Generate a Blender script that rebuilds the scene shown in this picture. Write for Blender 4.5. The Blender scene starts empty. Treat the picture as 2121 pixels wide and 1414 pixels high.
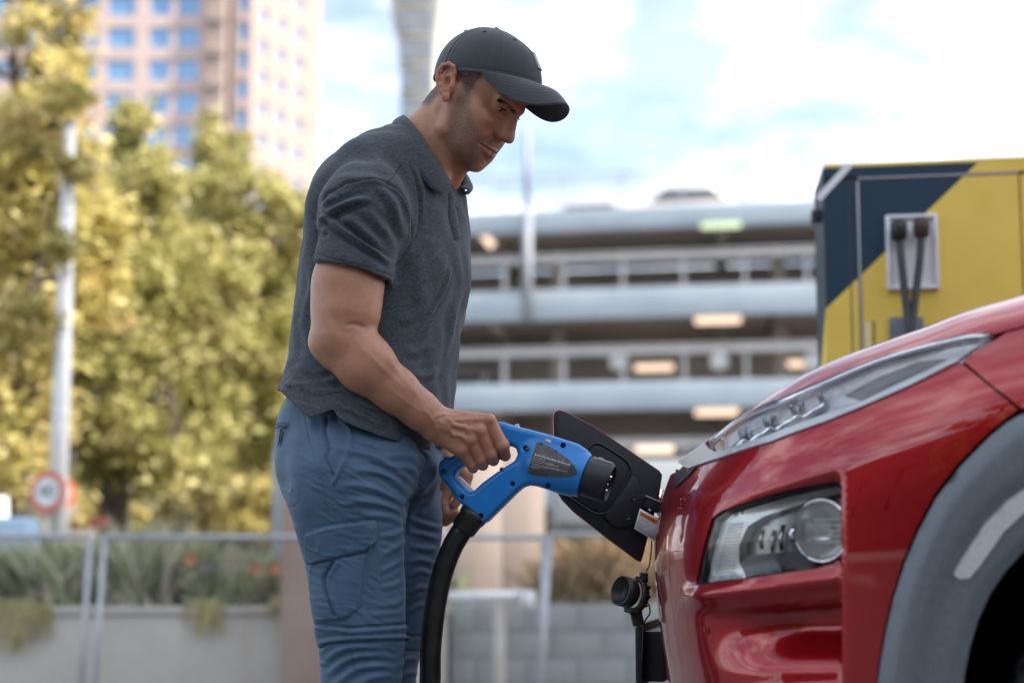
import bpy, bmesh, math, random
import numpy as np
from mathutils import Matrix, Vector
from mathutils.geometry import delaunay_2d_cdt
random.seed(7); RNG = np.random.default_rng(11)
scene = bpy.context.scene
COL = scene.collection

# ------------------------------------------------------------------ camera
FPX = 2651.0; PPX = 1060.5; PPY = 895.0; PITCH = math.radians(5.5); CAMZ = 0.65
cam_data = bpy.data.cameras.new("camera")
cam = bpy.data.objects.new("camera", cam_data); COL.objects.link(cam)
cam.location = (0, 0, CAMZ)
cam.rotation_euler = (math.radians(90) + PITCH, 0, 0)
cam_data.sensor_fit = 'HORIZONTAL'; cam_data.sensor_width = 36.0
cam_data.lens = 36.0 * FPX / 2121.0
cam_data.shift_y = (PPY - 707.0) / 2121.0
cam_data.clip_start = 0.05; cam_data.clip_end = 4000
cam_data.dof.use_dof = True
cam_data.dof.focus_distance = 2.66
cam_data.dof.aperture_fstop = 1.5
cam_data.dof.aperture_blades = 9
scene.camera = cam

# ------------------------------------------------------------------ world and sun
SUN_EL = math.radians(44); SUN_AZ = math.radians(-15)     # sun stands to the right, a little on the camera's side
SUN_DIR = Vector((math.cos(SUN_AZ) * math.cos(SUN_EL), math.sin(SUN_AZ) * math.cos(SUN_EL), math.sin(SUN_EL)))
world = bpy.data.worlds.new("World"); scene.world = world; world.use_nodes = True
nt = world.node_tree; nt.nodes.clear()
def wn(t, **kw):
    n = nt.nodes.new(t)
    for k, v in kw.items(): setattr(n, k, v)
    return n
w_out = wn('ShaderNodeOutputWorld'); w_bg = wn('ShaderNodeBackground')
w_sky = wn('ShaderNodeTexSky', sky_type='NISHITA', sun_disc=False)
w_sky.sun_elevation = SUN_EL; w_sky.sun_rotation = math.radians(90) - SUN_AZ
w_sky.air_density = 1.0; w_sky.dust_density = 1.2; w_sky.ozone_density = 1.0
w_tc = wn('ShaderNodeTexCoord'); w_sep = wn('ShaderNodeSeparateXYZ')
nt.links.new(w_tc.outputs['Generated'], w_sep.inputs[0])
w_add = wn('ShaderNodeMath', operation='ADD'); w_add.inputs[1].default_value = 0.22
w_max = wn('ShaderNodeMath', operation='MAXIMUM'); w_max.inputs[1].default_value = 0.05
nt.links.new(w_sep.outputs['Z'], w_add.inputs[0]); nt.links.new(w_add.outputs[0], w_max.inputs[0])
w_dx = wn('ShaderNodeMath', operation='DIVIDE'); w_dy = wn('ShaderNodeMath', operation='DIVIDE')
nt.links.new(w_sep.outputs['X'], w_dx.inputs[0]); nt.links.new(w_max.outputs[0], w_dx.inputs[1])
nt.links.new(w_sep.outputs['Y'], w_dy.inputs[0]); nt.links.new(w_max.outputs[0], w_dy.inputs[1])
w_cmb = wn('ShaderNodeCombineXYZ'); w_cmb.inputs[2].default_value = 3.7
nt.links.new(w_dx.outputs[0], w_cmb.inputs[0]); nt.links.new(w_dy.outputs[0], w_cmb.inputs[1])
w_n = wn('ShaderNodeTexNoise'); w_n.inputs['Scale'].default_value = 2.6; w_n.inputs['Detail'].default_value = 7
w_n.inputs['Roughness'].default_value = 0.52; w_n.inputs['Distortion'].default_value = 0.25
nt.links.new(w_cmb.outputs[0], w_n.inputs['Vector'])
w_r = wn('ShaderNodeValToRGB'); w_r.color_ramp.elements[0].position = 0.43; w_r.color_ramp.elements[1].position = 0.67
w_r.color_ramp.elements[0].color = (0.16, 0.16, 0.16, 1); w_r.color_ramp.elements[1].color = (1, 1, 1, 1)
nt.links.new(w_n.outputs['Fac'], w_r.inputs[0])
w_mix = wn('ShaderNodeMixRGB'); w_mix.inputs[2].default_value = (10.4, 10.7, 11.1, 1)
w_n2 = wn('ShaderNodeTexNoise'); w_n2.inputs['Scale'].default_value = 5.5; w_n2.inputs['Detail'].default_value = 5; nt.links.new(w_cmb.outputs[0], w_n2.inputs['Vector'])
w_r2 = wn('ShaderNodeValToRGB'); w_r2.color_ramp.elements[0].position = 0.36; w_r2.color_ramp.elements[1].position = 0.58
w_r2.color_ramp.elements[0].color = (4.2, 4.6, 5.2, 1); w_r2.color_ramp.elements[1].color = (10.4, 10.7, 11.1, 1)
nt.links.new(w_n2.outputs['Fac'], w_r2.inputs[0]); nt.links.new(w_r2.outputs[0], w_mix.inputs[2])
nt.links.new(w_r.outputs[0], w_mix.inputs[0]); nt.links.new(w_sky.outputs[0], w_mix.inputs[1])
nt.links.new(w_mix.outputs[0], w_bg.inputs[0]); w_bg.inputs[1].default_value = 0.08
nt.links.new(w_bg.outputs[0], w_out.inputs[0])

sun_data = bpy.data.lights.new("sun", 'SUN'); sun = bpy.data.objects.new("sun", sun_data); COL.objects.link(sun)
sun_data.energy = 3.7; sun_data.angle = math.radians(0.53); sun_data.color = (1.0, 0.93, 0.83)
sun.rotation_euler = SUN_DIR.to_track_quat('Z', 'Y').to_euler(); sun.location = SUN_DIR * 60

scene.view_settings.view_transform = 'Standard'; scene.view_settings.look = 'None'
scene.view_settings.exposure = 1.86; scene.view_settings.gamma = 1.0
scene.view_settings.use_curve_mapping = False

# ------------------------------------------------------------------ projection helpers (measuring only)
_cp, _sp = math.cos(PITCH), math.sin(PITCH)
def at(px, py, Y):
    """world point on the ray of photo pixel (px,py) at depth Y"""
    a = (px - PPX) / FPX; b = (PPY - py) / FPX
    ry = _cp - _sp * b; rz = _sp + _cp * b
    k = Y / ry
    return np.array([a * k, Y, CAMZ + rz * k])
def zat(py, Y): return at(PPX, py, Y)[2]
def project(P):
    d = P - np.array([0, 0, CAMZ])
    y = d[..., 1] * _cp + d[..., 2] * _sp; u = -d[..., 1] * _sp + d[..., 2] * _cp
    return np.stack([PPX + FPX * d[..., 0] / y, PPY - FPX * u / y], -1)

# ------------------------------------------------------------------ materials
def mat(name, base=(0.5, 0.5, 0.5), rough=0.5, metal=0.0, coat=0.0, emit=None, emit_s=0.0, spec=0.5, trans=0.0, ior=1.45, alpha=None, sss=0.0):
    m = bpy.data.materials.new(name); m.use_nodes = True
    b = m.node_tree.nodes['Principled BSDF']
    b.inputs['Base Color'].default_value = (*base, 1); b.inputs['Roughness'].default_value = rough
    b.inputs['Metallic'].default_value = metal; b.inputs['Coat Weight'].default_value = coat
    b.inputs['Coat Roughness'].default_value = 0.03
    b.inputs['Specular IOR Level'].default_value = spec; b.inputs['IOR'].default_value = ior
    b.inputs['Transmission Weight'].default_value = trans
    if sss:
        b.inputs['Subsurface Weight'].default_value = sss
        b.inputs['Subsurface Radius'].default_value = (0.012, 0.005, 0.003); b.inputs['Subsurface Scale'].default_value = 0.6
    if emit: b.inputs['Emission Color'].default_value = (*emit, 1); b.inputs['Emission Strength'].default_value = emit_s
    return m
class N:
    """tiny node helper bound to one material"""
    def __init__(s, m): s.m = m; s.t = m.node_tree; s.b = s.t.nodes['Principled BSDF']
    def new(s, t, **kw):
        n = s.t.nodes.new(t)
        for k, v in kw.items(): setattr(n, k, v)
        return n
    def link(s, a, b): s.t.links.new(a, b)
    def coord(s, scale=(1, 1, 1), rot=(0, 0, 0), kind='Object'):
        tc = s.new('ShaderNodeTexCoord'); mp = s.new('ShaderNodeMapping')
        mp.inputs['Scale'].default_value = scale; mp.inputs['Rotation'].default_value = rot
        s.link(tc.outputs[kind], mp.inputs['Vector']); return mp.outputs[0]
    def noise(s, vec, scale, detail=3, rough=0.5, dist=0.0):
        n = s.new('ShaderNodeTexNoise'); n.inputs['Scale'].default_value = scale; n.inputs['Detail'].default_value = detail
        n.inputs['Roughness'].default_value = rough; n.inputs['Distortion'].default_value = dist
        s.link(vec, n.inputs['Vector']); return n.outputs['Fac']
    def voronoi(s, vec, scale, feature='F1'):
        n = s.new('ShaderNodeTexVoronoi', feature=feature); n.inputs['Scale'].default_value = scale
        s.link(vec, n.inputs['Vector']); return n.outputs['Distance']
    def ramp(s, fac, stops):
        r = s.new('ShaderNodeValToRGB'); e = r.color_ramp.elements
        while len(e) < len(stops): e.new(0.5)
        for k, (p, c) in zip(e, stops):
            k.position = p; k.color = (*c, 1) if len(c) == 3 else c
        s.link(fac, r.inputs[0]); return r.outputs[0]
    def math(s, op, a, b=None):
        n = s.new('ShaderNodeMath', operation=op)
        for i, v in enumerate((a, b)):
            if v is None: continue
            if isinstance(v, (int, float)): n.inputs[i].default_value = v
            else: s.link(v, n.inputs[i])
        return n.outputs[0]
    def mix(s, fac, a, b, mode='MIX'):
        n = s.new('ShaderNodeMixRGB', blend_type=mode)
        for i, v in enumerate((fac, a, b)):
            if isinstance(v, (int, float)): n.inputs[i].default_value = v
            elif isinstance(v, tuple): n.inputs[i].default_value = (*v, 1)
            else: s.link(v, n.inputs[i])
        return n.outputs[0]
    def attr(s, name):
        n = s.new('ShaderNodeAttribute'); n.attribute_name = name; return n.outputs['Fac']
    def bump(s, h, strength=0.3, dist=0.002, prev=None):
        n = s.new('ShaderNodeBump'); n.inputs['Strength'].default_value = strength; n.inputs['Distance'].default_value = dist
        s.link(h, n.inputs['Height'])
        if prev is not None: s.link(prev, n.inputs['Normal'])
        return n.outputs[0]
    def base(s, c): s.link(c, s.b.inputs['Base Color'])
    def rough(s, c): s.link(c, s.b.inputs['Roughness'])
    def normal(s, c): s.link(c, s.b.inputs['Normal'])
def noisy(name, c1, c2, scale, rough=0.7, bump=0.0, bdist=0.01, detail=4, stretch=(1, 1, 1), metal=0.0, lo=0.35, hi=0.65):
    m = mat(name, c1, rough, metal); n = N(m); v = n.coord(stretch)
    f = n.noise(v, scale, detail); n.base(n.ramp(f, [(lo, c1), (hi, c2)]))
    if bump: n.normal(n.bump(n.noise(v, scale * 6, 3), bump, bdist))
    return m

# ------------------------------------------------------------------ object helpers
def settag(o, label=None, cat=None, group=None, kind=None):
    if label: o['label'] = label
    if cat: o['category'] = cat
    if group: o['group'] = group
    if kind: o['kind'] = kind
    return o
def thing(name, label, cat, loc=(0, 0, 0), group=None):
    o = bpy.data.objects.new(name, None); COL.objects.link(o); o.empty_display_size = 0.1
    o.location = tuple(float(v) for v in loc)
    return settag(o, label, cat, group)
def adopt(o, parent):
    o.parent = parent
    if parent.type == 'EMPTY': o.matrix_parent_inverse = Matrix.Translation(-Vector(parent.location))
    return o
def mesh(name, V, F, m, parent=None, smooth=False, attrs=None, fattrs=None, loc=None):
    me = bpy.data.meshes.new(name)
    V = np.asarray(V, np.float32).reshape(-1, 3)
    if isinstance(F, np.ndarray):
        nf, k = F.shape
        me.vertices.add(len(V)); me.vertices.foreach_set('co', V.ravel())
        me.loops.add(nf * k); me.loops.foreach_set('vertex_index', F.astype(np.int32).ravel())
        me.polygons.add(nf); me.polygons.foreach_set('loop_start', np.arange(0, nf * k, k, dtype=np.int32))
        me.update(calc_edges=True)
    else:
        me.from_pydata(V.tolist(), [], [tuple(int(i) for i in f) for f in F]); me.update()
    if smooth: me.polygons.foreach_set('use_smooth', np.ones(len(me.polygons), bool))
    for dom, dd in (('POINT', attrs), ('FACE', fattrs)):
        for k, v in (dd or {}).items():
            a = me.attributes.new(k, 'FLOAT', dom); a.data.foreach_set('value', np.asarray(v, np.float32))
    for mm in (m if isinstance(m, (list, tuple)) else [m]): me.materials.append(mm)
    o = bpy.data.objects.new(name, me); COL.objects.link(o)
    if loc is not None: o.location = tuple(float(v) for v in loc)
    if parent is not None: adopt(o, parent)
    return o
class MB:
    """collects simple solids; build() links them as ONE mesh object"""
    def __init__(s): s.V = []; s.F = []; s.n = 0
    def add(s, V, F):
        V = np.asarray(V, float).reshape(-1, 3); s.V.append(V)
        s.F += [tuple(int(i) + s.n for i in f) for f in F]; s.n += len(V); return s
    def box(s, c, size, ax=None):
        c = np.asarray(c, float); h = np.asarray(size, float) / 2
        ax = np.eye(3) if ax is None else np.asarray(ax, float)
        V = [c + ax[0] * h[0] * i + ax[1] * h[1] * j + ax[2] * h[2] * k for k in (-1, 1) for j in (-1, 1) for i in (-1, 1)]
        return s.add(V, [(0, 2, 3, 1), (4, 5, 7, 6), (0, 1, 5, 4), (2, 6, 7, 3), (0, 4, 6, 2), (1, 3, 7, 5)])
    def tube(s, pts, r, n=12, cap=True):
        V, F = tube_geo(pts, r, n, cap); return s.add(V, F)
    def prism(s, poly, nrm, th):
        """extrude a planar polygon (3-D points, counter-clockwise seen against nrm) by th along -nrm"""
        P = np.asarray(poly, float); k = len(P); Q = P - np.asarray(nrm, float) * th
        F = [tuple(range(k)), tuple(range(2 * k - 1, k - 1, -1))] + [(i, i + k, (i + 1) % k + k, (i + 1) % k) for i in range(k)]
        return s.add(np.vstack([P, Q]), F)
    def build(s, name, m, parent=None, smooth=False, loc=None, bevel=0.0, seg=2):
        V = np.vstack(s.V)
        o = mesh(name, V, s.F, m, parent, smooth, loc=loc)
        bm = bmesh.new(); bm.from_mesh(o.data); bmesh.ops.recalc_face_normals(bm, faces=bm.faces)
        if bevel:
            ed = [e for e in bm.edges if len(e.link_faces) == 2 and e.calc_face_angle(0) > 0.5]
            bmesh.ops.bevel(bm, geom=ed, offset=bevel, segments=seg, profile=0.6, affect='EDGES', clamp_overlap=True)
        bm.to_mesh(o.data); bm.free()
        if bevel or smooth == 'auto':
            o.data.polygons.foreach_set('use_smooth', np.ones(len(o.data.polygons), bool))
            try: o.data.set_sharp_from_angle(angle=math.radians(40))
            except Exception: pass
        return o
def frame_of(d):
    d = np.asarray(d, float); d = d / np.linalg.norm(d)
    u = np.cross(d, (0, 0, 1.0)) if abs(d[2]) < 0.95 else np.cross(d, (1.0, 0, 0))
    u /= np.linalg.norm(u); return u, np.cross(d, u), d
def tube_geo(pts, r, n=12, cap=True):
    P = np.asarray(pts, float); k = len(P); r = np.broadcast_to(np.asarray(r, float), (k,))
    T = np.gradient(P, axis=0); u, v, _ = frame_of(T[0]); V = []
    for i in range(k):
        t = T[i] / np.linalg.norm(T[i]); u = u - t * (u @ t); u /= np.linalg.norm(u); v = np.cross(t, u)
        a = np.linspace(0, 2 * np.pi, n, endpoint=False)
        V.append(P[i] + r[i] * (np.cos(a)[:, None] * u + np.sin(a)[:, None] * v))
    F = [(i * n + j, i * n + (j + 1) % n, (i + 1) * n + (j + 1) % n, (i + 1) * n + j) for i in range(k - 1) for j in range(n)]
    if cap: F += [tuple(range(n - 1, -1, -1)), tuple(range((k - 1) * n, k * n))]
    return np.vstack(V), F
def spline(pts, n):
    """Catmull-Rom through pts, n samples, arc-length-ish"""
    P = np.asarray(pts, float); k = len(P)
    Q = np.vstack([2 * P[0] - P[1], P, 2 * P[-1] - P[-2]])
    L = np.r_[0, np.cumsum(np.linalg.norm(np.diff(P, axis=0), axis=1))]
    s = np.linspace(0, L[-1], n); i = np.clip(np.searchsorted(L, s, 'right') - 1, 0, k - 2)
    t = ((s - L[i]) / (L[i + 1] - L[i]))[:, None]
    a, b, c, d = Q[i], Q[i + 1], Q[i + 2], Q[i + 3]
    return 0.5 * (2 * b + (c - a) * t + (2 * a - 5 * b + 4 * c - d) * t ** 2 + (3 * b - a - 3 * c + d) * t ** 3)
def lathe(prof, n=24):
    """profile [(r,z)] about z"""
    V = [(r * math.cos(2 * math.pi * j / n), r * math.sin(2 * math.pi * j / n), z) for r, z in prof for j in range(n)]
    k = len(prof)
    F = [(i * n + j, i * n + (j + 1) % n, (i + 1) * n + (j + 1) % n, (i + 1) * n + j) for i in range(k - 1) for j in range(n)]
    F += [tuple(range(n - 1, -1, -1)), tuple(range((k - 1) * n, k * n))]
    return np.array(V), F
def dup(o, loc, rotz=None, label=None, group=None):
    c = o.copy(); COL.objects.link(c); c.location = tuple(float(v) for v in loc)
    if rotz is not None: c.rotation_euler = (0, 0, rotz)
    if label: c['label'] = label
    if group: c['group'] = group
    for ch in o.children:
        d = ch.copy(); COL.objects.link(d); d.parent = c; d.matrix_parent_inverse = ch.matrix_parent_inverse.copy()
        for g in ch.children:
            e = g.copy(); COL.objects.link(e); e.parent = d; e.matrix_parent_inverse = g.matrix_parent_inverse.copy()
    return c
def copy_part(o, loc, parent=None):
    c = o.copy(); COL.objects.link(c); c.location = tuple(float(v) for v in loc)
    if parent is not None: c.parent = parent
    return c

# ------------------------------------------------------------------ signed-distance modelling
def smin(a, b, k):
    if k <= 0: return np.minimum(a, b)
    h = np.clip(0.5 + 0.5 * (b - a) / k, 0, 1)
    return b + (a - b) * h - k * h * (1 - h)
def smax(a, b, k): return -smin(-a, -b, k)
def rcone(a, b, ra, rb):
    a = np.asarray(a, float); b = np.asarray(b, float); ab = b - a; L2 = ab @ ab + 1e-12
    def f(P):
        t = np.clip(((P - a) @ ab) / L2, 0, 1)
        return np.linalg.norm(P - a - t[:, None] * ab, axis=1) - (ra + (rb - ra) * t)
    m = max(ra, rb); return f, np.minimum(a, b) - m, np.maximum(a, b) + m
def ell(c, r, ax=None):
    c = np.asarray(c, float); r = np.asarray(r, float); ax = np.eye(3) if ax is None else np.asarray(ax, float)
    def f(P):
        q = (P - c) @ ax.T; k0 = np.linalg.norm(q / r, axis=1); k1 = np.linalg.norm(q / (r * r), axis=1)
        return k0 * (k0 - 1) / np.maximum(k1, 1e-9)
    R = np.abs(ax.T) @ r
    return f, c - R, c + R
class SDF:
    def __init__(s): s.ops = []
    def add(s, prim, k=0.01): s.ops.append(('u', prim[0], prim[1], prim[2], k)); return s
    def sub(s, prim, k=0.004): s.ops.append(('s', prim[0], prim[1], prim[2], k)); return s
    def cut(s, f, k=0.003): s.ops.append(('i', f, None, None, k)); return s       # intersect with f<0 everywhere
    def chain(s, pts, rads, k=0.01):
        for i in range(len(pts) - 1): s.add(rcone(pts[i], pts[i + 1], rads[i], rads[i + 1]), k)
        return s
    def __call__(s, P, lo=None, hi=None):
        D = np.full(len(P), 1.0)
        for op, f, a, b, k in s.ops:
            if a is not None and lo is not None:
                m = k + 0.012
                if np.any(a - m > hi) or np.any(b + m < lo): continue
            d = f(P)
            if op == 'u': D = smin(D, d, k)
            elif op == 's': D = smax(D, -d, k)
            else: D = smax(D, d, k)
        return D
    def bounds(s):
        A = [o for o in s.ops if o[0] == 'u']
        return np.min([o[2] for o in A], 0) - 0.02, np.max([o[3] for o in A], 0) + 0.02
def sdf_mesh(sdf, h, B=20, xf=None, lo=None, hi=None, pad=0.0):
    """block-sparse surface nets -> (V, F quads)"""
    if lo is None: lo, hi = sdf.bounds()
    lo = np.asarray(lo, float); hi = np.asarray(hi, float)
    nb = np.ceil((hi - lo) / (h * B)).astype(int)
    NX, NY, NZ = nb * B + 4
    g = np.arange(B + 2)
    GI = np.stack(np.meshgrid(g, g, g, indexing='ij'), -1).reshape(-1, 3)
    ids, pos, quads = [], [], []
    diag = h * B * 0.87 * 1.35 + 0.01
    ctr = (np.stack(np.meshgrid(*[np.arange(k) for k in nb], indexing='ij'), -1).reshape(-1, 3))
    cpos = lo + (ctr + 0.5) * B * h
    # quick cull on block centres, evaluated per block with local primitives
    for bi, cp in zip(ctr, cpos):
        blo = cp - h * B * 0.5 - h; bhi = cp + h * B * 0.5 + 2 * h
        dc = sdf(cp[None], blo, bhi)[0]
        if abs(dc) > diag: continue
        o = bi * B
        P = lo + (GI + o) * h
        D = sdf(P, blo, bhi).reshape(B + 2, B + 2, B + 2)
        S = D < 0
        if S.all() or not S.any(): continue
        c = B + 1
        cnt = np.zeros((c, c, c), int)
        corners = [(i, j, k) for i in (0, 1) for j in (0, 1) for k in (0, 1)]
        for i, j, k in corners: cnt += S[i:i + c, j:j + c, k:k + c]
        act = (cnt > 0) & (cnt < 8)
        own = act.copy(); own[-1] = False; own[:, -1] = False; own[:, :, -1] = False
        I = np.argwhere(own)
        if len(I):
            acc = np.zeros((len(I), 3)); n = np.zeros(len(I))
            for a in range(3):
                for u in (0, 1):
                    for v in (0, 1):
                        off = [0, 0, 0]; b1, b2 = [x for x in range(3) if x != a]; off[b1] = u; off[b2] = v
                        A = I + off; off2 = off.copy(); off2[a] = 1; C = I + off2
                        da = D[A[:, 0], A[:, 1], A[:, 2]]; db = D[C[:, 0], C[:, 1], C[:, 2]]
                        cr = (da < 0) != (db < 0)
                        t = np.where(cr, da / np.where(cr, da - db, 1), 0)
                        p = np.tile(np.array(off, float), (len(I), 1)); p[:, a] = t
                        acc += p * cr[:, None]; n += cr
            pos.append(lo + (I + o + acc / n[:, None]) * h)
            G = I + o; ids.append((G[:, 0].astype(np.int64) * NY + G[:, 1]) * NZ + G[:, 2])
        # quads owned: edges starting at points 1..B (so the 4 neighbour cells have indices >= 0)
        for a in range(3):
            b1, b2 = (a + 1) % 3, (a + 2) % 3
            sl0 = [slice(1, B + 1)] * 3; sl1 = [slice(1, B + 1)] * 3
            sl1[a] = slice(2, B + 2)
            s0 = S[tuple(sl0)]; s1 = S[tuple(sl1)]
            E = np.argwhere(s0 != s1)
            if not len(E): continue
            flip = s0[E[:, 0], E[:, 1], E[:, 2]]
            E = E + 1 + o
            def cid(d1, d2):
                Q = E.copy(); Q[:, b1] += d1; Q[:, b2] += d2
                return (Q[:, 0].astype(np.int64) * NY + Q[:, 1]) * NZ + Q[:, 2]
            q = np.stack([cid(-1, -1), cid(0, -1), cid(0, 0), cid(-1, 0)], 1)
            q[~flip] = q[~flip][:, ::-1]
            quads.append(q)
    ids = np.concatenate(ids); pos = np.vstack(pos); quads = np.vstack(quads)
    order = np.argsort(ids); sid = ids[order]
    j = np.searchsorted(sid, quads); j = np.clip(j, 0, len(sid) - 1)
    ok = (sid[j] == quads).all(1)
    F = order[j[ok]]
    return pos, F
def vnormals(V, F):
    n = np.cross(V[F[:, 2]] - V[F[:, 0]], V[F[:, 3]] - V[F[:, 1]]) if F.shape[1] == 4 else np.cross(V[F[:, 1]] - V[F[:, 0]], V[F[:, 2]] - V[F[:, 0]])
    N_ = np.zeros_like(V)
    for k in range(F.shape[1]): np.add.at(N_, F[:, k], n)
    return N_ / np.maximum(np.linalg.norm(N_, axis=1, keepdims=True), 1e-12)
def relax(V, F, it=1, lam=0.5):
    for _ in range(it):
        A = np.zeros_like(V); c = np.zeros(len(V))
        for k in range(4):
            np.add.at(A, F[:, k], V[F[:, (k + 1) % 4]] + V[F[:, (k - 1) % 4]]); np.add.at(c, F[:, k], 2)
        V = V + lam * (A / np.maximum(c, 1)[:, None] - V)
    return V
def biggest(V, F):
    """keep the largest connected surface"""
    lab = np.arange(len(V))
    while True:
        m = lab[F].min(1); new = lab.copy()
        for k in range(4): np.minimum.at(new, F[:, k], m)
        new = new[new]; new = new[new]
        if (new == lab).all(): break
        lab = new
    u, c = np.unique(lab, return_counts=True); keep = lab == u[np.argmax(c)]
    idx = np.cumsum(keep) - 1; Fk = F[keep[F].all(1)]; return V[keep], idx[Fk]
def raycast(sdf, px, py, y0=1.9, y1=3.2):
    """first hit of the photo pixel's ray with an sdf, marching in depth"""
    ys = np.linspace(y0, y1, 700); P = np.array([at(px, py, y) for y in ys]); D = sdf(P)
    i = np.argmax(D < 0)
    if not (D < 0).any(): i = int(np.argmin(D))
    return P[i]
def polydist(Q, poly):
    """distance of 2-D points to an open polyline, plus parameter 0..1 along it"""
    P = np.asarray(poly, float); best = np.full(len(Q), 1e9); par = np.zeros(len(Q)); k = len(P) - 1
    for i in range(k):
        a, b = P[i], P[i + 1]; ab = b - a
        t = np.clip(((Q - a) @ ab) / (ab @ ab + 1e-9), 0, 1); d = np.linalg.norm(Q - a - t[:, None] * ab, axis=1)
        m = d < best; best[m] = d[m]; par[m] = (i + t[m]) / k
    return best, par
def inpoly(Q, poly):
    P = np.asarray(poly, float); r = np.zeros(len(Q), bool); k = len(P)
    for i in range(k):
        (x0, y0), (x1, y1) = P[i], P[(i + 1) % k]
        c = ((y0 > Q[:, 1]) != (y1 > Q[:, 1])) & (Q[:, 0] < (x1 - x0) * (Q[:, 1] - y0) / (y1 - y0 + 1e-12) + x0)
        r ^= c
    return r
def polysd(Q, poly):
    """signed distance (negative inside) to a closed polygon"""
    P = np.asarray(poly, float); d, _ = polydist(Q, np.vstack([P, P[:1]])); return np.where(inpoly(Q, P), -d, d)
def smooth01(x): x = np.clip(x, 0, 1); return x * x * (3 - 2 * x)
# ================================================================== SETTING
M_ASPH = noisy('pale_ground', (0.15, 0.146, 0.138), (0.20, 0.195, 0.185), 30, 0.85, 0.4, 0.004)
M_CONC = noisy('concrete', (0.27, 0.265, 0.25), (0.38, 0.37, 0.35), 3, 0.85, 0.2, 0.004)
# ground: charging lot level, sloping down to the street beyond
def ground_z(x, y): return -1.0 * smooth01((y - 4.9) / 1.6)
xs = np.unique(np.r_[np.linspace(-900, -40, 8), np.linspace(-40, 40, 41), np.linspace(40, 900, 8)])
ys = np.unique(np.r_[np.linspace(-900, -30, 8), np.linspace(-30, 4.5, 20), np.linspace(4.5, 7, 14), np.linspace(7, 80, 30), np.linspace(80, 1500, 8)])
XX, YY = np.meshgrid(xs, ys, indexing='ij')
V = np.stack([XX, YY, ground_z(XX, YY)], -1).reshape(-1, 3); ny = len(ys)
F = np.array([(i * ny + j, (i + 1) * ny + j, (i + 1) * ny + j + 1, i * ny + j + 1) for i in range(len(xs) - 1) for j in range(ny - 1)])
settag(mesh('ground', V, F, M_ASPH), kind='structure')
# painted bay lines on the lot
mp = mat('bay_paint', (0.7, 0.7, 0.68), 0.7)
lb = MB()
lb.box((2.2, 3.95, 0.004), (5.0, 0.1, 0.002)); lb.box((2.2, 1.15, 0.004), (5.0, 0.1, 0.002))
settag(lb.build('bay_marking', mp), kind='structure')

# planter wall and its bed
WALL_Y = 10.0; WALL_Z = float(zat(1255, WALL_Y))
m = mat('wall_concrete', (0.42, 0.41, 0.39), 0.85); n = N(m); v = n.coord()
f1 = n.noise(v, 1.2, 5); st = n.noise(n.coord((2.2, 1, 0.25)), 1.4, 4)
c = n.ramp(f1, [(0.3, (0.47, 0.435, 0.385)), (0.7, (0.58, 0.545, 0.49))])
c = n.mix(n.math('MULTIPLY', n.ramp(st, [(0.52, (0, 0, 0)), (0.72, (1, 1, 1))]), 0.45), c, (0.42, 0.31, 0.25)); n.base(c)
n.normal(n.bump(n.noise(v, 60, 3), 0.2, 0.004)); M_WALL = m
wall = thing('planter_wall', 'long low pale concrete retaining wall of the flower bed behind the wire fence', 'wall', (-3.5, WALL_Y, -1))
xL = -9.0; xe = at(925, 1300, WALL_Y)[0]
k = 0; x = xL
while x < xe - 0.1:
    w = min(1.9, xe - x)
    MB().box((x + w / 2, WALL_Y + 0.12, (WALL_Z - 0.06 - 1) / 2), (w - 0.012, 0.24, WALL_Z - 0.06 + 1)).build('panel', M_WALL, wall, bevel=0.012); x += w
MB().box(((xL + xe) / 2, WALL_Y + 0.12, WALL_Z - 0.03), (xe - xL, 0.3, 0.055)).build('coping', M_WALL, wall, bevel=0.01)
M_WALL2 = noisy('grey_block_wall', (0.28, 0.29, 0.285), (0.33, 0.34, 0.335), 2.2, 0.9, 0.3, 0.006)
wall2 = thing('block_wall', 'darker grey block wall to the right of the pale planter wall', 'wall', (2, WALL_Y + 0.3, -1))
x2e = 6.4; zt2 = float(zat(1250, WALL_Y + 0.3)); hh = (zt2 + 1) / 6
blk = None
for r in range(6):
    xx = xe + 0.02 + (-0.2 if r % 2 else 0.0)
    while xx < x2e:
        a, b = max(xx, xe + 0.02), min(xx + 0.4, x2e)
        if b - a > 0.02:
            cx = (a + b) / 2
            if blk is None or abs((b - a) - 0.4) > 1e-6:
                o = MB().box((0, 0, 0), (b - a - 0.008, 0.2, hh - 0.008)).build('block', M_WALL2, wall2, bevel=0.006)
                o.location = (cx, WALL_Y + 0.3, -1 + hh * (r + 0.5))
                if abs((b - a) - 0.4) <= 1e-6: blk = o
            else: copy_part(blk, (cx, WALL_Y + 0.3, -1 + hh * (r + 0.5)))
        xx += 0.4
MB().box(((xe + x2e) / 2 + 0.01, WALL_Y + 0.31, -0.4), (x2e - xe - 0.02, 0.185, 1.2)).build('mortar', M_WALL2, wall2)
bedV = MB().box((-2.0, WALL_Y + 9.2, WALL_Z - 0.65), (24, 17.8, 1.1))
settag(bedV.build('flower_bed_soil', noisy('soil', (0.05, 0.04, 0.03), (0.10, 0.085, 0.06), 6, 0.95, 0.6, 0.02)), kind='structure')

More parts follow.
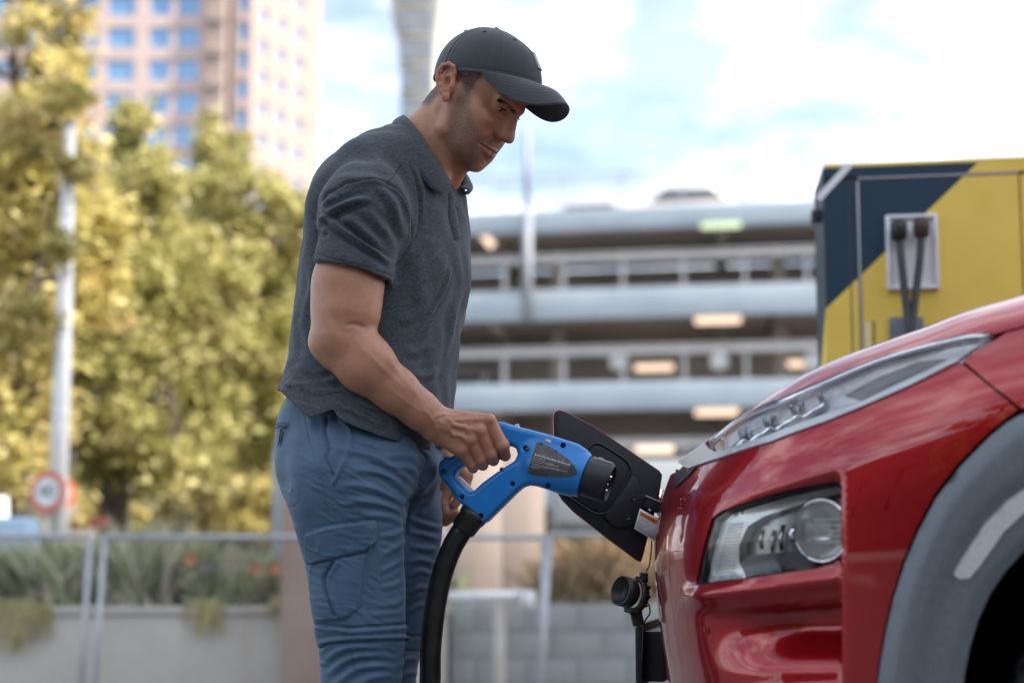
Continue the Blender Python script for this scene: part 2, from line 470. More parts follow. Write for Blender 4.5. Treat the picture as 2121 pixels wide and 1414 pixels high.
# brown pillar, hoarding, posts and rail behind the man
M_BROWN = noisy('brown_render', (0.31, 0.22, 0.175), (0.38, 0.28, 0.225), 2.0, 0.85, 0.2, 0.005)
def px_box(name, x0, x1, y0, y1, Y, depth, m, parent=None, bevel=0.01):
    a = at(x0, y0, Y); b = at(x1, y1, Y)
    return MB().box(((a[0] + b[0]) / 2, Y + depth / 2, (a[2] + b[2]) / 2), (abs(b[0] - a[0]), depth, abs(a[2] - b[2]))).build(name, m, parent, bevel=bevel)
pil = px_box('brown_pillar', 586, 690, 940, 1420, 9.6, 0.35, M_BROWN)
settag(pil, 'brown rendered pillar standing in the planter just behind the man', 'pillar')
p2 = px_box('steel_post', 566, 584, 930, 1240, 10.6, 0.06, mat('grey_steel', (0.36, 0.39, 0.42), 0.5, 0.4))
settag(p2, 'slim grey steel post directly left of the brown pillar', 'post')
M_PLY = noisy('plywood', (0.44, 0.345, 0.295), (0.50, 0.40, 0.345), 1.6, 0.8, 0.15, 0.003, stretch=(3, 1, 0.6))
hoard = thing('plywood_hoarding', 'pinkish beige plywood hoarding seen between the man and the charging flap', 'hoarding', (0, 11.2, -0.9))
for i, (x0, x1) in enumerate(((700, 812), (814, 926), (928, 1040), (1042, 1128))):
    px_box('board', x0, x1, 905, 1232, 11.2 + 0.006 * (i % 2), 0.03, M_PLY, hoard, 0.004)
px_box('rail', 700, 1128, 1236, 1247, 11.17, 0.05, M_PLY, hoard, 0.004)
M_WHITE = noisy('white_paint', (0.68, 0.69, 0.70), (0.8, 0.8, 0.8), 8, 0.45)
M_GALV = noisy('galvanised', (0.33, 0.35, 0.37), (0.43, 0.45, 0.47), 25, 0.42, metal=0.35)
t = thing('white_barrier', 'low white tubular barrier in front of the beige hoarding', 'barrier', at(1000, 1300, 9.75))
a = at(925, 1236, 9.75); b = at(1078, 1234, 9.75)
MB().tube([a, b], 0.045, 14).build('rail', M_WHITE, t, True)
a = at(1034, 1246, 9.75); MB().tube([a, (a[0], a[1], -1)], 0.045, 14).build('post', noisy('beige_paint', (0.44, 0.39, 0.34), (0.5, 0.45, 0.4), 6, 0.6), t, True)
a = at(1092, 1222, 9.7); b = at(1094, 1262, 9.7); t = MB().tube([a, b], [0.055, 0.05], 16).build('fence_coupler', M_WHITE, None, True)
settag(t, 'short white plastic tube end beside the leaning fence post', 'fitting')

# temporary wire fence, three panels
FY = 9.0
def fence_panel(x0, x1, ytop, lean, label, wires):
    fz = float(zat(ytop, FY)); zb = -0.92
    xa = at(x0, ytop, FY)[0]; xb = at(x1, ytop, FY)[0]
    t = thing('wire_fence', label, 'fence', ((xa + xb) / 2, FY, -1), 'temporary wire fence panels across the back of the lot')
    R = 0.020
    MB().tube([(xa, FY, fz), (xb, FY, fz)], R, 12).build('top_rail', M_GALV, t, True)
    MB().tube([(xa + R, FY, zb), (xb - R, FY, zb)], R, 12).build('bottom_rail', M_GALV, t, True)
    for xx, l in ((xa, lean[0]), (xb, lean[1])):
        MB().tube([(xx, FY, fz + 0.01), (xx - l, FY, zb)], R * 1.05, 12).build('post', M_GALV, t, True)
    mb = MB()
    nx = int((xb - xa) / 0.06)
    for i in range(1, nx): x = xa + (xb - xa) * i / nx; mb.box((x, FY, (fz + zb) / 2), (0.0028, 0.0028, fz - zb - 0.05))
    for j in range(1, 8): z = zb + (fz - zb) * j / 8; mb.box(((xa + xb) / 2, FY - 0.003, z), (xb - xa - 0.04, 0.0028, 0.0028))
    settag(mb.build('wire_mesh', M_GALV, t), kind='stuff')
    MB().box(((xa, FY, zb - 0.03)), (0.55, 0.22, 0.13)).build('foot_block', M_CONC, t, bevel=0.02)
    return t
fence_panel(-420, 187, 1110, (0.02, 0.05), 'wire fence panel at the far left in front of the flowering shrubs', 0)
fence_panel(216, 1126, 1112, (0.05, 0.02), 'wire fence panel running behind the man', 0)
fence_panel(1140, 2050, 1106, (0.12, 0.02), 'wire fence panel running behind the open charging flap and red car', 0)

# lamp post and speed sign
LPY = 11.7
lp = thing('light_pole', 'tall tapering white light pole rising among the trees at left', 'pole', at(117, 1150, LPY))
a = at(117, 1150, LPY); a[2] = WALL_Z - 0.1; b = at(145, 262, LPY)
MB().tube([a, a + (b - a) * 0.45, b], [0.088, 0.076, 0.052], 20).build('shaft', M_WHITE, lp, True)
MB().tube([a, a + (0, 0, 0.12)], [0.14, 0.13], 20).build('base_plate', M_WHITE, lp)
MB().tube([b, b + (0, 0, .05)], [.062, .05], 16).build('cap', M_GALV, lp, True)
M_SRED = mat('sign_red', (0.62, 0.13, 0.06), 0.5); M_SWHT = mat('sign_white', (0.78, 0.80, 0.80), 0.5); M_BLK = mat('sign_black', (0.05, 0.05, 0.05), 0.5)
def disc(mb, c, r, th, nrm, n=40):
    u, v, w = frame_of(nrm); a = np.linspace(0, 2 * np.pi, n, endpoint=False)
    mb.prism(np.asarray(c) + r * (np.cos(a)[:, None] * u + np.sin(a)[:, None] * v), w, th)
def make_sign(c, r, nrm, label, digits):
    t = thing('speed_sign', label, 'road sign', c)
    mb = MB(); disc(mb, c, r, 0.012, nrm); mb.build('border', M_SRED, t)
    nn = np.asarray(nrm) / np.linalg.norm(nrm)
    mb = MB(); disc(mb, np.asarray(c) + nn * 0.006, r * 0.70, 0.005, nrm); face = mb.build('face', M_SWHT, t)
    if digits:
        cu = bpy.data.curves.new('number', 'FONT'); cu.body = digits; cu.size = r * 0.95; cu.align_x = 'CENTER'; cu.align_y = 'CENTER'; cu.extrude = 0.001
        o = bpy.data.objects.new('number', cu); COL.objects.link(o); cu.materials.append(M_BLK)
        me = bpy.data.meshes.new_from_object(o); bpy.data.objects.remove(o)
        n_o = bpy.data.objects.new('number', me); COL.objects.link(n_o)
        q = Vector(nn).to_track_quat('Z', 'Y'); n_o.matrix_world = Matrix.Translation(Vector(np.asarray(c) + nn * 0.0085)) @ q.to_matrix().to_4x4()
        n_o.parent = t; n_o.matrix_parent_inverse = Matrix.Translation(-t.location)
    MB().box(np.asarray(c) - nn * 0.05, (0.05, 0.08, 0.05)).build('bracket', M_GALV, t)
    return t
make_sign(at(98, 1018, LPY - 0.22), 0.185, (-0.28, -1, 0.0), 'round speed limit sign with red border on the white light pole', '40')
make_sign(at(117, 1020, LPY + 0.16), 0.175, (0.5, -1, 0.0), 'second red edged round sign half hidden behind the white light pole', '')

# ------------------------------------------------------------------ vegetation
def leaf_mat(name, stops, rough=0.6, trans=0.25):
    m = mat(name, (0.1, 0.12, 0.03), rough); n = N(m)
    n.base(n.ramp(n.attr('tint'), stops))
    b = n.b; out = [x for x in n.t.nodes if x.type == 'OUTPUT_MATERIAL'][0]
    tr = n.new('ShaderNodeBsdfTranslucent'); n.link(n.ramp(n.attr('tint'), stops), tr.inputs[0])
    mx = n.new('ShaderNodeMixShader'); mx.inputs[0].default_value = trans
    n.link(b.outputs[0], mx.inputs[1]); n.link(tr.outputs[0], mx.inputs[2]); n.link(mx.outputs[0], out.inputs[0])
    return m
M_LEAF_Y = leaf_mat('autumn_leaf', [(0.0, (0.26, 0.24, 0.06)), (0.35, (0.48, 0.41, 0.13)), (0.7, (0.64, 0.55, 0.23)), (0.92, (0.76, 0.66, 0.35)), (1.0, (0.60, 0.42, 0.20))], trans=0.4)
M_LEAF_G = leaf_mat('green_leaf', [(0.0, (0.19, 0.19, 0.05)), (0.45, (0.37, 0.35, 0.12)), (0.8, (0.55, 0.49, 0.22)), (1.0, (0.70, 0.61, 0.34))], trans=0.4)
M_BARK = noisy('bark', (0.05, 0.04, 0.03), (0.10, 0.085, 0.065), 14, 0.95, 0.8, 0.02, stretch=(1, 1, 0.25))
def leaves(lobes, n_per, size, rng, tilt=0.6, shell=0.45):
    """leaf quads (two triangles folded) through clumps that fill the lobes; lobes = [(centre, (rx,ry,rz))]"""
    C, T = [], []
    vol = np.array([np.prod(r) ** (2 / 3) for _, r in lobes]); vol = vol / vol.sum()
    for (c, r), w in zip(lobes, vol):
        nc = max(4, int(n_per * w / 42))
        d = rng.normal(size=(nc, 3)); d /= np.linalg.norm(d, axis=1, keepdims=True)
        rad = (1 - shell * rng.random(nc) ** 1.3)
        cc = np.asarray(c) + d * rad[:, None] * np.asarray(r)
        ct = np.clip(rng.normal(0.5, 0.2, nc), 0, 1)
        for q, t0 in zip(cc, ct):
            k = rng.integers(28, 58)
            C.append(q + rng.normal(size=(k, 3)) * np.array([.17, .17, .13]) * np.mean(r) ** 0.5)
            T.append(np.clip(t0 + rng.normal(0, 0.16, k), 0, 1))
    C = np.vstack(C); T = np.concatenate(T); k = len(C)
    nrm = rng.normal(size=(k, 3)); nrm[:, 2] = np.abs(nrm[:, 2]) + tilt; nrm /= np.linalg.norm(nrm, axis=1, keepdims=True)
    a = np.cross(nrm, rng.normal(size=(k, 3))); a /= np.linalg.norm(a, axis=1, keepdims=True); b = np.cross(nrm, a)
    s = size * rng.uniform(0.65, 1.3, k)[:, None]
    V = np.stack([C - a * s, C - b * s * .55 + nrm * s * .12, C + a * s, C + b * s * .55 + nrm * s * .12], 1).reshape(-1, 3)
    F = np.arange(k * 4).reshape(-1, 4)
    return V, F, T
def tree(name, label, cat, base, trunk_pts, r0, lobes, n, size, m, group, seed):
    rng = np.random.default_rng(seed)
    t = thing(name, label, cat, base, group)
    mb = MB(); mb.tube(spline(trunk_pts, 14), np.linspace(r0, r0 * 0.45, 14), 12)
    top = np.asarray(trunk_pts[-1])
    for c, r in lobes:
        s = np.asarray(trunk_pts[-1]) * 0.6 + np.asarray(trunk_pts[len(trunk_pts) // 2]) * 0.4
        mid = (s + np.asarray(c)) / 2 + rng.normal(size=3) * 0.15
        mb.tube(spline([s, mid, np.asarray(c)], 8), np.linspace(r0 * 0.4, r0 * 0.08, 8), 7)
        for _ in range(3):
            e = np.asarray(c) + rng.normal(size=3) * np.asarray(r) * 0.55
            mb.tube(spline([mid, (mid + e) / 2 + rng.normal(size=3) * 0.1, e], 6), np.linspace(r0 * 0.16, r0 * 0.04, 6), 5)
    mb.build('trunk', M_BARK, t, True)
    V, F, T = leaves(lobes, n, size, rng)
    mesh('crown', V, F, m, t, fattrs={'tint': T})
    return t
def lobes_px(L, Y, dy=0.9):
    out = []
    for i, (px, py, rx, *ry) in enumerate(L):
        k = Y / FPX; ry = ry[0] if ry else rx
        out.append((at(px, py, Y + dy * math.sin(i * 2.1)), (rx * k, rx * k * 1.0, ry * k)))
    return out
GT = 'autumn street trees behind the planter'
tree('street_tree', 'yellowing tall tree at the left edge, its crown reaching past the top of the photo', 'tree', at(60, 1130, 14.2), [at(60, 1150, 14.2), at(50, 900, 14.2), at(60, 500, 14.2), at(70, 150, 14.2)], 0.2,
     lobes_px([(60, -70, 95), (140, 50, 55), (40, 60, 50), (110, 150, 70), (-40, 260, 90), (110, 260, 85), (30, 330, 120), (150, 330, 70), (40, 430, 130), (165, 480, 95), (-60, 520, 120), (70, 590, 140), (190, 620, 90), (-60, 650, 130), (20, 740, 120), (-60, 860, 110), (60, 830, 90), (10, 940, 80)], 13.8, 0.8) + lobes_px([(120, 205, 60, 45), (165, 345, 35, 30), (135, 508, 50, 26), (60, 300, 60), (40, 690, 70)], 11.5, 0.1), 19000, 0.07, M_LEAF_Y, GT, 3)
tree('street_tree', 'broad yellow green tree with dark trunk right of the round speed sign', 'tree', at(235, 1130, 17), [at(232, 1150, 17), at(240, 1000, 17), at(262, 800, 17), at(290, 450, 17)], 0.21,
     lobes_px([(285, 260, 50, 80), (250, 360, 80), (320, 370, 60), (265, 450, 100), (350, 560, 120), (210, 600, 120), (300, 700, 150), (400, 740, 120), (200, 800, 140), (330, 860, 130), (440, 850, 90), (170, 900, 90), (260, 930, 100), (410, 930, 85), (350, 960, 70), (420, 620, 90), (150, 700, 90)], 17), 26000, 0.078, M_LEAF_G, GT, 4)
tree('street_tree', 'green tree with sparse top close behind the man, in front of the pink tower block', 'tree', at(655, 1130, 19.5), [at(660, 1150, 19.5), at(650, 1000, 19.5), at(600, 800, 19.5), at(520, 480, 19.5)], 0.2,
     lobes_px([(450, 320, 60, 80), (400, 420, 70), (500, 420, 85), (440, 520, 90), (560, 520, 80), (500, 620, 110), (590, 640, 85), (470, 760, 110), (570, 760, 110), (610, 850, 80), (500, 880, 110), (590, 920, 75), (640, 560, 60), (655, 700, 60), (630, 480, 55), (600, 440, 45), (400, 600, 90), (420, 700, 90)], 19.5), 21000, 0.085, M_LEAF_G, GT, 5)
tree('round_bush', 'bright yellow green bush low behind the tree trunks', 'bush', at(420, 1120, 27), [at(420, 1150, 27), at(420, 1060, 27), at(420, 1010, 27)], 0.1,
     lobes_px([(300, 1030, 90), (420, 1010, 110), (540, 1040, 90), (180, 1040, 70), (40, 990, 90), (610, 1020, 70)], 27, 0.5), 7000, 0.11, M_LEAF_Y, None, 6)
# shrubs and flowers in the bed
M_SHRUB = leaf_mat('grey_shrub', [(0.0, (0.14, 0.17, 0.07)), (0.4, (0.36, 0.40, 0.20)), (0.7, (0.60, 0.58, 0.42)), (0.88, (0.72, 0.58, 0.50)), (1.0, (0.55, 0.31, 0.25))], trans=0.15)
M_RUST = leaf_mat('rusty_shrub', [(0.0, (0.16, 0.14, 0.06)), (0.35, (0.33, 0.26, 0.13)), (0.7, (0.52, 0.32, 0.17)), (1.0, (0.58, 0.42, 0.26))], trans=0.15)
def shrub(name, label, px, py, Y, rpx, hpx, n, m, seed, group, base_py=1262):
    rng = np.random.default_rng(seed); k = Y / FPX
    b = at(px, base_py, Y); V, F, T = [], [], []; nv = 0
    t = thing(name, label, 'shrub', b, group)
    h = (base_py - py) * k
    P0 = b + np.c_[rng.normal(0, rpx * k * 0.35, n), rng.normal(0, 0.12, n), np.zeros(n)]
    dirs = np.c_[rng.normal(0, 0.42, n), rng.normal(0, 0.35, n), np.ones(n)]; dirs /= np.linalg.norm(dirs, axis=1, keepdims=True)
    L = h * rng.uniform(0.5, 1.5, n); w = rng.uniform(0.009, 0.022, n)
    sd = np.cross(dirs, rng.normal(size=(n, 3))); sd /= np.linalg.norm(sd, axis=1, keepdims=True)
    mid = P0 + dirs * (L * 0.55)[:, None]; tip = P0 + dirs * L[:, None] + np.c_[dirs[:, 0], dirs[:, 1], -0.3 * np.ones(n)] * (L * 0.22)[:, None]
    V = np.stack([P0 - sd * w[:, None] * .6, P0 + sd * w[:, None] * .6, mid + sd * w[:, None], tip, mid - sd * w[:, None]], 1).reshape(-1, 3)
    F = np.arange(n * 5).reshape(-1, 5); T = np.clip(rng.normal(0.5, 0.22, n), 0, 1)
    mesh('foliage', V, F, m, t, fattrs={'tint': T})
    return t
GS = 'grey green shrubs along the planter wall'
spec = [(-90, 1130, 110), (10, 1150, 95), (70, 1165, 75), (130, 1135, 90), (180, 1160, 70), (250, 1130, 90), (300, 1110, 80), (350, 1140, 90), (415, 1150, 90), (470, 1160, 80), (530, 1165, 80), (600, 1160, 80), (740, 1160, 90), (850, 1170, 90)]
for i, (px, py, r) in enumerate(spec):
    words = ['at the far left beyond the frame edge', 'lowest at the left edge', 'below the parked white van', 'in front of the light pole base', 'just left of the fence joint', 'just right of the fence joint',
             'tallest, under the dark tree trunk', 'with pale seed heads near the middle', 'above the small blue sign', 'right of the small blue sign', 'left of the orange flowers', 'beside the brown pillar', 'hidden behind the man', 'behind the charging cable']
    shrub('planter_shrub', 'grey green spiky shrub ' + words[i], px, py, WALL_Y + 0.35 + 0.25 * (i % 3), r, 0, 560, M_SHRUB, 40 + i, GS)
for i, (px, py, r, w) in enumerate([(1175, 1150, 60, 'beside the leaning fence post'), (1240, 1125, 70, 'under the open flap'), (1310, 1140, 70, 'beside the hanging rubber cap'), (1400, 1140, 70, 'behind the red bumper')]):
    shrub('rusty_shrub', 'rust coloured dry shrub ' + w, px, py, WALL_Y + 0.75, r, 0, 420, M_RUST, 70 + i, 'rusty shrubs above the grey block wall', 1256)
rng = np.random.default_rng(5)
n = 5200; P0 = np.c_[rng.uniform(-7.5, 3.4, n), rng.uniform(WALL_Y + 0.22, WALL_Y + 2.2, n), np.full(n, WALL_Z - 0.1)]
dr = np.c_[rng.normal(0, .4, n), rng.normal(-.15, .4, n), np.ones(n)]; L = rng.uniform(.06, .26, n)[:, None]; sd = np.c_[rng.normal(size=(n, 2)), np.zeros(n)] * 0.008
V = np.stack([P0 - sd, P0 + sd, P0 + dr * L], 1).reshape(-1, 3)
settag(mesh('ground_cover', V, np.arange(n * 3).reshape(-1, 3), M_SHRUB, fattrs={'tint': rng.random(n)}), kind='stuff')
# trailing stems over the wall
M_TRAIL = leaf_mat('trailing_leaf', [(0, (.30, .27, .10)), (1, (.55, .48, .22))])
for i, (px, py0, py1, w_) in enumerate([(30, 1240, 1345, 'at the far left'), (70, 1245, 1320, 'left of the fence joint'), (425, 1240, 1310, 'under the small blue plaque'), (600, 1235, 1285, 'beside the brown pillar')]):
    rr = np.random.default_rng(90 + i); V = []; T = []
    t = thing('trailing_plant', 'yellowish trailing stems hanging over the pale wall ' + w_, 'plant', at(px, py0, WALL_Y - .03), 'stems trailing over the planter wall')
    for k in range(46):
        x = px + rr.normal(0, 16); a_ = at(x, py0, WALL_Y - .03 - rr.random() * .05); L_ = (py1 - py0) * WALL_Y / FPX * rr.uniform(.4, 1.1)
        sd = np.array([rr.uniform(.006, .014), 0, 0]); b_ = a_ + np.array([rr.normal(0, .05), -rr.random() * .04, -L_])
        V += [a_ - sd, a_ + sd, b_ + sd * .6, b_ - sd * .6]; T.append(rr.random())
    mesh('stems', V, np.arange(len(V)).reshape(-1, 4), M_TRAIL, t, fattrs={'tint': T})
M_ORANGE = mat('orange_petal', (0.58, 0.24, 0.11), 0.6)
GF = 'orange flowers among the shrubs'
for i, (px, py, w) in enumerate([(533, 1178, 'left one of the pair nearest the steel post'), (572, 1176, 'right one of the pair nearest the steel post'), (606, 1208, 'lowest, in front of the brown pillar'), (396, 1158, 'beside the small blue sign')]):
    c = at(px, py, WALL_Y + 0.15); t = thing('orange_flower', 'round orange flower head, ' + w, 'flower', (c[0], c[1], WALL_Z - 0.1), GF)
    rr = np.random.default_rng(i); mb = MB()
    for q in range(14):
        a = q / 14 * 2 * math.pi; d = np.array([math.cos(a), -0.5, math.sin(a)]); sdv = np.array([-math.sin(a), 0, math.cos(a)]) * 0.012
        mb.add([c, c + d * .035 + sdv, c + d * .056, c + d * .035 - sdv], [(0, 1, 2, 3)])
    mb.build('petals', M_ORANGE, t)
    MB().tube([(c[0], c[1], WALL_Z - 0.1), c + (0, 0.004, 0)], 0.004, 6).build('stem', M_SHRUB, t)
bs = px_box('blue_plaque', 405, 455, 1163, 1184, WALL_Y + 0.2, 0.02, mat('sign_blue', (0.03, 0.05, 0.16), 0.4)); settag(bs, 'small dark blue plaque among the shrubs', 'plaque')
rs = thing('red_marker', 'small brick red marker board on a stake left of the tree trunk', 'marker', at(205, 1200, 10.8))
px_box('board', 186, 226, 1070, 1092, 10.8, 0.03, mat('marker_red', (0.42, 0.11, 0.07), 0.6), rs); px_box('stake', 203, 209, 1092, 1262, 10.81, 0.02, M_BARK, rs)
# white van and blue cover at far left
M_TARP = mat('blue_tarp', (0.40, 0.56, 0.70), 0.6)

# ------------------------------------------------------------------ parked cars (simple, far away)
def parked_car(loc, rotz, col, label, group, seed=0, h=1.5, van=False):
    t = thing('parked_car', label, 'car', loc, group)
    body = mat('far_car_paint', col, 0.3, 0.2, 0.6); glass = mat('far_glass', (0.10, 0.11, 0.12), 0.05, 0.4); tyre = mat('far_tyre', (0.03, 0.03, 0.03), 0.8)
    L, W = 4.3, 1.78
    prof = [(-2.15, .35), (-2.15, .75), (-1.95, .92), (-1.1, 1.0), (-.45, h), (1.2, h + .02), (1.95, 1.05), (2.12, .9), (2.15, .35)] if not van else [(-2.15, .3), (-2.15, .9), (-1.7, 1.15), (-1.2, h), (2.1, h + .03), (2.15, .3)]
    cols = []
    mb = MB(); k = len(prof); ins = [0 if z < 1.0 else .14 for _, z in prof]
    Vv = []
    for s in (-1, 1): Vv += [(x, s * (W / 2 - i), z) for (x, z), i in zip(prof, ins)]
    F = [tuple(range(k)), tuple(range(2 * k - 1, k - 1, -1))] + [(i, (i + 1) % k, (i + 1) % k + k, i + k) for i in range(k)]
    mb.add(Vv, F); b = mb.build('body', body, None, bevel=0.06); b.parent = t
    z0, z1 = 1.02, h - .1
    for s in (-1, 1):
        yy = s * (W / 2 - .085)
        o = MB().add([(-.95, yy + s * .02, z0), (1.75, yy + s * .02, z0), (1.15, yy - s * .045, z1), (-.42, yy - s * .045, z1)], [(0, 1, 2, 3)] if s < 0 else [(3, 2, 1, 0)]).build('side_window', glass); o.parent = t
    o = MB().add([(-1.12, -.66, 1.03), (-1.12, .66, 1.03), (-.52, .6, h - .07), (-.52, -.6, h - .07)], [(0, 1, 2, 3)]).build('windscreen', glass); o.parent = t; o.location.x = -0.03
    for x in (-1.35, 1.35):
        for s in (-1, 1):
            V, F = lathe([(0.2, -.1), (.3, -.1), (.32, -.06), (.32, .06), (.3, .1), (.2, .1)], 18)
            o = mesh('wheel', V[:, [0, 2, 1]], F, tyre, None, True); o.parent = t; o.location = (x, s * (W / 2 - .1), .32)
    for s in (-1, 1):
        o = MB().box((-2.14, s * .62, .78), (.08, .36, .14)).build('headlight', mat('far_lamp', (.7, .7, .72), .15), None, bevel=.03); o.parent = t
    t.rotation_euler = (0, 0, rotz)
    return t
p = at(10, 1050, 24); parked_car((p[0], 24, 0.32), math.radians(100), (0.72, 0.72, 0.70), 'white parked van half hidden at the left edge behind the shrubs', None, van=True, h=1.75)
p = at(28, 1100, 11.1); tb = MB(); tb.box((p[0], 11.1, p[2] - 0.14), (0.38, .4, 0.52)); tb = tb.build('blue_bin', M_TARP, bevel=0.08); settag(tb, 'pale blue box at the left edge below the round sign', 'bin')

# ------------------------------------------------------------------ car park building
GA = math.radians(8.5); ge = np.array([math.cos(GA), -math.sin(GA), 0]); gn = np.array([-math.sin(GA), -math.cos(GA), 0]); GO = at(1300, 700, 42); GO[2] = 0
G_AX = np.array([ge, -gn, [0, 0, 1.0]])
M_BEAM = noisy('pale_beam', (0.30, 0.355, 0.41), (0.36, 0.415, 0.465), 0.6, 0.75)
M_SOFFIT = noisy('soffit', (0.46, 0.40, 0.355), (0.53, 0.465, 0.42), 0.4, 0.9)
M_RAILP = noisy('rail_panel', (0.30, 0.30, 0.31), (0.35, 0.35, 0.36), 4, 0.6)
M_RAIL = noisy('grey_rail', (0.42, 0.42, 0.43), (0.47, 0.47, 0.48), 4, 0.5, metal=0.2)
gar = thing('car_park', 'grey multi storey open car park with pale beams and railings behind the man', 'car park', (GO[0], GO[1], -1))
XA, XB = -17.0, 26.0
def gbox(name, u0, u1, d0, d1, z0, z1, m, parent=gar, bevel=0.0):
    c = GO + ge * (u0 + u1) / 2 - gn * (d0 + d1) / 2 + np.array([0, 0, (z0 + z1) / 2])
    return MB().box(c, (u1 - u0, d1 - d0, z1 - z0), G_AX).build(name, m, parent, bevel=bevel)
def gz(py): return CAMZ + (1150 - py) / FPX * 42
DEEP = 7.5
levels = [(416, 463), (588, 652), (788, 846), (985, 1050)]
for i, (a, b) in enumerate(levels):
    za, zb = gz(a), gz(b)
    gbox('beam', XA, XB, 0, 0.35, zb, za, M_BEAM, bevel=0.03)
    gbox('slab', XA, XB, 0.351, DEEP, zb + 0.35, zb + 0.75, M_SOFFIT)
    for u in np.arange(XA + 4, XB, 8.0):
        if i < 3: gbox('soffit_rib', u, u + 0.4, 2.2, DEEP, zb + 0.05, zb + 0.349, M_SOFFIT)
gbox('back_wall', XA, XB, DEEP, DEEP + 0.3, -1, gz(466) + 0.34, noisy('dark_wall', (0.42, 0.39, 0.365), (0.52, 0.49, 0.46), 0.6, 0.9))
for u in (XA, XB - 0.4): gbox('end_wall', u, u + 0.4, 0.36, DEEP - 0.01, -1, gz(468), M_BEAM)
for u in np.arange(XA + 6, XB, 8.0):
    for z0, z1 in ((gz(592) , gz(466) + .3), (gz(790), gz(652) + .3), (gz(988), gz(846) + .3), (-1, gz(1050) + .3)):
        gbox('column', u, u + 0.45, 4.0, 4.45, z0, z1, M_SOFFIT)
us = np.arange(-14.2, 25, 128 / FPX * 42 * 0.99)
for (a, b, base) in ((519, 534, 588), (718, 733, 788), (915, 929, 985)):
    gbox('handrail', XA, XB, -0.05, 0.05, gz(b) + .02, gz(a), M_RAILP, bevel=0.02)
    gbox('top_tube', XA, XB, -0.06, 0.02, gz(a) + 0.05, gz(a) + 0.10, M_RAIL)
    for u in us: gbox('railing_post', u - 0.06, u + 0.06, 0.06, 0.2, gz(base) - 0.02, gz(a) + 0.04, M_RAIL)
for z in (gz(338), gz(356)): gbox('roof_rail', XA, XB, 0.1, 0.14, z - 0.03, z + 0.03, M_RAIL)
for u in us: gbox('roof_rail_post', u - 0.03, u + 0.03, 0.1, 0.14, gz(424), gz(338), M_RAIL)
def at_g(px, py, d):
    """point on the car park's plane d metres behind its front face, under photo pixel"""
    C = np.array([0, 0, CAMZ]); r = at(px, py, 10.0) - C; o = GO - gn * d
    return C + r * (((o - C) @ gn) / (r @ gn))
M_POLE = noisy('pole_grey', (0.20, 0.22, 0.25), (0.25, 0.27, 0.30), 3, 0.6)
pc = at_g(1092, 500, -0.25)
t = thing('facade_pole', 'pale vertical pole in front of the car park beams', 'pole', (pc[0], pc[1], gz(655)))
MB().tube([(pc[0], pc[1], gz(655)), (pc[0], pc[1], gz(420))], 0.17, 16).build('lower_shaft', M_POLE, t, True)
MB().tube([(pc[0], pc[1], gz(420)), (pc[0], pc[1], gz(235))], 0.10, 16).build('upper_shaft', M_POLE, t, True)
for py in (640, 600): MB().box((pc[0], pc[1] + 0.16, gz(py)), (0.3, 0.2, 0.12)).build('bracket', M_RAIL, t)
# lit lamps in the car park
M_WARM = mat('warm_lamp', (0.3, 0.25, 0.2), 0.4, emit=(1.0, 0.72, 0.53), emit_s=0.42)
M_GREEN = mat('green_lamp', (0.25, 0.3, 0.22), 0.4, emit=(0.70, 0.92, 0.52), emit_s=0.30)
GL = 'lit lamps inside the car park'
def glamp(px, py, wpx, hpx, d, m, label, tilt=0.0, depth=0.12):
    c = at_g(px, py, d); k = np.linalg.norm(c[:2]) / FPX
    t = thing('car_park_lamp', label, 'lamp', c, GL)
    ct, st = math.cos(tilt), math.sin(tilt); ax = np.array([ge * ct - np.array([0, 0, st]), -gn, ge * st + np.array([0, 0, ct])])
    MB().box(c, (wpx * k, depth, hpx * k), ax).build('diffuser', m, t, bevel=0.04)
    MB().box(c + ax[2] * (hpx * k / 2 + 0.03), (wpx * k * 0.9, depth * 0.7, 0.05), ax).build('housing', M_RAIL, t)
glamp(1007, 494, 46, 16, 0.45, M_WARM, 'tilted warm strip lamp on the top storey beside the man', math.radians(52))
glamp(1493, 467, 82, 12, -0.12, M_GREEN, 'greenish strip lamp under the top beam')
glamp(1487, 662, 94, 16, 0.5, M_WARM, 'warm strip lamp under the middle beam')
glamp(1355, 761, 80, 14, 6, M_WARM, 'warm strip lamp behind the lower railing, left one')
glamp(1664, 753, 78, 14, 6, M_WARM, 'warm strip lamp behind the lower railing, next to the charger')
glamp(1485, 853, 88, 14, 0.5, M_WARM, 'warm strip lamp under the lowest beam, above the red bonnet')
glamp(1355, 931, 80, 14, -0.15, M_WARM, 'warm strip lamp lowest of all, just above the open flap')
M_GLOBE = mat('white_plastic', (0.75, 0.76, 0.78), 0.4)
for i, (px, w) in enumerate(((1282, 'left one, near the strip lamp'), (1490, 'middle one, crossing a railing post'), (1685, 'right one, beside the charger'))):
    c = at_g(px, 748, 0.75); t = thing('round_mirror', 'round white convex mirror behind the lower railing, ' + w, 'mirror', c, 'round white mirrors behind the lower railing')
    V, F = lathe([(0.05, -.1), (.25, -.08), (.33, 0), (.29, .07), (.15, .12)], 24); V = V[:, [0, 2, 1]] * (1, -1, 1)
    mesh('shell', V + c, F, M_GLOBE, t, True); MB().tube([c + (0, .1, 0), c + (0, .6, .2)], .03, 8).build('arm', M_RAIL, t)
GC = 'cars parked on the car park roof and decks'
rz = gz(424) - 0.6
c = at_g(1400, 400, 3.6); parked_car((c[0], c[1], rz + .62), math.radians(5) - GA, (0.78, 0.74, 0.70), 'silver car with bright reflections on the car park roof', GC, h=1.62)
c = at_g(1205, 400, 4.2); parked_car((c[0], c[1], rz + .42), math.radians(-4) - GA, (0.55, 0.49, 0.49), 'dull mauve car on the car park roof left of the silver one', GC)
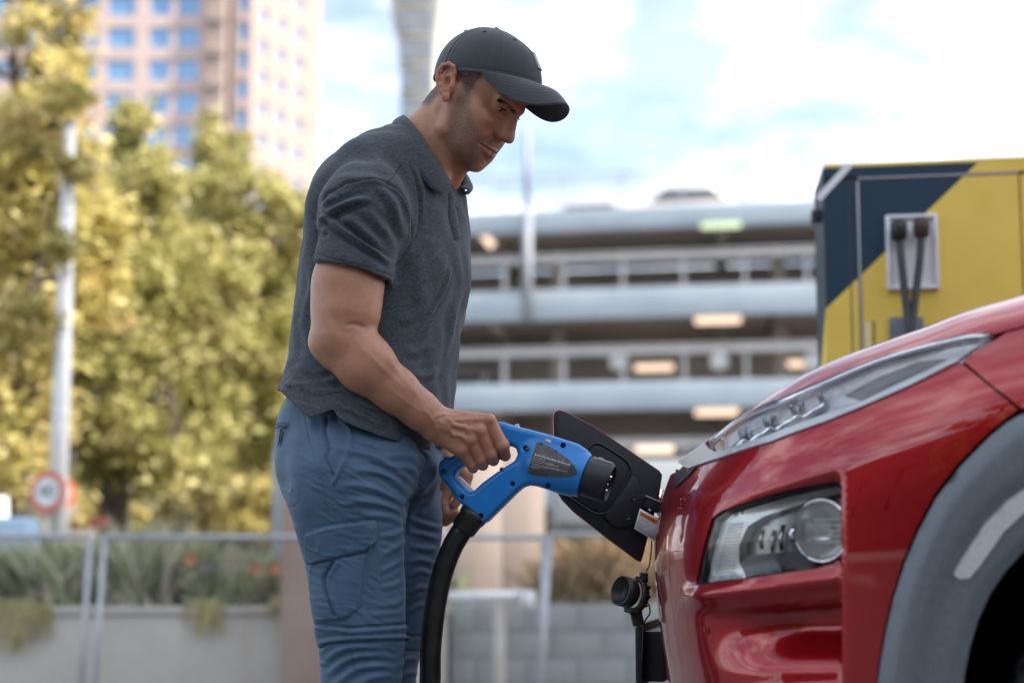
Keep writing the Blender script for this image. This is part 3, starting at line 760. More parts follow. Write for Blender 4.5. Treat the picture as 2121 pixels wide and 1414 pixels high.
c = at_g(1545, 590, 3.0); parked_car((c[0], c[1], gz(588) - .95), math.radians(90) - GA, (0.06, 0.13, 0.32), 'blue car behind the upper deck railing', GC)
c = at_g(980, 790, 3.0); parked_car((c[0], c[1], gz(788) - .75), math.radians(80) - GA, (0.72, 0.73, 0.74), 'white car on the lower deck beside the man', GC)
# ground level behind the hoarding
lw = px_box('pale_kiosk', 1150, 1440, 950, 1085, 20, 2.5, noisy('kiosk_grey', (0.28, 0.31, 0.34), (0.34, 0.37, 0.39), 1.0, 0.7)); settag(lw, 'pale grey low building behind the open charging flap', 'kiosk')
bf = thing('bar_fence', 'dark vertical bar fence behind the rust coloured shrubs', 'fence', at(1250, 1240, 12))
a = at(1136, 1085, 12); b = at(1480, 1085, 12); z1 = a[2]; z0 = WALL_Z - 0.1; M_DK = mat('dark_steel', (0.05, 0.055, 0.065), 0.5, 0.3)
bar = MB().box((0, 0, 0), (0.022, 0.022, z1 - z0)).build('bar', M_DK, bf)
xs_ = np.arange(a[0], b[0], 0.075)
bar.location = (xs_[0], 12, (z0 + z1) / 2)
for x in xs_[1:]: copy_part(bar, (x, 12, (z0 + z1) / 2))
MB().box(((a[0] + b[0]) / 2, 12, z1 - 0.05), (b[0] - a[0], 0.04, 0.04)).build('rail', M_DK, bf); MB().box(((a[0] + b[0]) / 2, 12, z0 + 0.2), (b[0] - a[0], 0.04, 0.04)).build('rail', M_DK, bf)

# ------------------------------------------------------------------ pink tower block
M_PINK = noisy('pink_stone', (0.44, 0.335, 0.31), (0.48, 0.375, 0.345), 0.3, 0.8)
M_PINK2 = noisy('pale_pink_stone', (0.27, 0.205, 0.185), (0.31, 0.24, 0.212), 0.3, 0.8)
M_WIN = mat('blue_window', (0.17, 0.30, 0.47), 0.15, 0.4)
tb = thing('tower_block', 'tall pink stone tower block with blue windows at upper left', 'building', (-25, 140, -1))
TY = 130.0; H = 82.0
kx = TY / FPX
def tx(px): return (px - PPX) * kx
xA, xB = tx(-420), tx(446); xC = tx(492)
corner = np.array([xC, TY + 3.0, 0]); fd = np.array([math.cos(math.radians(58)), math.sin(math.radians(58)), 0]); fnr = np.array([fd[1], -fd[0], 0])
# right facet length: must end at px 665
rr = at(663, 300, 10) - np.array([0, 0, CAMZ]); rr = rr[:2]
Mx = np.array([[rr[0], -fd[0]], [rr[1], -fd[1]]]); sol = np.linalg.solve(Mx, corner[:2]); FL = sol[1]
far = corner + fd * FL
def wall_with_openings(name, p0, d, nrm, width, z0, z1, wins, m, parent, depth=0.35):
    """wall face with true recessed openings: grid of quads leaving out the windows, plus reveals"""
    us_ = sorted({0, width, *[w[0] for w in wins], *[w[1] for w in wins]}); zs = sorted({z0, z1, *[w[2] for w in wins], *[w[3] for w in wins]})
    us_ = np.array(us_); zs = np.array(zs); W = {(round(w[0], 3), round(w[2], 3)): w for w in wins}
    mb = MB(); P = lambda u, z, q=0: p0 + d * u - nrm * q + np.array([0, 0, z])
    for i in range(len(us_) - 1):
        for j in range(len(zs) - 1):
            uc, zc = (us_[i] + us_[i + 1]) / 2, (zs[j] + zs[j + 1]) / 2
            if any(w[0] < uc < w[1] and w[2] < zc < w[3] for w in wins): continue
            mb.add([P(us_[i], zs[j]), P(us_[i + 1], zs[j]), P(us_[i + 1], zs[j + 1]), P(us_[i], zs[j + 1])], [(0, 1, 2, 3)])
    for a, b, c, e in wins:
        q = [P(a, c), P(b, c), P(b, e), P(a, e)]; r = [P(a, c, depth), P(b, c, depth), P(b, e, depth), P(a, e, depth)]
        mb.add(q + r, [(0, 1, 5, 4), (1, 2, 6, 5), (2, 3, 7, 6), (3, 0, 4, 7)])
    return mb.build(name, m, parent)
wz = [CAMZ + (1150 - py) * kx for py in range(45 - 72 * 3, 700, 72)]
ex, ey, ez = np.array([1., 0, 0]), np.array([0, -1., 0]), np.array([0, 0, 1.])
wins = []
for px in (-380, -320, -240, -180, -100, -40, 30, 90, 150, 222, 305, 365):
    w = 30 if px == 222 else 23
    for z in wz: wins.append((tx(px - w) - xA, tx(px + w) - xA, z - 1.12, z + 1.12))
wall_with_openings('front_wall', np.array([xA, TY, 0]), ex, ey, xB - xA - 1.9, -1, H, wins, M_PINK, tb)
pane = None
def window(parent, c, u, nrm, w, h):
    o = MB().box((0, 0, 0), (w, 0.08, h), np.array([u, -nrm, ez])).build('window', M_WIN, parent); o.location = tuple(c); return o
protos = {}
def put_window(c, u, nrm, w, h):
    k_ = (round(w, 2), round(h, 2), round(u[1], 2))
    if k_ not in protos: protos[k_] = window(tb, (0, 0, 0), u, nrm, w, h); protos[k_].location = tuple(c); protos[k_].matrix_parent_inverse = Matrix.Translation(-tb.location)
    else: copy_part(protos[k_], c)
cnt = 0
for a, b, c_, e in wins:
    cc = np.array([xA + (a + b) / 2, TY + 0.3, (c_ + e) / 2])
    if project(cc)[0] < -60 or project(cc)[1] > 520 or project(cc)[1] < -120: continue
    put_window(cc, ex, ey, b - a, e - c_)
# vertical pale pier, recessed strip, right sunlit facet
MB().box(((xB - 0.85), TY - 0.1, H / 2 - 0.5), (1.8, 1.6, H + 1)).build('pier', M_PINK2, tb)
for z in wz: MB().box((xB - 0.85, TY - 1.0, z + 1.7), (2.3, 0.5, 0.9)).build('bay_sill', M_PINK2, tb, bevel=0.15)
rw = [(0.5, 1.7, z - 1.1, z + 1.1) for z in [CAMZ + (1150 - py) * kx for py in range(70 - 66 * 4, 640, 66)]]
wall_with_openings('recess_wall', np.array([xB + 0.1, TY + 3.0, 0]), ex, ey, xC - xB - 0.1, -1, H, rw, M_PINK, tb)
for a, b, c_, e in rw: put_window(np.array([xB + 0.1 + (a + b) / 2, TY + 3.3, (c_ + e) / 2]), ex, ey, b - a, e - c_)
fw = []
for u in np.arange(1.2, FL - 1.5, 2.9):
    for z in np.arange(6, H - 2, 3.5): fw.append((u, u + 1.15, z, z + 1.5))
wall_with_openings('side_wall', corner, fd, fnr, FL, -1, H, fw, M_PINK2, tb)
k_ = 0
for a, b, c_, e in fw:
    cc = corner + fd * (a + b) / 2 - fnr * 0.3 + np.array([0, 0, (c_ + e) / 2]); q = project(cc)
    if -120 < q[1] < 520: put_window(cc, fd, fnr, b - a, e - c_); k_ += 1
MB().prism([np.array([xA, TY + 0.4, H]), np.array([xB, TY + 0.4, H]), corner + ez * H - fnr * .4, far + ez * H - fnr * .4, np.array([far[0] - 6, far[1] + 6, H]), np.array([xA, far[1] + 6, H])], (0, 0, 1), 1.0).build('roof', M_PINK, tb)
MB().box(((xA + far[0]) / 2 - 2, far[1] + 3, H / 2), (abs(far[0] - xA) - 8, 2, H)).build('back_wall', M_PINK, tb)
# pale concrete tower behind the cap
kx2 = 150 / FPX
M_TOW = noisy('pale_concrete', (0.36, 0.355, 0.34), (0.42, 0.41, 0.39), 0.2, 0.85)
tw = thing('concrete_tower', 'pale concrete tower with flared top directly behind the cap', 'tower', ((868 - PPX) * kx2, 152, -1))
cx = (868 - PPX) * kx2
def tz(py): return CAMZ + (1150 - py) * kx2
hw = 47 * kx2; hw2 = 66 * kx2
zz = [-1, tz(130), tz(60), tz(0), tz(-160)]; wd = [hw, hw, hw * 1.12, hw2, hw2 * 1.25]
rings = []
for z, w in zip(zz, wd): rings += [(cx - w, 150, z), (cx + w * .55, 149.2, z), (cx + w, 151, z), (cx + w, 158, z), (cx - w, 158, z)]
F = [(i * 5 + j, i * 5 + (j + 1) % 5, i * 5 + 5 + (j + 1) % 5, i * 5 + 5 + j) for i in range(4) for j in range(5)] + [(4, 3, 2, 1, 0), (20, 21, 22, 23, 24)]
mesh('shaft', rings, F, M_TOW, tw)
M_TWIN = mat('grey_window', (0.20, 0.23, 0.26), 0.2, 0.3)
for py in range(-120, 420, 66):
    for px, wpx in ((836, 24), (878, 20)):
        MB().box(((px - PPX) * kx2, 149.55, tz(py)), (wpx * kx2, 0.5, 44 * kx2)).build('window', M_TWIN, tw)
    MB().box(((858 - PPX) * kx2, 149.4, tz(py - 33)), (70 * kx2, 0.3, 3 * kx2)).build('ledge', M_TOW, tw)
# unseen slim block, added beyond the right edge to throw shade over the lot
ob = thing('shade_block', 'plain slim tower added unseen beyond the right edge to shade the charging lot', 'building', (60, -14, -1))
sdir = np.array([SUN_DIR.x, SUN_DIR.y, 0]); sdir /= np.linalg.norm(sdir); pdir = np.array([-sdir[1], sdir[0], 0])
OBW, OBH = 17.0, 84.0
oc = np.array([0.0, 2.0, 0]) + sdir * 60
wl = []
for u in np.arange(1.2, OBW - 2, 3.2):
    for z in np.arange(1.0, OBH - 3, 3.6): wl.append((u, u + 2.0, z, z + 2.0))
wall_with_openings('front_wall', oc - pdir * OBW / 2, pdir, -sdir, OBW, -1, OBH, wl, M_CONC, ob)
MB().box(oc + sdir * 5.4 + np.array([0, 0, OBH / 2 - .5]), (10, OBW - .02, OBH + .9), np.array([sdir, pdir, [0, 0, 1.]])).build('core', M_WIN, ob)
# street trees on the other side of the lot, behind the photographer (seen mirrored in the red paint)
trees_ = [o for o in COL.objects if o.type == 'EMPTY' and o.name.startswith('street_tree')]
for src, dx, dy, sc_, w in ((1, 4.9, -26, 1.35, 'nearest the middle'), (2, 7.6, -27.5, 1.2, 'second from the middle'), (0, 1.2, -22.5, 1.25, 'leftmost'), (1, 11.6, -25.5, 1.45, 'rightmost')):
    o = trees_[src]; nw_ = dup(o, np.array(o.location) * (1, 1, 0) + (dx, dy, -.05), 0.0, 'leafy tree across the lot behind the photographer, ' + w, 'trees across the lot behind the photographer'); nw_.scale = (sc_,) * 3
# unseen brick block, added behind the camera to darken reflections in the red paint
M_BRICK = mat('dark_brick', (.16, .09, .07), .85); n = N(M_BRICK); v = n.coord(); n.base(n.ramp(n.noise(v, 2.5, 5), [(.3, (.11, .06, .045)), (.7, (.19, .11, .085))]))
bb = thing('added_brick_block', 'dark brick block added unseen behind the photographer to darken reflections in the red car', 'building', (-3, -16, 0))
wl = [(u, u + 1.5, z, z + 1.7) for u in np.arange(1.5, 36, 4.4) for z in (1.2, 4.4)]
wall_with_openings('front_wall', np.array([16.0, -15.0, 0]), np.array([-1., 0, 0]), np.array([0, 1., 0]), 38, -1, 8.2, wl, M_BRICK, bb, 0.2)
MB().box((-3, -18.3, 3.6), (37.9, 6.0, 9.1)).build('core', mat('dark_pane', (.05, .06, .07), .1, .2), bb)
MB().box((-3, -15.2, 8.32), (38.4, .7, .22)).build('cornice', M_CONC, bb, bevel=.03)
# ================================================================== CHARGING CABINET
CHY = 4.3; CA = math.radians(7.5)
ce = np.array([math.cos(CA), -math.sin(CA), 0]); cn = np.array([-math.sin(CA), -math.cos(CA), 0])   # along front, front normal
c0 = at(1706, 351, CHY); c0[2] = 0.0
def on_plane(px, py, o, nrm):
    C = np.array([0, 0, CAMZ]); r = at(px, py, 4.0) - C; return C + r * (((np.asarray(o) - C) @ nrm) / (r @ nrm))
def cu(px, py=500):  return (on_plane(px, py, c0, cn) - c0) @ ce
ctop = on_plane(1770, 347, c0, cn)[2]; CW = cu(2165); CD = 0.30
M_TEAL = noisy('teal_paint', (0.005, 0.028, 0.055), (0.007, 0.034, 0.065), 6, 0.5); M_YEL = noisy('yellow_paint', (0.72, 0.51, 0.085), (0.77, 0.555, 0.105), 5, 0.5)
M_ALU = mat('brushed_trim', (0.33, 0.34, 0.36), 0.35, 0.5); M_DGREY = mat('dark_grey', (0.05, 0.05, 0.055), 0.5)
M_PANEL = noisy('pale_panel', (0.72, 0.73, 0.77), (0.80, 0.81, 0.84), 9, 0.4); M_RUB = noisy('black_rubber', (0.010, 0.011, 0.012), (0.018, 0.019, 0.02), 40, 0.42, 0.1, 0.001)
chg = thing('charging_station', 'tall teal and yellow charging station cabinet behind the red car', 'charging station', c0 + ce * CW / 2)
AX = np.array([ce, -cn, [0, 0, 1.0]])
cc = c0 + ce * CW / 2 - cn * (CD / 2) + np.array([0, 0, ctop / 2 + 0.03])
MB().box(cc, (CW - 0.01, CD - 0.01, ctop - 0.065), AX).build('cabinet', M_DGREY, chg, bevel=0.004)
MB().box(c0 + ce * CW / 2 - cn * (CD / 2) + np.array([0, 0, 0.03]), (CW + .04, CD + .04, 0.06), AX).build('plinth', M_CONC, chg, bevel=0.008)
MB().box(c0 + ce * CW / 2 - cn * (CD / 2) + np.array([0, 0, ctop + 0.008]), (CW, CD, 0.014), AX).build('roof_cap', M_YEL, chg, bevel=0.004)
def fpoly(name, uv, m, off=0.003, th=0.0075):
    P = [c0 + ce * u + cn * off + np.array([0, 0, z]) for u, z in uv]; return MB().prism(P[::-1] if False else P, cn, th).build(name, m, chg)
def fz(px, py): return on_plane(px, py, c0, cn)[2]
dl = [(cu(2025, 335), ctop), (cu(1778, 575), fz(1778, 575)), ]
k = (dl[0][1] - dl[1][1]) / (dl[0][0] - dl[1][0]); zc = dl[1][1] - k * dl[1][0]          # diagonal z = zc + k u on the front
uL = cu(1779); zT = fz(1900, 366); uR = cu(2114); zB = 0.12
ud = lambda z: (z - zc) / k
g = 0.006
fpoly('teal_header', [(0.0, zT + g), (ud(zT + g), zT + g), (ud(ctop), ctop), (0.0, ctop)], M_TEAL)
fpoly('yellow_header', [(ud(zT + g), zT + g), (CW, zT + g), (CW, ctop), (ud(ctop), ctop)], M_YEL)
fpoly('teal_strip', [(0.0, zc), (uL - g, zc + k * (uL - g)), (uL - g, zT - g), (0.0, zT - g)], M_TEAL)
fpoly('yellow_strip', [(0.0, zB), (uL - g, zB), (uL - g, zc + k * (uL - g)), (0.0, zc)], M_YEL)
# door with a window cut for the plug holder
hx0, hx1, hz0, hz1 = cu(1834), cu(1941), fz(1888, 601), fz(1888, 447)
dx0, dx1, dz0, dz1 = cu(1842, 700), cu(1912, 700), fz(1880, 722), fz(1880, 657)
door = [(uL + g, zB), (uR, zB), (uR, zT - g), (uL + g, zT - g)]
fpoly('door_yellow', [(uL + g, zB), (uR, zB), (uR, zT - g), (ud(zT - g), zT - g), (uL + g, zc + k * (uL + g))], M_YEL)
fpoly('door_teal', [(uL + g, zc + k * (uL + g)), (ud(zT - g), zT - g), (uL + g, zT - g)], M_TEAL, 0.0032)
fpoly('right_strip', [(uR + g, zB), (CW, zB), (CW, zT - g), (uR + g, zT - g)], M_YEL)
def cbox(name, u, z, du, dz, d, off, m, bevel=0.002): return MB().box(c0 + ce * u + cn * (off + d / 2) + np.array([0, 0, z]), (du, d, dz), AX).build(name, m, chg, bevel=bevel)
cbox('door_seam', (uL + uR) / 2, zT, uR - uL, 0.008, 0.005, 0.0, M_ALU); cbox('door_seam', uL, (zT + zB) / 2, 0.008, zT - zB - 0.02, 0.006, 0.0, M_ALU)
# plug holder: frame, pale back plate, two stowed connectors with cables
hc, hz = (hx0 + hx1) / 2, (hz0 + hz1) / 2
hold = cbox('plug_holder', hc, hz, hx1 - hx0, hz1 - hz0, 0.006, 0.0035, M_PANEL, 0.0015)
for u0_, z0_, w_, h_ in ((hx0 + .006, hz, .012, hz1 - hz0), (hx1 - .006, hz, .012, hz1 - hz0), (hc, hz1 - .006, hx1 - hx0 - .024, .012), (hc, hz0 + .006, hx1 - hx0 - .024, .012)):
    cbox('holder_rim', u0_, z0_, w_, h_, 0.014, 0.0095, M_PANEL, 0.003)
cbox('screen', (dx0 + dx1) / 2, (dz0 + dz1) / 2, dx1 - dx0, dz1 - dz0, 0.008, 0.0035, mat('screen', (0.16, 0.18, 0.22), 0.15))
def cpt(px, py, off): return on_plane(px, py, c0 + cn * off, cn)
for nm, top, pts, col in (('stowed_connector', (1862, 476), [(1862, 485), (1866, 530), (1872, 590), (1880, 660), (1884, 760)], M_RUB), ('stowed_connector', (1909, 470), [(1909, 480), (1905, 540), (1898, 600), (1891, 660), (1889, 760)], mat('brown_grip', (0.05, 0.03, 0.02), 0.5))):
    h0 = cpt(*top, 0.05); t = thing(nm, ('left black charging plug hung in the station holder' if col is M_RUB else 'right brown topped charging plug hung in the station holder'), 'plug', h0, 'plugs hung in the station holder')
    mb = MB(); V, F = lathe([(0.012, -.04), (0.024, -.03), (0.027, 0.0), (0.026, .022), (0.016, .032)], 20); mb.add(V + h0, F); mb.build('grip', col, t, True)
    MB().tube([h0 - cn * 0.045 + (0, 0, .005), h0 - cn * 0.0], 0.02, 16).build('nozzle', M_RUB, t, True)
    P = [cpt(x, y, 0.05 + 0.02 * i) for i, (x, y) in enumerate(pts)]; P.append(np.array([P[-1][0], P[-1][1], 0.25])); P.append(P[-1] + cn * 0.25 + np.array([0, 0, -.22]))
    MB().tube(spline(P, 30), 0.0135, 12).build('cable', M_RUB, t, True)
# unreadable vertical lettering beside the door seam: two columns of small strokes
rr = np.random.default_rng(3)
for px, m in ((1797, M_WHITE), (1810, M_DGREY)):
    mb = MB(); z = fz(px, 668) - (0 if m is M_WHITE else -.004)
    u = cu(px, 690)
    while z > fz(px, 715):
        h = rr.uniform(.006, .013); mb.box(c0 + ce * u + cn * 0.0036 + np.array([0, 0, z - h / 2]), (0.012 if m is M_WHITE else 0.008, 0.001, h), AX); z -= h + 0.004
    settag(mb.build('lettering', m, chg), kind='stuff')
# left side of the cabinet, and the white tape across its top corner
sdv = -cn
def spoly(name, wz_, m, off=0.003):
    P = [c0 + sdv * w - ce * off + np.array([0, 0, z]) for w, z in wz_]; return MB().prism(P, -ce, 0.007).build(name, m, chg)
spoly('side_teal', [(0.0, zc), (0.0, ctop), (CD, ctop), (CD, zc - 0.25)], M_TEAL); spoly('side_yellow', [(0, zB), (0.0, zc), (CD, zc - 0.25), (CD, zB)], M_YEL)
fpoly('corner_fold', [(cu(1760) - .002, zB), (cu(1760) + .002, zB), (cu(1760) + .002, zT - g), (cu(1760) - .002, zT - g)], M_DGREY, 0.0042, 0.001)
sa = cpt(1695, 412, .006); sb = cpt(1760, 341, .006); d_ = sb - sa; L_ = np.linalg.norm(d_); d_ /= L_; up_ = np.cross(cn, d_)
MB().box((sa + sb) / 2, (L_, 0.003, 0.024), np.array([d_, -cn, up_])).build('tape', mat('white_tape', (0.72, 0.73, 0.76), 0.35), chg)
MB().box(c0 - ce * 0.02 - cn * 0.1 + np.array([0, 0, ctop - .14]), (0.03, 0.05, 0.04), AX).build('side_latch', M_DGREY, chg, bevel=.004)

# ================================================================== RED CAR
PSI = math.radians(15); CO = np.array([0.36, 2.986, 0.0])
hv = np.array([-math.cos(PSI), math.sin(PSI), 0]); nv = np.array([-math.sin(PSI), -math.cos(PSI), 0])
def cw(l, f, z):
    l = np.asarray(l, float); return CO + np.multiply.outer(np.asarray(f, float), hv) + np.multiply.outer(l, nv) + np.multiply.outer(np.asarray(z, float), np.array([0, 0, 1.0]))
plan = spline([(0, 0), (.15, -.003), (.3, -.014), (.45, -.04), (.58, -.085), (.69, -.155), (.77, -.25), (.825, -.37), (.86, -.5), (.882, -.65), (.895, -.85), (.9, -1.1), (.902, -1.4), (.9, -1.9)], 900)
plan_s = np.r_[0, np.cumsum(np.linalg.norm(np.diff(plan, axis=0), axis=1))]
pt_ = np.gradient(plan, plan_s, axis=0); ker = np.hanning(61); ker /= ker.sum()
pad = np.vstack([np.tile((1.0, 0.0), (30, 1)), pt_, np.tile(pt_[-1], (30, 1))]); pt_ = np.stack([np.convolve(pad[:, i], ker, 'valid') for i in (0, 1)], 1); pt_ /= np.linalg.norm(pt_, axis=1, keepdims=True)
pn_ = np.stack([-pt_[:, 1], pt_[:, 0]], 1)
S_END = plan_s[-1]
_zt = spline([(0.02, .902), (-.05, .917), (-.15, .957), (-.3, 1.004), (-.5, 1.052), (-.65, 1.09), (-1.0, 1.145), (-1.9, 1.18)], 200)[::-1]
prof = spline([(1.0, 0.0), (.8, 0.0), (.6, 0.0), (.45, 0.0), (.35, 0.0), (.28, .002), (.2, .013), (.13, .042), (.08, .077), (.05, .107), (.03, .138), (.015, .175), (.006, .22), (.0, .29)], 600)
prof_t = np.r_[0, np.cumsum(np.linalg.norm(np.diff(prof, axis=0), axis=1))]
T_TOP = prof_t[-1]
def t_of_q(q): return np.interp(-np.asarray(q, float), -prof[:, 0], prof_t)
def skin(s, t):
    """car-space (l,f,z) of the body surface"""
    l = np.interp(s, plan_s, plan[:, 0]); f = np.interp(s, plan_s, plan[:, 1])
    nl = np.interp(s, plan_s, pn_[:, 0]); nf = np.interp(s, plan_s, pn_[:, 1])
    q = np.interp(t, prof_t, prof[:, 0]); ins = np.interp(t, prof_t, prof[:, 1])
    z = np.interp(f, _zt[:, 0], _zt[:, 1]) - q
    ins = ins * (1 - .42 * (1 - smooth01((np.asarray(s) - .45) / .3)) * smooth01((q - .03) / .06))
    lw = 1 - 0.85 * smooth01((np.asarray(s) - .55) / .35)
    ins = ins + lw * 0.10 * np.clip(q - .27, 0, 1) ** 1.25 * 1.6
    nn = np.sqrt(nl ** 2 + nf ** 2)
    return np.stack([np.maximum(l - nl / nn * ins, 0), f - nf / nn * ins, z], -1)
def skinW(s, t): P = skin(s, t); return cw(P[..., 0], P[..., 1], P[..., 2])
def skinN(s, t, e=2e-3):
    a = skin(s + e, t) - skin(s - e, t); b = skin(s, t + e) - skin(s, t - e); n = np.cross(b, a)
    return n / np.maximum(np.linalg.norm(n, axis=-1, keepdims=True), 1e-9)
gs, gt = np.meshgrid(np.linspace(.2, S_END - .05, 420), np.linspace(.1, T_TOP - .01, 260), indexing='ij')
gq = project(skinW(gs.ravel(), gt.ravel())); gs = gs.ravel(); gt = gt.ravel()
_n = skinN(gs, gt); _w = skinW(gs, gt); _nw = cw(_n[:, 0], _n[:, 1], _n[:, 2]) - CO
vis = ((np.array([0, 0, CAMZ]) - _w) * _nw).sum(1) > 0.0
gs, gt, gq = gs[vis], gt[vis], gq[vis]
def st(px, py):
    """(s,t) under a photo pixel"""
    i = np.argmin(((gq - (px, py)) ** 2).sum(1)); x = np.array([gs[i], gt[i]])
    for _ in range(6):
        q = project(skinW(x[0], x[1])); J = np.stack([(project(skinW(x[0] + 1e-3, x[1])) - q) / 1e-3, (project(skinW(x[0], x[1] + 1e-3)) - q) / 1e-3], 1)
        try: d = np.linalg.lstsq(J, np.array([px, py]) - q, rcond=1e-3)[0]
        except Exception: break
        d = np.clip(d, -.02, .02); x2 = x + d
        if np.linalg.norm(project(skinW(x2[0], x2[1])) - (px, py)) > np.linalg.norm(q - (px, py)): break
        x = x2
    return x
def stl(L): return [st(*p) for p in L]
POCK = [(1478, 1262), (1734, 1240), (1736, 1372), (1500, 1395)]
def disp(P):
    """relief of the bumper (metres along the normal) measured on the photograph"""
    q = project(P); x, y = q[:, 0], q[:, 1]; d = np.zeros(len(q))
    # lamp bay: sinks towards its right end, sharp step at the fender
    xr = 1737 + (y - 1080) * 0.01
    topl = np.interp(x, [1440, 1500, 1727], [1085, 1045, 982])
    ramp = smooth01((x - 1440) / 300.0) * smooth01((xr + 3 - x) / 8) * smooth01((y - topl + 4) / 30) * (1 - smooth01((y - 1405) / 80))
    d -= 0.030 * ramp
    # shelf under the lamp, then air pocket
    ly = np.interp(x, [1405, 1450, 1738], [1222, 1216, 1182])
    d += 0.016 * np.exp(-((y - ly - 16) / 20) ** 2) * smooth01((x - 1400) / 60) * smooth01((xr - x) / 14)
    m = smooth01((y - np.interp(x, [1470, 1735], [1262, 1243])) / 16) * smooth01((1737 - x) / 9) * smooth01((x - 1440) / 190) * (1 - smooth01((y - 1300) / 100))
    d -= 0.060 * m
    # narrow rolled flange next to the wheel-arch cladding
    return d
def panel(name, poly, m, parent, holes=(), off=0.0, spacing=0.011, use_disp=True, skirt=0.012, smooth=True, mirror=False, fn=None):
    loops = [np.asarray(poly, float)] + [np.asarray(h, float) for h in holes]
    pts, edges, n0 = [], [], 0; dense = []
    for L in loops:
        D = []
        for i in range(len(L)):
            a, b = L[i], L[(i + 1) % len(L)]; k = max(1, int(np.linalg.norm(b - a) / spacing)); D += [a + (b - a) * j / k for j in range(k)]
        D = np.array(D); dense.append(D); k = len(D); pts.append(D); edges += [(n0 + i, n0 + (i + 1) % k) for i in range(k)]; n0 += k
    lo = loops[0].min(0); hi = loops[0].max(0)
    gx = np.arange(lo[0], hi[0], spacing); gy = np.arange(lo[1], hi[1], spacing * .87)
    G = np.stack(np.meshgrid(gx, gy, indexing='ij'), -1); G[:, 1::2, 0] += spacing / 2; G = G.reshape(-1, 2)
    keep = inpoly(G, dense[0]) & (polydist(G, np.vstack([dense[0], dense[0][:1]]))[0] > spacing * .45)
    for h in dense[1:]: keep &= ~inpoly(G, h) & (polydist(G, np.vstack([h, h[:1]]))[0] > spacing * .45)
    pts.append(G[keep]); A = np.vstack(pts)
    v, e, f, *_ = delaunay_2d_cdt([Vector(p) for p in A], edges, [], 0, 1e-6)
    v = np.array([tuple(p) for p in v]); f = np.array([t for t in f if len(t) == 3])
    c = v[f].mean(1); ok = inpoly(c, dense[0])
    for h in dense[1:]: ok &= ~inpoly(c, h)
    f = f[ok]
    P = skin(v[:, 0], v[:, 1]); Nn = skinN(v[:, 0], v[:, 1])
    o = np.full(len(v), float(off))
    if use_disp: o = o + disp(cw(P[:, 0], P[:, 1], P[:, 2]))
    if fn is not None: o = o + fn(v)
    P = P + Nn * o[:, None]
    if len(f):   # outward orientation
        n = np.cross(P[f[:, 1]] - P[f[:, 0]], P[f[:, 2]] - P[f[:, 0]]); fl = (n * Nn[f[:, 0]]).sum(1) < 0; f[fl] = f[fl][:, ::-1]
    F = f.tolist(); VV = [P]
    if skirt:
        base = len(P); ed = {}
        for t_ in f:
            for a, b in ((t_[0], t_[1]), (t_[1], t_[2]), (t_[2], t_[0])): ed[(a, b)] = 1
        bd = [(a, b) for a, b in ed if (b, a) not in ed]; ids = sorted({i for e_ in bd for i in e_}); mp_ = {i: j for j, i in enumerate(ids)}
        E0 = P[ids] - Nn[ids] * 0.0; E1 = P[ids] - Nn[ids] * skirt; VV += [E0, E1]; k = len(ids)
        F += [(base + mp_[b], base + mp_[a], base + k + mp_[a], base + k + mp_[b]) for a, b in bd]
    P = np.vstack(VV)
    o = mesh(name, cw(P[:, 0], P[:, 1], P[:, 2]), [tuple(reversed(q)) for q in F], m, parent, smooth)
    if mirror:
        P2 = P * (-1, 1, 1); mesh(name, cw(P2[:, 0], P2[:, 1], P2[:, 2]), F, m, parent, smooth)
    return o
# materials
M_RED = mat('red_paint', (0.2, 0.002, 0.006), 0.36, 0.55, 1.0, spec=0.2); n = N(M_RED); v_ = n.coord()
n.base(n.ramp(n.noise(v_, 900, 2), [(0.3, (0.25, 0.0008, 0.0042)), (0.7, (0.32, 0.0014, 0.0060))]))
n.b.inputs['Coat Roughness'].default_value = 0.012; n.b.inputs['Coat IOR'].default_value = 1.6
M_CLAD = noisy('grey_cladding', (0.105, 0.12, 0.14), (0.13, 0.147, 0.168), 180, 0.36, 0.25, 0.0012)
M_TRIM = noisy('satin_trim', (0.42, 0.44, 0.47), (0.46, 0.48, 0.51), 60, 0.30, metal=0.3)
M_BLACKP = noisy('black_plastic', (0.006, 0.009, 0.014), (0.010, 0.014, 0.020), 120, 0.5, 0.15, 0.0008)
M_CHROME = mat('chrome', (0.78, 0.80, 0.82), 0.10, 1.0); M_GLASS = bpy.data.materials.new('clear_lens'); M_GLASS.use_nodes = True
_t = M_GLASS.node_tree; _o = [x for x in _t.nodes if x.type == 'OUTPUT_MATERIAL'][0]
_tr = _t.nodes.new('ShaderNodeBsdfTransparent'); _gl = _t.nodes.new('ShaderNodeBsdfGlossy'); _gl.inputs['Roughness'].default_value = .02; _fr = _t.nodes.new('ShaderNodeFresnel'); _fr.inputs[0].default_value = 1.5; _mx = _t.nodes.new('ShaderNodeMixShader')
_t.links.new(_fr.outputs[0], _mx.inputs[0]); _t.links.new(_tr.outputs[0], _mx.inputs[1]); _t.links.new(_gl.outputs[0], _mx.inputs[2]); _t.links.new(_mx.outputs[0], _o.inputs[0])
M_SILVERW = noisy('reflector_white', (0.70, 0.71, 0.73), (0.78, 0.79, 0.80), 50, 0.22, metal=0.35)
M_VOID = mat('dark_liner', (0.006, 0.006, 0.007), 0.9)
M_DRLB = noisy('light_silver', (0.52, 0.53, 0.55), (0.68, 0.69, 0.71), 70, 0.3, metal=0.4)
M_LAMPBACK = mat('lamp_grey', (0.30, 0.31, 0.32), 0.22, 0.6)
car = thing('red_car', 'red electric car at right, its front charging flap hanging open', 'car', cw(0, -1.9, 0))
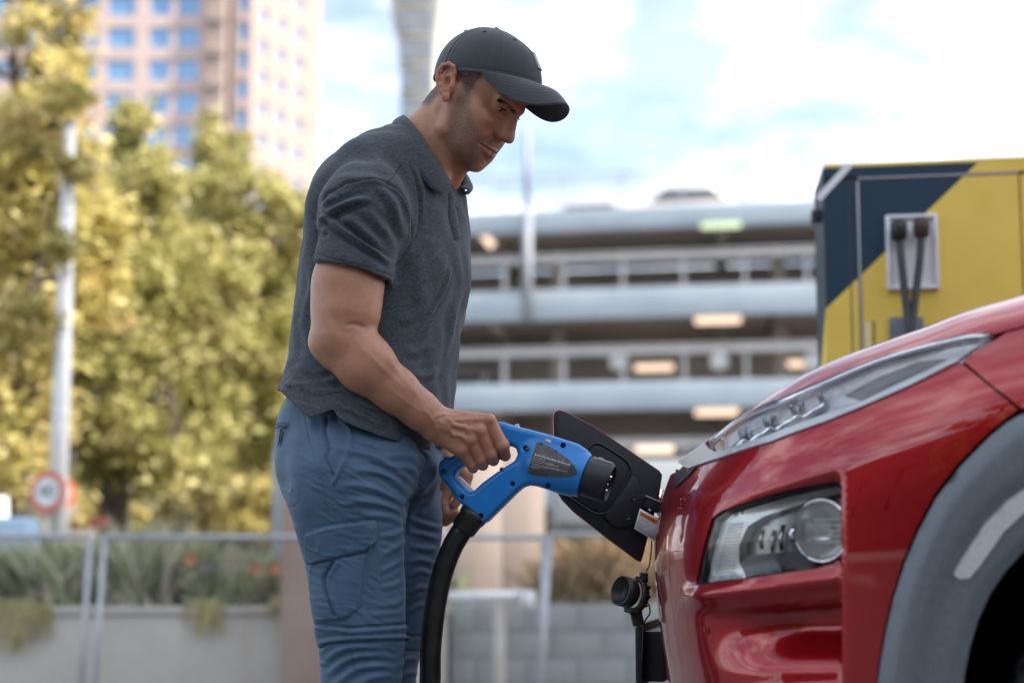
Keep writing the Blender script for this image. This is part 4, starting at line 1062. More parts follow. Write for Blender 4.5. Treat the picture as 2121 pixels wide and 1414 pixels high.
# outlines
L_TRIM_TOP = [(1408, 957), (1462, 919), (1470, 930), (1489, 939), (1594, 903), (1711, 860), (1789, 833), (1886, 790), (1984, 746)]
L_TRIM_BOT = [(1986, 749), (1886, 799), (1789, 842), (1711, 874), (1600, 915), (1500, 947), (1428, 971)]
L_DRL_TOP = [(1474, 906), (1528, 862), (1610, 828), (1696, 791), (1828, 737), (1983, 696), (2045, 690), (2058, 693)]
L_DRL_BOT = [(2055, 706), (2020, 726), (1983, 744), (1886, 788), (1789, 831), (1711, 858), (1594, 901), (1489, 937), (1472, 928)]
LAMP = [(1445, 1211), (1443, 1200), (1458, 1127), (1474, 1072), (1495, 1056), (1618, 1016), (1725, 993), (1733, 1003), (1737, 1060), (1737, 1125), (1731, 1152), (1712, 1168), (1680, 1178), (1524, 1202)]
ARCH_O = [(2108, 848), (2085, 864), (2050, 893), (1985, 958), (1935, 1023), (1900, 1090), (1870, 1160), (1848, 1232), (1832, 1300), (1822, 1362), (1816, 1414), (1814, 1450)]
ARCH_I = [(2121, 1140), (2080, 1185), (2050, 1230), (2025, 1285), (2008, 1340), (1998, 1390), (1994, 1414), (1992, 1450)]
ARCH_O2 = [(2113, 862), (2088, 876), (2054, 903), (1990, 968), (1941, 1031), (1905, 1098), (1876, 1166), (1853, 1238), (1838, 1304), (1827, 1365), (1821, 1414), (1819, 1450)]
def qof(stv): return float(np.interp(stv[1], prof_t, prof[:, 0]))
def tz_(s, z): f = np.interp(s, plan_s, plan[:, 1]); return float(t_of_q(np.interp(f, _zt[:, 0], _zt[:, 1]) - z))
trim_top, trim_bot, drl_top, drl_bot, lamp_o = stl(L_TRIM_TOP), stl(L_TRIM_BOT), stl(L_DRL_TOP), stl(L_DRL_BOT), stl(LAMP)
arch_o, arch_i, arch_o2 = stl(ARCH_O), stl(ARCH_I), stl(ARCH_O2)
# wheel centre (car space), arch continued behind it by reflection about the centre line
WC = (0.775, -0.985, 0.335)
s_wc = float(np.interp(-WC[1], -plan[:, 1], plan_s))
def refl(L): return [np.array([2 * s_wc - s, tz_(2 * s_wc - s, skin(s, t)[2])]) for s, t in L][::-1]
def top_arc(a, b, bul, n=14):
    """smooth cap over the wheel between two mirrored ends"""
    za, zb = skin(*a)[2], skin(*b)[2]; out = []
    for u in np.linspace(0, 1, n)[1:-1]:
        s = a[0] + (b[0] - a[0]) * u; z = za + (zb - za) * u + bul * (1 - (2 * u - 1) ** 2); out.append(np.array([s, tz_(s, z)]))
    return out
ao_lo = [arch_o[-1], np.array([arch_o[-1][0], tz_(arch_o[-1][0], 0.25)])]
# --- bumper
s_l = trim_bot[-1][0]; zc_ = skin(*trim_bot[-1])[2]
top_front = [np.array([s, tz_(s, zc_ + 0.0)]) for s in np.linspace(0.0, s_l, 10)[:-1]]
bot = [np.array([s, tz_(s, 0.24)]) for s in np.linspace(arch_o[-1][0] - 0.004, 0.0, 14)]
seam_top = np.array(trim_bot[0]); 
bumper_poly = top_front + trim_bot[::-1] + [st(2046, 797)] + arch_o + bot
panel('bumper', bumper_poly, M_RED, car, [lamp_o], 0.0, 0.008, mirror=True)
# --- front wing behind the seam
seamB = [np.array(trim_bot[0]) + (0.006, 0), st(2051, 795), np.array(arch_o[0]) + (0.006, 0.0)]
q_hood = qof(drl_top[-1])
s_e = S_END - 0.02
wing_top = [np.array(drl_bot[0]) + (0.004, 0)] + [np.array([s, float(t_of_q(q_hood + 0.002))]) for s in np.linspace(drl_top[-1][0] + 0.02, s_e, 24)]
back_o = refl(arch_o)
over_o = top_arc(arch_o[0], back_o[-1], 0.055)
wing_poly = [seamB[0], st(2020, 727)] + wing_top + [np.array([s_e, tz_(s_e, 0.26)]), np.array([back_o[0][0], tz_(back_o[0][0], 0.26)])] + back_o + over_o[::-1] + [seamB[2], seamB[1]]
panel('front_wing', wing_poly, M_RED, car, (), 0.0, 0.011, use_disp=False, mirror=True)
# --- bonnet side and crown
front_hood = [np.array([s, tz_(s, zc_ + 0.035)]) for s in np.linspace(0.0, drl_top[0][0] - 0.01, 10)]
hood_low = front_hood + [np.array(p) + (0, 0.002) for p in drl_top] + [np.array([s, float(t_of_q(q_hood - 0.002))]) for s in np.linspace(drl_top[-1][0] + 0.02, s_e, 24)]
hood_poly = hood_low + [np.array([s, T_TOP - .001]) for s in np.linspace(s_e, 0.0, 60)]
bon = panel('bonnet', hood_poly, M_RED, car, (), 0.0, 0.011, use_disp=False, mirror=True)
bon.name = 'bonnet'
# crown strip between the two bonnet borders
ss = np.linspace(0.02, s_e, 70); B_ = skin(ss, np.full(70, T_TOP - .001)); us_ = np.linspace(-1, 1, 31)
V = [(b[0] * u, b[1] - 0.0, b[2] + 0.02 * min(1, b[0] / .4) * (1 - u * u)) for b in B_ for u in us_]; V = np.array(V)
F = [(i * 31 + j, i * 31 + j + 1, (i + 1) * 31 + j + 1, (i + 1) * 31 + j) for i in range(69) for j in range(30)]
mesh('bonnet_top', cw(V[:, 0], V[:, 1], V[:, 2]), [f[::-1] for f in F], M_RED, car, True)
# --- grille strip behind / under the bonnet lip
gr_poly = [np.array([s, tz_(s, zc_ + 0.003)]) for s in np.linspace(0, s_l - .004, 10)] + [np.array([s, tz_(s, zc_ + 0.032)]) for s in np.linspace(s_l - .004, 0, 10)]
panel('grille', gr_poly, M_BLACKP, car, (), -0.012, 0.012, use_disp=False, mirror=True, skirt=0)
panel('grille_corner', stl([(1403, 972), (1426, 975), (1444, 968), (1424, 990), (1399, 1011)]), M_BLACKP, car, (), 0.003, 0.008, use_disp=False, skirt=0.01, mirror=True)
# --- satin trim under the running light
panel('light_trim', trim_top + trim_bot, M_TRIM, car, (), 0.004, 0.007, use_disp=False, mirror=True, skirt=0.02)
# --- running light: housing, cells, lens
drl = drl_top + drl_bot
panel('light_housing', drl, M_DRLB, car, (), -0.014, 0.010, use_disp=False, mirror=True, skirt=0)
lens = panel('running_light', drl, M_GLASS, car, (), 0.002, 0.008, use_disp=False, mirror=True, skirt=0.004)
def on_skin(px, py, off=0.0):
    s, t = st(px, py); P = skin(s, t) + skinN(s, t) * off; return cw(P[0], P[1], P[2])
def ribbon(name, pxs, r, off, m, parent, n=24):
    P = np.array([on_skin(x, y, off) for x, y in pxs]); return MB().tube(spline(P, n), r, 10).build(name, m, parent, True)
cells = [(1515, 913, 44), (1566, 889, 48), (1622, 864, 50), (1680, 838, 50)]
for x, y, w in cells:
    d = np.array([0.91, -0.41]); u = np.array([-0.2, -1.0]); c_ = np.array([x, y])
    q = [c_ - d * w * .46 - u * 12, c_ - d * w * .46 + u * 15, c_ + d * w * .40 + u * 17, c_ + d * w * .46 - u * 6]
    ribbon('light_cell', [tuple(p) for p in (q[1], q[0], (q[0] + q[3]) / 2, q[3], q[2])], 0.0056, -0.006, M_CHROME, car)
    mbk = [on_skin(*(c_ - d * w * .34 - u * 5), -.010), on_skin(*(c_ + d * w * .32 - u * 5), -.010), on_skin(*(c_ + d * w * .32 + u * 8), -.010), on_skin(*(c_ - d * w * .34 + u * 8), -.010)]
    mesh('cell_reflector', mbk, [(0, 1, 2, 3)], M_SILVERW, car)
wp = stl([(1716, 850), (1730, 808), (1800, 778), (1880, 756), (1960, 712), (2030, 702), (1975, 742), (1886, 783), (1790, 824)])
panel('light_reflector', wp, M_SILVERW, car, (), -0.010, 0.012, use_disp=False, skirt=0)
panel('light_shade', stl([(1745, 812), (1820, 772), (1900, 742), (1960, 735), (1880, 772), (1780, 822)]), M_LAMPBACK, car, (), -0.008, 0.012, use_disp=False, skirt=0)
ribbon('light_rim', [(1475, 912), (1528, 868), (1610, 834), (1696, 797), (1828, 743), (1983, 701), (2048, 695)], 0.004, -0.002, M_CHROME, car, 40)
# --- lower lamp: dark gasket, housing, white guide, bowl, lens
def inset_px(L, k): c_ = np.mean(L, 0); return [tuple(c_ + (np.array(p) - c_) * k) for p in L]
panel('lamp_gasket', lamp_o, M_BLACKP, car, [stl(inset_px(LAMP, 0.955))], -0.006, 0.008, mirror=True, skirt=0.03)
panel('lamp_housing', stl(inset_px(LAMP, 0.985)), M_LAMPBACK, car, (), -0.045, 0.012, mirror=True, skirt=0)
GUIDE = [(1450, 1207), (1464, 1130), (1480, 1078), (1500, 1062), (1620, 1024), (1722, 1000), (1722, 1012), (1625, 1042), (1560, 1066), (1530, 1086), (1512, 1130), (1512, 1165), (1528, 1196)]
panel('light_guide', stl(GUIDE), M_SILVERW, car, (), -0.018, 0.008, skirt=0.02)
for i in range(16):
    a_ = np.array([1462 + i * 2.2, 1196 - i * 7.4]); b_ = a_ + (40 - i * .6, -5)
    ribbon('guide_rib', [tuple(a_), tuple((a_ + b_) / 2), tuple(b_)], 0.0008, -0.0172, M_SILVERW, car, 4)
# bowl
bc = on_skin(1690, 1098, -0.035); s_, t_ = st(1690, 1098); bn = skinN(s_, t_); bn = bn + np.array([0.25, 0.35, 0.0]); bn /= np.linalg.norm(bn); bw = cw(*bn) - CO
u_, v__, w_ = frame_of(bw); V, F = lathe([(0.002, -.030), (.02, -.027), (.036, -.018), (.046, -.004), (.050, .008), (.0525, .009), (.0525, .004)], 40)
def clipx(P):   # the bowl is cut off at the lamp's right edge
    return P
Vb = bc + V[:, :1] * u_ + V[:, 1:2] * v__ + V[:, 2:3] * w_
M_BOWL = noisy('bowl_white', (0.82, 0.83, 0.84), (0.88, 0.89, 0.90), 30, 0.22, metal=0.6)
mesh('lamp_bowl', Vb, F[:-2], M_BOWL, car, True)
ru = [bc + 0.051 * (math.cos(a) * u_ + math.sin(a) * v__) + w_ * .009 for a in np.linspace(0, 2 * np.pi, 40)]
MB().tube(ru, 0.002, 8, False).build('bowl_rim', M_CHROME, car, True)
for i in range(5):
    z_ = -0.018 + i * .009; hw_ = math.sqrt(max(0, .043 ** 2 - z_ ** 2)) * .8
    upv = np.array([0, 0, 1.0]) - w_ * w_[2]; upv /= np.linalg.norm(upv); rv = np.cross(upv, w_)
    MB().box(bc + upv * z_ - w_ * .010, (hw_ * 1.6, .004, .0035), np.array([rv, w_, upv])).build('bowl_fin', M_SILVERW, car)
for x, y, h_ in ((1560, 1115, 40), (1585, 1120, 46), (1605, 1112, 54), (1628, 1105, 34)):
    a_ = on_skin(x, y - h_ / 2, -.03); b_ = on_skin(x - 4, y + h_ / 2, -.03); MB().tube([a_, (a_ + b_) / 2 + bw * .006, b_], .004, 8).build('lamp_fin', M_CHROME, car, True)
panel('lamp_floor', stl([(1516, 1196), (1514, 1165), (1530, 1150), (1640, 1140), (1668, 1172)]), M_CLAD, car, (), -0.020, 0.012, skirt=0)
panel('headlamp_lens', stl(inset_px(LAMP, 0.965)), M_GLASS, car, (), -0.004, 0.010, mirror=True, skirt=0.003)
# --- wheel-arch cladding, marker, wheel
ain = [arch_i[-1], np.array([arch_i[-1][0], tz_(arch_i[-1][0], 0.25)])]
ai_b = refl(arch_i); over_i = top_arc(arch_i[0], ai_b[-1], 0.075); ao_b = refl(arch_o2); over_o2 = top_arc(arch_o2[0], ao_b[-1], 0.055)
clad_poly = [np.array([arch_o2[-1][0], tz_(arch_o2[-1][0], .26)])] + arch_o2[::-1] + over_o2 + ao_b[::-1] + [np.array([ao_b[0][0], tz_(ao_b[0][0], .26)]), np.array([ai_b[0][0], tz_(ai_b[0][0], .26)])] + ai_b + over_i[::-1] + arch_i + [ain[1]]
outl = np.array(arch_o2[::-1] + over_o2 + ao_b[::-1]); inl = np.array(arch_i[::-1] + over_i + ai_b[::-1])
def clad_fn(v):
    do, _ = polydist(v, outl); di, _ = polydist(v, inl)
    r = do / np.maximum(do + di, 1e-6)
    return 0.012 * smooth01(do / .03) + 0.010 * smooth01((0.52 - r) / .12) - 0.012 * smooth01((0.02 - di) / .02) - 0.004 * smooth01((.006 - do) / .006)
clad = panel('wheel_arch_cladding', clad_poly, M_CLAD, car, (), 0.002, 0.011, use_disp=False, skirt=0.05, mirror=True, fn=clad_fn)
back_x = stl([(x - 13, y - 9) for x, y in ARCH_O]); bx_b = refl(back_x)
panel('arch_backing', [np.array([back_x[-1][0], tz_(back_x[-1][0], .27)])] + back_x[::-1] + top_arc(back_x[0], bx_b[-1], 0.055) + bx_b[::-1] + [np.array([bx_b[0][0], tz_(bx_b[0][0], .27)]), np.array([ai_b[0][0], tz_(ai_b[0][0], .27)])] + ai_b + over_i[::-1] + arch_i + [np.array([arch_i[-1][0], tz_(arch_i[-1][0], .27)])], M_VOID, car, (), -0.020, 0.016, use_disp=False, skirt=0, mirror=True)
_s, _t2 = st(1461, 1303); _p = skin(_s, _t2); _nn = skinN(_s, _t2); _dp = disp(cw(_p[None, 0], _p[None, 1], _p[None, 2]))[0]; _c = _p + _nn * (_dp + .0012); _nw2 = cw(*_nn) - CO
mb = MB(); disc(mb, cw(*_c), .0085, .003, _nw2, 24); mb.build('parking_sensor', M_RED, car, bevel=.0008)
MARK = stl([(1977, 1188), (1985, 1170), (2040, 1085), (2088, 1036), (2130, 1008), (2150, 1004), (2150, 1040), (2125, 1058), (2080, 1100), (2035, 1165), (2010, 1196), (1988, 1198)])
panel('side_marker', MARK, noisy('marker_lens', (0.42, 0.44, 0.46), (0.52, 0.54, 0.56), 220, 0.12, 0.3, 0.002), car, (), 0.0165, 0.009, use_disp=False, skirt=0.012)
wl = WC
wt = thing('tmp', 'x', 'x'); bpy.data.objects.remove(wt)
def wheel(l, f, side):
    V, F = lathe([(.20, -.095), (.235, -.108), (.30, -.112), (.325, -.10), (.334, -.075), (.336, 0), (.334, .075), (.325, .10), (.30, .112), (.235, .108), (.20, .095)], 72)
    Q = np.stack([V[:, 2] * side, V[:, 0], V[:, 1]], 1)
    ty = mesh('tyre', cw(Q[:, 0] + l, Q[:, 1] + f, Q[:, 2] + .336), F[:-2], M_TYRE, car, True)
    mb = MB()
    for r_ in range(3):
        for k_ in range(44):
            a = k_ / 44 * 2 * math.pi + r_ * .05; ll = (-.062 + r_ * .062)
            c_ = cw(l + ll * side, f + .3365 * math.cos(a), .336 + .3365 * math.sin(a)); tn = hv * -math.sin(a) + np.array([0, 0, math.cos(a)]); rd = hv * math.cos(a) + np.array([0, 0, math.sin(a)])
            mb.box(c_, (.046, .034, .007), np.array([nv, tn, rd]))
    settag(mb.build('tread', M_TYRE, ty), kind='stuff')
    V, F = lathe([(.205, -.09), (.222, -.08), (.205, -.05), (.20, .06), (.215, .085), (.222, .09), (.205, .098)], 48)
    Q = np.stack([V[:, 2] * side, V[:, 0], V[:, 1]], 1); rim = mesh('rim', cw(Q[:, 0] + l, Q[:, 1] + f, Q[:, 2] + .336), F[:-2], M_TRIM, ty, True)
    hub = MB()
    for k_ in range(5):
        a = k_ / 5 * 2 * math.pi + .3; rd = hv * math.cos(a) + np.array([0, 0, math.sin(a)]); tn = hv * -math.sin(a) + np.array([0, 0, math.cos(a)])
        hub.box(cw(l + .075 * side, f, .336) + rd * .115, (.19, .05, .03), np.array([rd, tn, nv]))
    V, F = lathe([(.06, -.03), (.062, .02), (.03, .03)], 24); Q = np.stack([V[:, 2] * side, V[:, 0], V[:, 1]], 1); hub.add(cw(Q[:, 0] + l + .07 * side, Q[:, 1] + f, Q[:, 2] + .336), F)
    hub.build('spokes', M_TRIM, ty, bevel=.006)
M_TYRE = noisy('tyre_rubber', (0.03, 0.031, 0.033), (0.05, 0.051, 0.053), 60, 0.7)
for f in (WC[1], WC[1] - 2.6):
    for sd_ in (1, -1): wheel(WC[0] * sd_, f, sd_)
# inner liners (half drums) so that the arches are dark and closed
for f in (WC[1], WC[1] - 2.6):
    for sd_ in (1, -1):
        V, F = [], []; na = 25
        for ll in (.50, .86):
            for a in np.linspace(-.35, math.pi + .35, na): V.append((ll * sd_, f + .44 * math.cos(a), .36 + .44 * math.sin(a)))
        F = [(i, i + 1, i + 1 + na, i + na) for i in range(na - 1)] + [tuple(range(na))]
        V = np.array(V); mesh('arch_liner', cw(V[:, 0], V[:, 1], V[:, 2]), F, M_VOID, car)
# --- rest of the body (out of frame): loft of cross-sections, cabin, glass, lights
sec = [(-1.86, .90, 1.16), (-2.4, .905, 1.12), (-3.2, .905, 1.11), (-3.8, .89, 1.10), (-4.08, .84, 1.05), (-4.16, .78, .98)]
ring = []
for f, w, zt_ in sec:
    ring.append([(w - .03, f, .24), (w, f, .45), (w, f, .75), (w - .02, f, zt_ - .06), (w - .09, f, zt_ - .01), (w - .22, f, zt_), (0, f, zt_ + .02)] )
k = 7; V = []; F = []
for sd_ in (1, -1):
    b0 = len(V)
    for r_ in ring: V += [(x * sd_, f, z) for x, f, z in r_]
    for i in range(len(ring) - 1):
        for j in range(k - 1):
            q = (b0 + i * k + j, b0 + i * k + j + 1, b0 + (i + 1) * k + j + 1, b0 + (i + 1) * k + j); F.append(q if sd_ > 0 else q[::-1])
    e_ = b0 + (len(ring) - 1) * k; q = [e_ + j for j in range(k)] + [len(V)]; V.append((0, sec[-1][0], .24)); F.append(tuple(q) if sd_ < 0 else tuple(q[::-1]))
V = np.array(V, float); o = mesh('rear_body', cw(V[:, 0], V[:, 1], V[:, 2]), F, M_RED, car, True)
bm = bmesh.new(); bm.from_mesh(o.data); bmesh.ops.remove_doubles(bm, verts=bm.verts, dist=1e-4); bmesh.ops.recalc_face_normals(bm, faces=bm.faces); bm.to_mesh(o.data); bm.free()
try: o.data.set_sharp_from_angle(angle=math.radians(50))
except Exception: pass
zz_ = 1.13; roof = [(-1.62, .70, zz_ + .02), (-2.35, .58, 1.52), (-3.3, .58, 1.55), (-4.0, .60, 1.12)]
V = []; 
for f, w, z in roof: V += [(w, f, z), (-w, f, z)]
V = np.array(V); mesh('windscreen', cw(V[:4, 0], V[:4, 1], V[:4, 2]), [(0, 1, 3, 2)], M_DKGLASS if 'M_DKGLASS' in globals() else mat('dark_glass', (.02, .025, .03), .05), car)
M_DKGLASS = bpy.data.materials['dark_glass']
mesh('roof', cw(V[2:6, 0], V[2:6, 1], V[2:6, 2]), [(0, 1, 3, 2)], M_RED, car); mesh('rear_window', cw(V[4:8, 0], V[4:8, 1], V[4:8, 2]), [(0, 1, 3, 2)], M_DKGLASS, car)
for sd_ in (1, -1):
    Q = np.array([(.80 * sd_, -1.75, 1.115), (.585 * sd_, -2.37, 1.51), (.585 * sd_, -3.28, 1.54), (.78 * sd_, -3.95, 1.10)])
    mesh('side_window', cw(Q[:, 0], Q[:, 1], Q[:, 2]), [(0, 1, 2, 3) if sd_ < 0 else (3, 2, 1, 0)], M_DKGLASS, car)
    MB().box(cw(.93 * sd_, -1.95, 1.16), (.22, .12, .15), np.array([nv, hv, [0, 0, 1.]])).build('wing_mirror', M_RED, car, bevel=.04)
    MB().box(cw(.80 * sd_, -4.12, .92), (.2, .08, .12), np.array([nv, hv, [0, 0, 1.]])).build('tail_light', mat('tail_red', (.3, .01, .01), .2), car, bevel=.02)
MB().box(cw(0, -2.1, .24), (1.5, 3.6, .1), np.array([nv, hv, [0, 0, 1.]])).build('underbody', M_VOID, car)
# --- number plate with its black holder, chrome edge of the badge
CAX = np.array([nv, hv, [0, 0, 1.0]])
MB().box(cw(0.0, .036, .435), (.375, .012, .135), CAX).build('plate_holder', M_BLACKP, car, bevel=.003)
MB().box(cw(0.0, .0445, .435), (.36, .003, .12), CAX).build('number_plate', mat('plate_back', (.05, .055, .06), .35), car, bevel=.001)
MB().box(cw(0.0, .010, .43), (.30, .045, .11), CAX).build('plate_bracket', M_BLACKP, car, bevel=.004)
bx = on_plane(1381, 1030, cw(0, .012, 0), hv); 
V, F = lathe([(.001, -.006), (.036, -.005), (.042, 0), (.036, .006), (.001, .008)], 28)
Q = np.stack([V[:, 0], V[:, 2] + .012, V[:, 1] * .6], 1); zb_ = .775
mesh('badge', cw(Q[:, 0] + .12, Q[:, 1] - .02, Q[:, 2] + zb_), F, M_CHROME, car, True)

# ================================================================== OPEN FLAP
def FYv(px): return 2.715 + (px - 1147) / 225.0 * 0.035
def fp(px, py, o=0.0): return at(px, py, FYv(px) - o)
fpd = np.array([[1147, 905], [1146, 862], [1149, 852], [1158, 847], [1172, 852], [1228, 881], [1300, 929], [1366, 974], [1372, 983], [1366, 1025], [1341, 1117], [1331, 1156], [1327, 1164], [1318, 1160], [1255, 1113], [1188, 1060], [1164, 1035], [1152, 1015], [1148, 985]], float)
flp = thing('charging_flap', 'black lined red flap of the charging port swung open', 'flap', fp(1372, 1050))
fnn = np.cross(fp(1372, 983) - fp(1147, 905), fp(1327, 1164) - fp(1147, 905)); fnn /= np.linalg.norm(fnn)
if fnn[1] > 0: fnn = -fnn
def fpr(name, pxs, o, th, m, parent=flp, bevel=0.0):
    P = [fp(x, y) + fnn * o for x, y in pxs]
    return MB().prism(P, fnn, th).build(name, m, parent, bevel=bevel)
fpr('outer_skin', fpd, 0.0, 0.007, M_RED, bevel=0.0015)
ctr = fpd.mean(0); inner = ctr + (fpd - ctr) * 0.984
fpr('inner_panel', inner, 0.0025, 0.0022, M_BLACKP, bevel=0.0008)
c4 = lambda x, y: (860 + x / 3.536, 820 + y / 3.536)
ring_ = [c4(*p) for p in ((1265, 385), (1290, 358), (1330, 348), (1375, 362), (1530, 462), (1568, 510), (1566, 580), (1440, 810), (1400, 850), (1345, 862), (1290, 845), (1120, 735), (1092, 700), (1100, 640), (1230, 420))]
P = spline([fp(*p) + fnn * .004 for p in ring_ + ring_[:1]], 90); MB().tube(P, 0.0022, 8, False).build('seal_ring', M_RUB, flp, True)
fpr('seal_plate', ctr + 0, 0, 0, M_BLACKP) if False else None
fpr('port_cover_plate', [tuple(np.mean(ring_, 0) + (np.array(p) - np.mean(ring_, 0)) * .93) for p in ring_], 0.0055, 0.003, M_BLACKP, bevel=.001)
hp_ = [c4(*p) for p in ((1578, 585), (1615, 600), (1632, 640), (1640, 715), (1700, 745), (1690, 800), (1640, 830), (1610, 930), (1560, 950), (1490, 967), (1430, 940), (1380, 880), (1440, 812))]
fpr('hinge_plate', hp_, 0.009, 0.0065, M_BLACKP, bevel=.002)
for p in ((1597, 747), (1551, 888)):
    c_ = fp(*c4(*p)) + fnn * .0095; u_, v__, w_ = frame_of(fnn); V, F = lathe([(.0062, 0), (.0062, .0015), (.0042, .0018), (.0038, .0006), (.0005, .0006)], 20)
    mesh('screw', c_ + V @ np.array([u_, v__, w_]), F, M_RUB, flp, True)
a_ = fp(1332, 1040) + fnn * .012; b_ = fp(1392, 1066) + fnn * .010; d_ = (b_ - a_) / np.linalg.norm(b_ - a_); upv = np.cross(fnn, d_)
MB().box((a_ + b_) / 2, (np.linalg.norm(b_ - a_), .010, .022), np.array([d_, fnn, upv])).build('hinge_arm', M_BLACKP, flp, bevel=.002)
MB().box(a_ + d_ * .02 + upv * .0125 + fnn * .004, (.05, .010, .004), np.array([d_, fnn, upv])).build('hinge_spring', mat('dull_steel', (.35, .36, .38), .35, .8), flp, bevel=.001)
for k_ in (.012, .034): MB().tube([a_ + d_ * k_ - upv * .012 + fnn * .007, a_ + d_ * (k_ + .008) - upv * .013 + fnn * .007], .003, 10).build('hinge_pin', bpy.data.materials['dull_steel'], flp, True)
# caution label: curled white paper with an orange head band, print as fine strokes
c11 = lambda x, y: (1290 + x / 10.88, 1000 + y / 10.88)
la, lb_, lc, ld = [np.array(c11(*p)) for p in ((345, 575), (830, 835), (690, 1305), (212, 1030))]
def lab(u, v, o=0.0):
    q = la * (1 - u) * (1 - v) + lb_ * u * (1 - v) + lc * u * v + ld * (1 - u) * v; q = q + np.array([-0.25, 1]) * 4.0 * u * (1 - u) * (1)
    return fp(*q) + fnn * (0.016 + 0.004 * math.sin(math.pi * u) + o)
def labgrid(name, u0, u1, v0, v1, m, o, nu=8, parent=None):
    V = [lab(u0 + (u1 - u0) * i / nu, v0 + (v1 - v0) * j / 2, o) for i in range(nu + 1) for j in range(3)]
    F = [(i * 3 + j, i * 3 + j + 1, i * 3 + j + 4, i * 3 + j + 3) for i in range(nu) for j in range(2)]
    return mesh(name, V, F, m, parent, True)
M_PAPER = mat('white_label', (.62, .64, .68), .45); M_ORG = mat('orange_print', (.72, .20, .03), .5); M_INK = mat('grey_ink', (.22, .23, .26), .6); M_INKD = mat('brown_ink', (.20, .06, .02), .6)
lbl = labgrid('caution_label', 0, 1, 0, 1, M_PAPER, 0, 10, flp)
so = lbl.modifiers.new('thick', 'SOLIDIFY'); so.thickness = .0008; so.offset = -1 if False else 0
labgrid('label_band', .04, .93, .10, .30, M_ORG, .0007, 8, lbl)
rr = np.random.default_rng(9); V = []; F = []
def stroke(u0, u1, v0, v1, o):
    b = len(V); V.extend([lab(u0, v0, o), lab(u1, v0, o), lab(u1, v1, o), lab(u0, v1, o)]); F.append((b, b + 1, b + 2, b + 3))
for v0 in (.14, .21):
    u = .12
    while u < .66: w = rr.uniform(.03, .08); stroke(u, u + w, v0, v0 + .035, .0013); u += w + .02
settag(mesh('label_heading', V, F, M_INKD, lbl), kind='stuff'); V = []; F = []
for i, v0 in enumerate(np.arange(.36, .9, .07)):
    u = .06; e_ = (.5, .62, .3, .55, .42, .34, .3, .9)[i % 8]
    while u < e_: w = rr.uniform(.03, .09); stroke(u, min(u + w, e_), v0, v0 + .022, .0011); u += w + .015
settag(mesh('label_text', V, F, M_INK, lbl), kind='stuff')

# ================================================================== HANGING CAP OF THE PORT
cpo = thing('rubber_cap', 'black rubber port cap hanging on its strap at the car nose', 'cap', at(1316, 1235, 2.66))
c3 = lambda x, y: (1240 + x / 4.503, 1100 + y / 4.503)
cc_ = at(*c3(270, 570), 2.655); ax_ = np.array([-0.80, -0.55, 0.22]); ax_ /= np.linalg.norm(ax_)
u_, v__, w_ = frame_of(ax_); L2 = np.array([u_, v__, w_])
V, F = lathe([(.002, -.012), (.026, -.012), (.031, -.006), (.031, .020), (.028, .020), (.027, -.004), (.002, -.004)], 36)
V[:, 1] *= 1.0
mesh('cup', cc_ + V @ L2, F[:-2], M_RUB, cpo, True)
c2 = at(*c3(345, 600), 2.665)
V, F = lathe([(.034, -.008), (.037, -.004), (.037, .006), (.034, .010), (.030, .010), (.030, -.008)], 36); mesh('collar', c2 + V @ L2, F[:-2], M_RUB, cpo, True)
for i in range(12):
    a = i / 12 * 2 * math.pi; MB().box(c2 + (u_ * math.cos(a) + v__ * math.sin(a)) * .038, (.006, .004, .014), np.array([-u_ * math.sin(a) + v__ * math.cos(a), u_ * math.cos(a) + v__ * math.sin(a), w_])).build('grip_rib', M_RUB, cpo, bevel=.001)
MB().box(at(*c3(420, 430), 2.67), (.018, .02, .022)).build('hinge_lug', M_RUB, cpo, bevel=.004)
MB().box(at(*c3(355, 790), 2.672), (.024, .022, .040), np.array([[.97, 0, .2], [0, 1, 0], [-.2, 0, .97]])).build('lower_latch', M_RUB, cpo, bevel=.004)
MB().tube(spline([at(*c3(x, y), 2.69) for x, y in ((495, 80), (490, 190), (470, 320), (440, 380), (425, 425))], 20), .0014, 8).build('strap', M_RUB, cpo, True)
MB().tube(spline([at(*c3(x, y), 2.68) for x, y in ((430, 640), (470, 690), (478, 760), (440, 820), (420, 870), (412, 1000), (405, 1200))], 26), .0016, 8).build('strap', M_RUB, cpo, True)

# ================================================================== CHARGING PLUG AND CABLE
PY0 = 2.615; PTAN = math.tan(math.radians(13))
pO = at(1100, 950, PY0); pex = np.array([math.cos(math.radians(13)), -math.sin(math.radians(13)), 0]); pey = np.array([math.sin(math.radians(13)), math.cos(math.radians(13)), 0])
def pp(px, py, w=0.0): return on_plane(px, py, pO + pey * w, pey)
def puv(L): return np.array([((p := pp(x, y)) - pO) @ np.array([pex, [0, 0, 1.0]]).T for x, y in L])
BODY = puv([(1026, 880), (1034, 874), (1046, 875), (1066, 882), (1110, 893), (1157, 906), (1199, 920), (1216, 932), (1213, 1010), (1180, 1022), (1143, 1013), (1115, 1005), (1098, 1004), (1084, 1009), (1070, 1021), (1044, 1047), (1012, 1079), (1003, 1083), (994, 1080), (953, 1038), (935, 1013), (915, 988), (911, 974), (914, 957), (926, 945), (940, 946)])
HOLE = puv([(950, 976), (962, 966), (1000, 952), (1040, 930), (1058, 923), (1071, 929), (1076, 941), (1070, 954), (1036, 975), (1002, 1000), (984, 1017), (976, 1019), (967, 1014), (950, 996), (946, 986)])
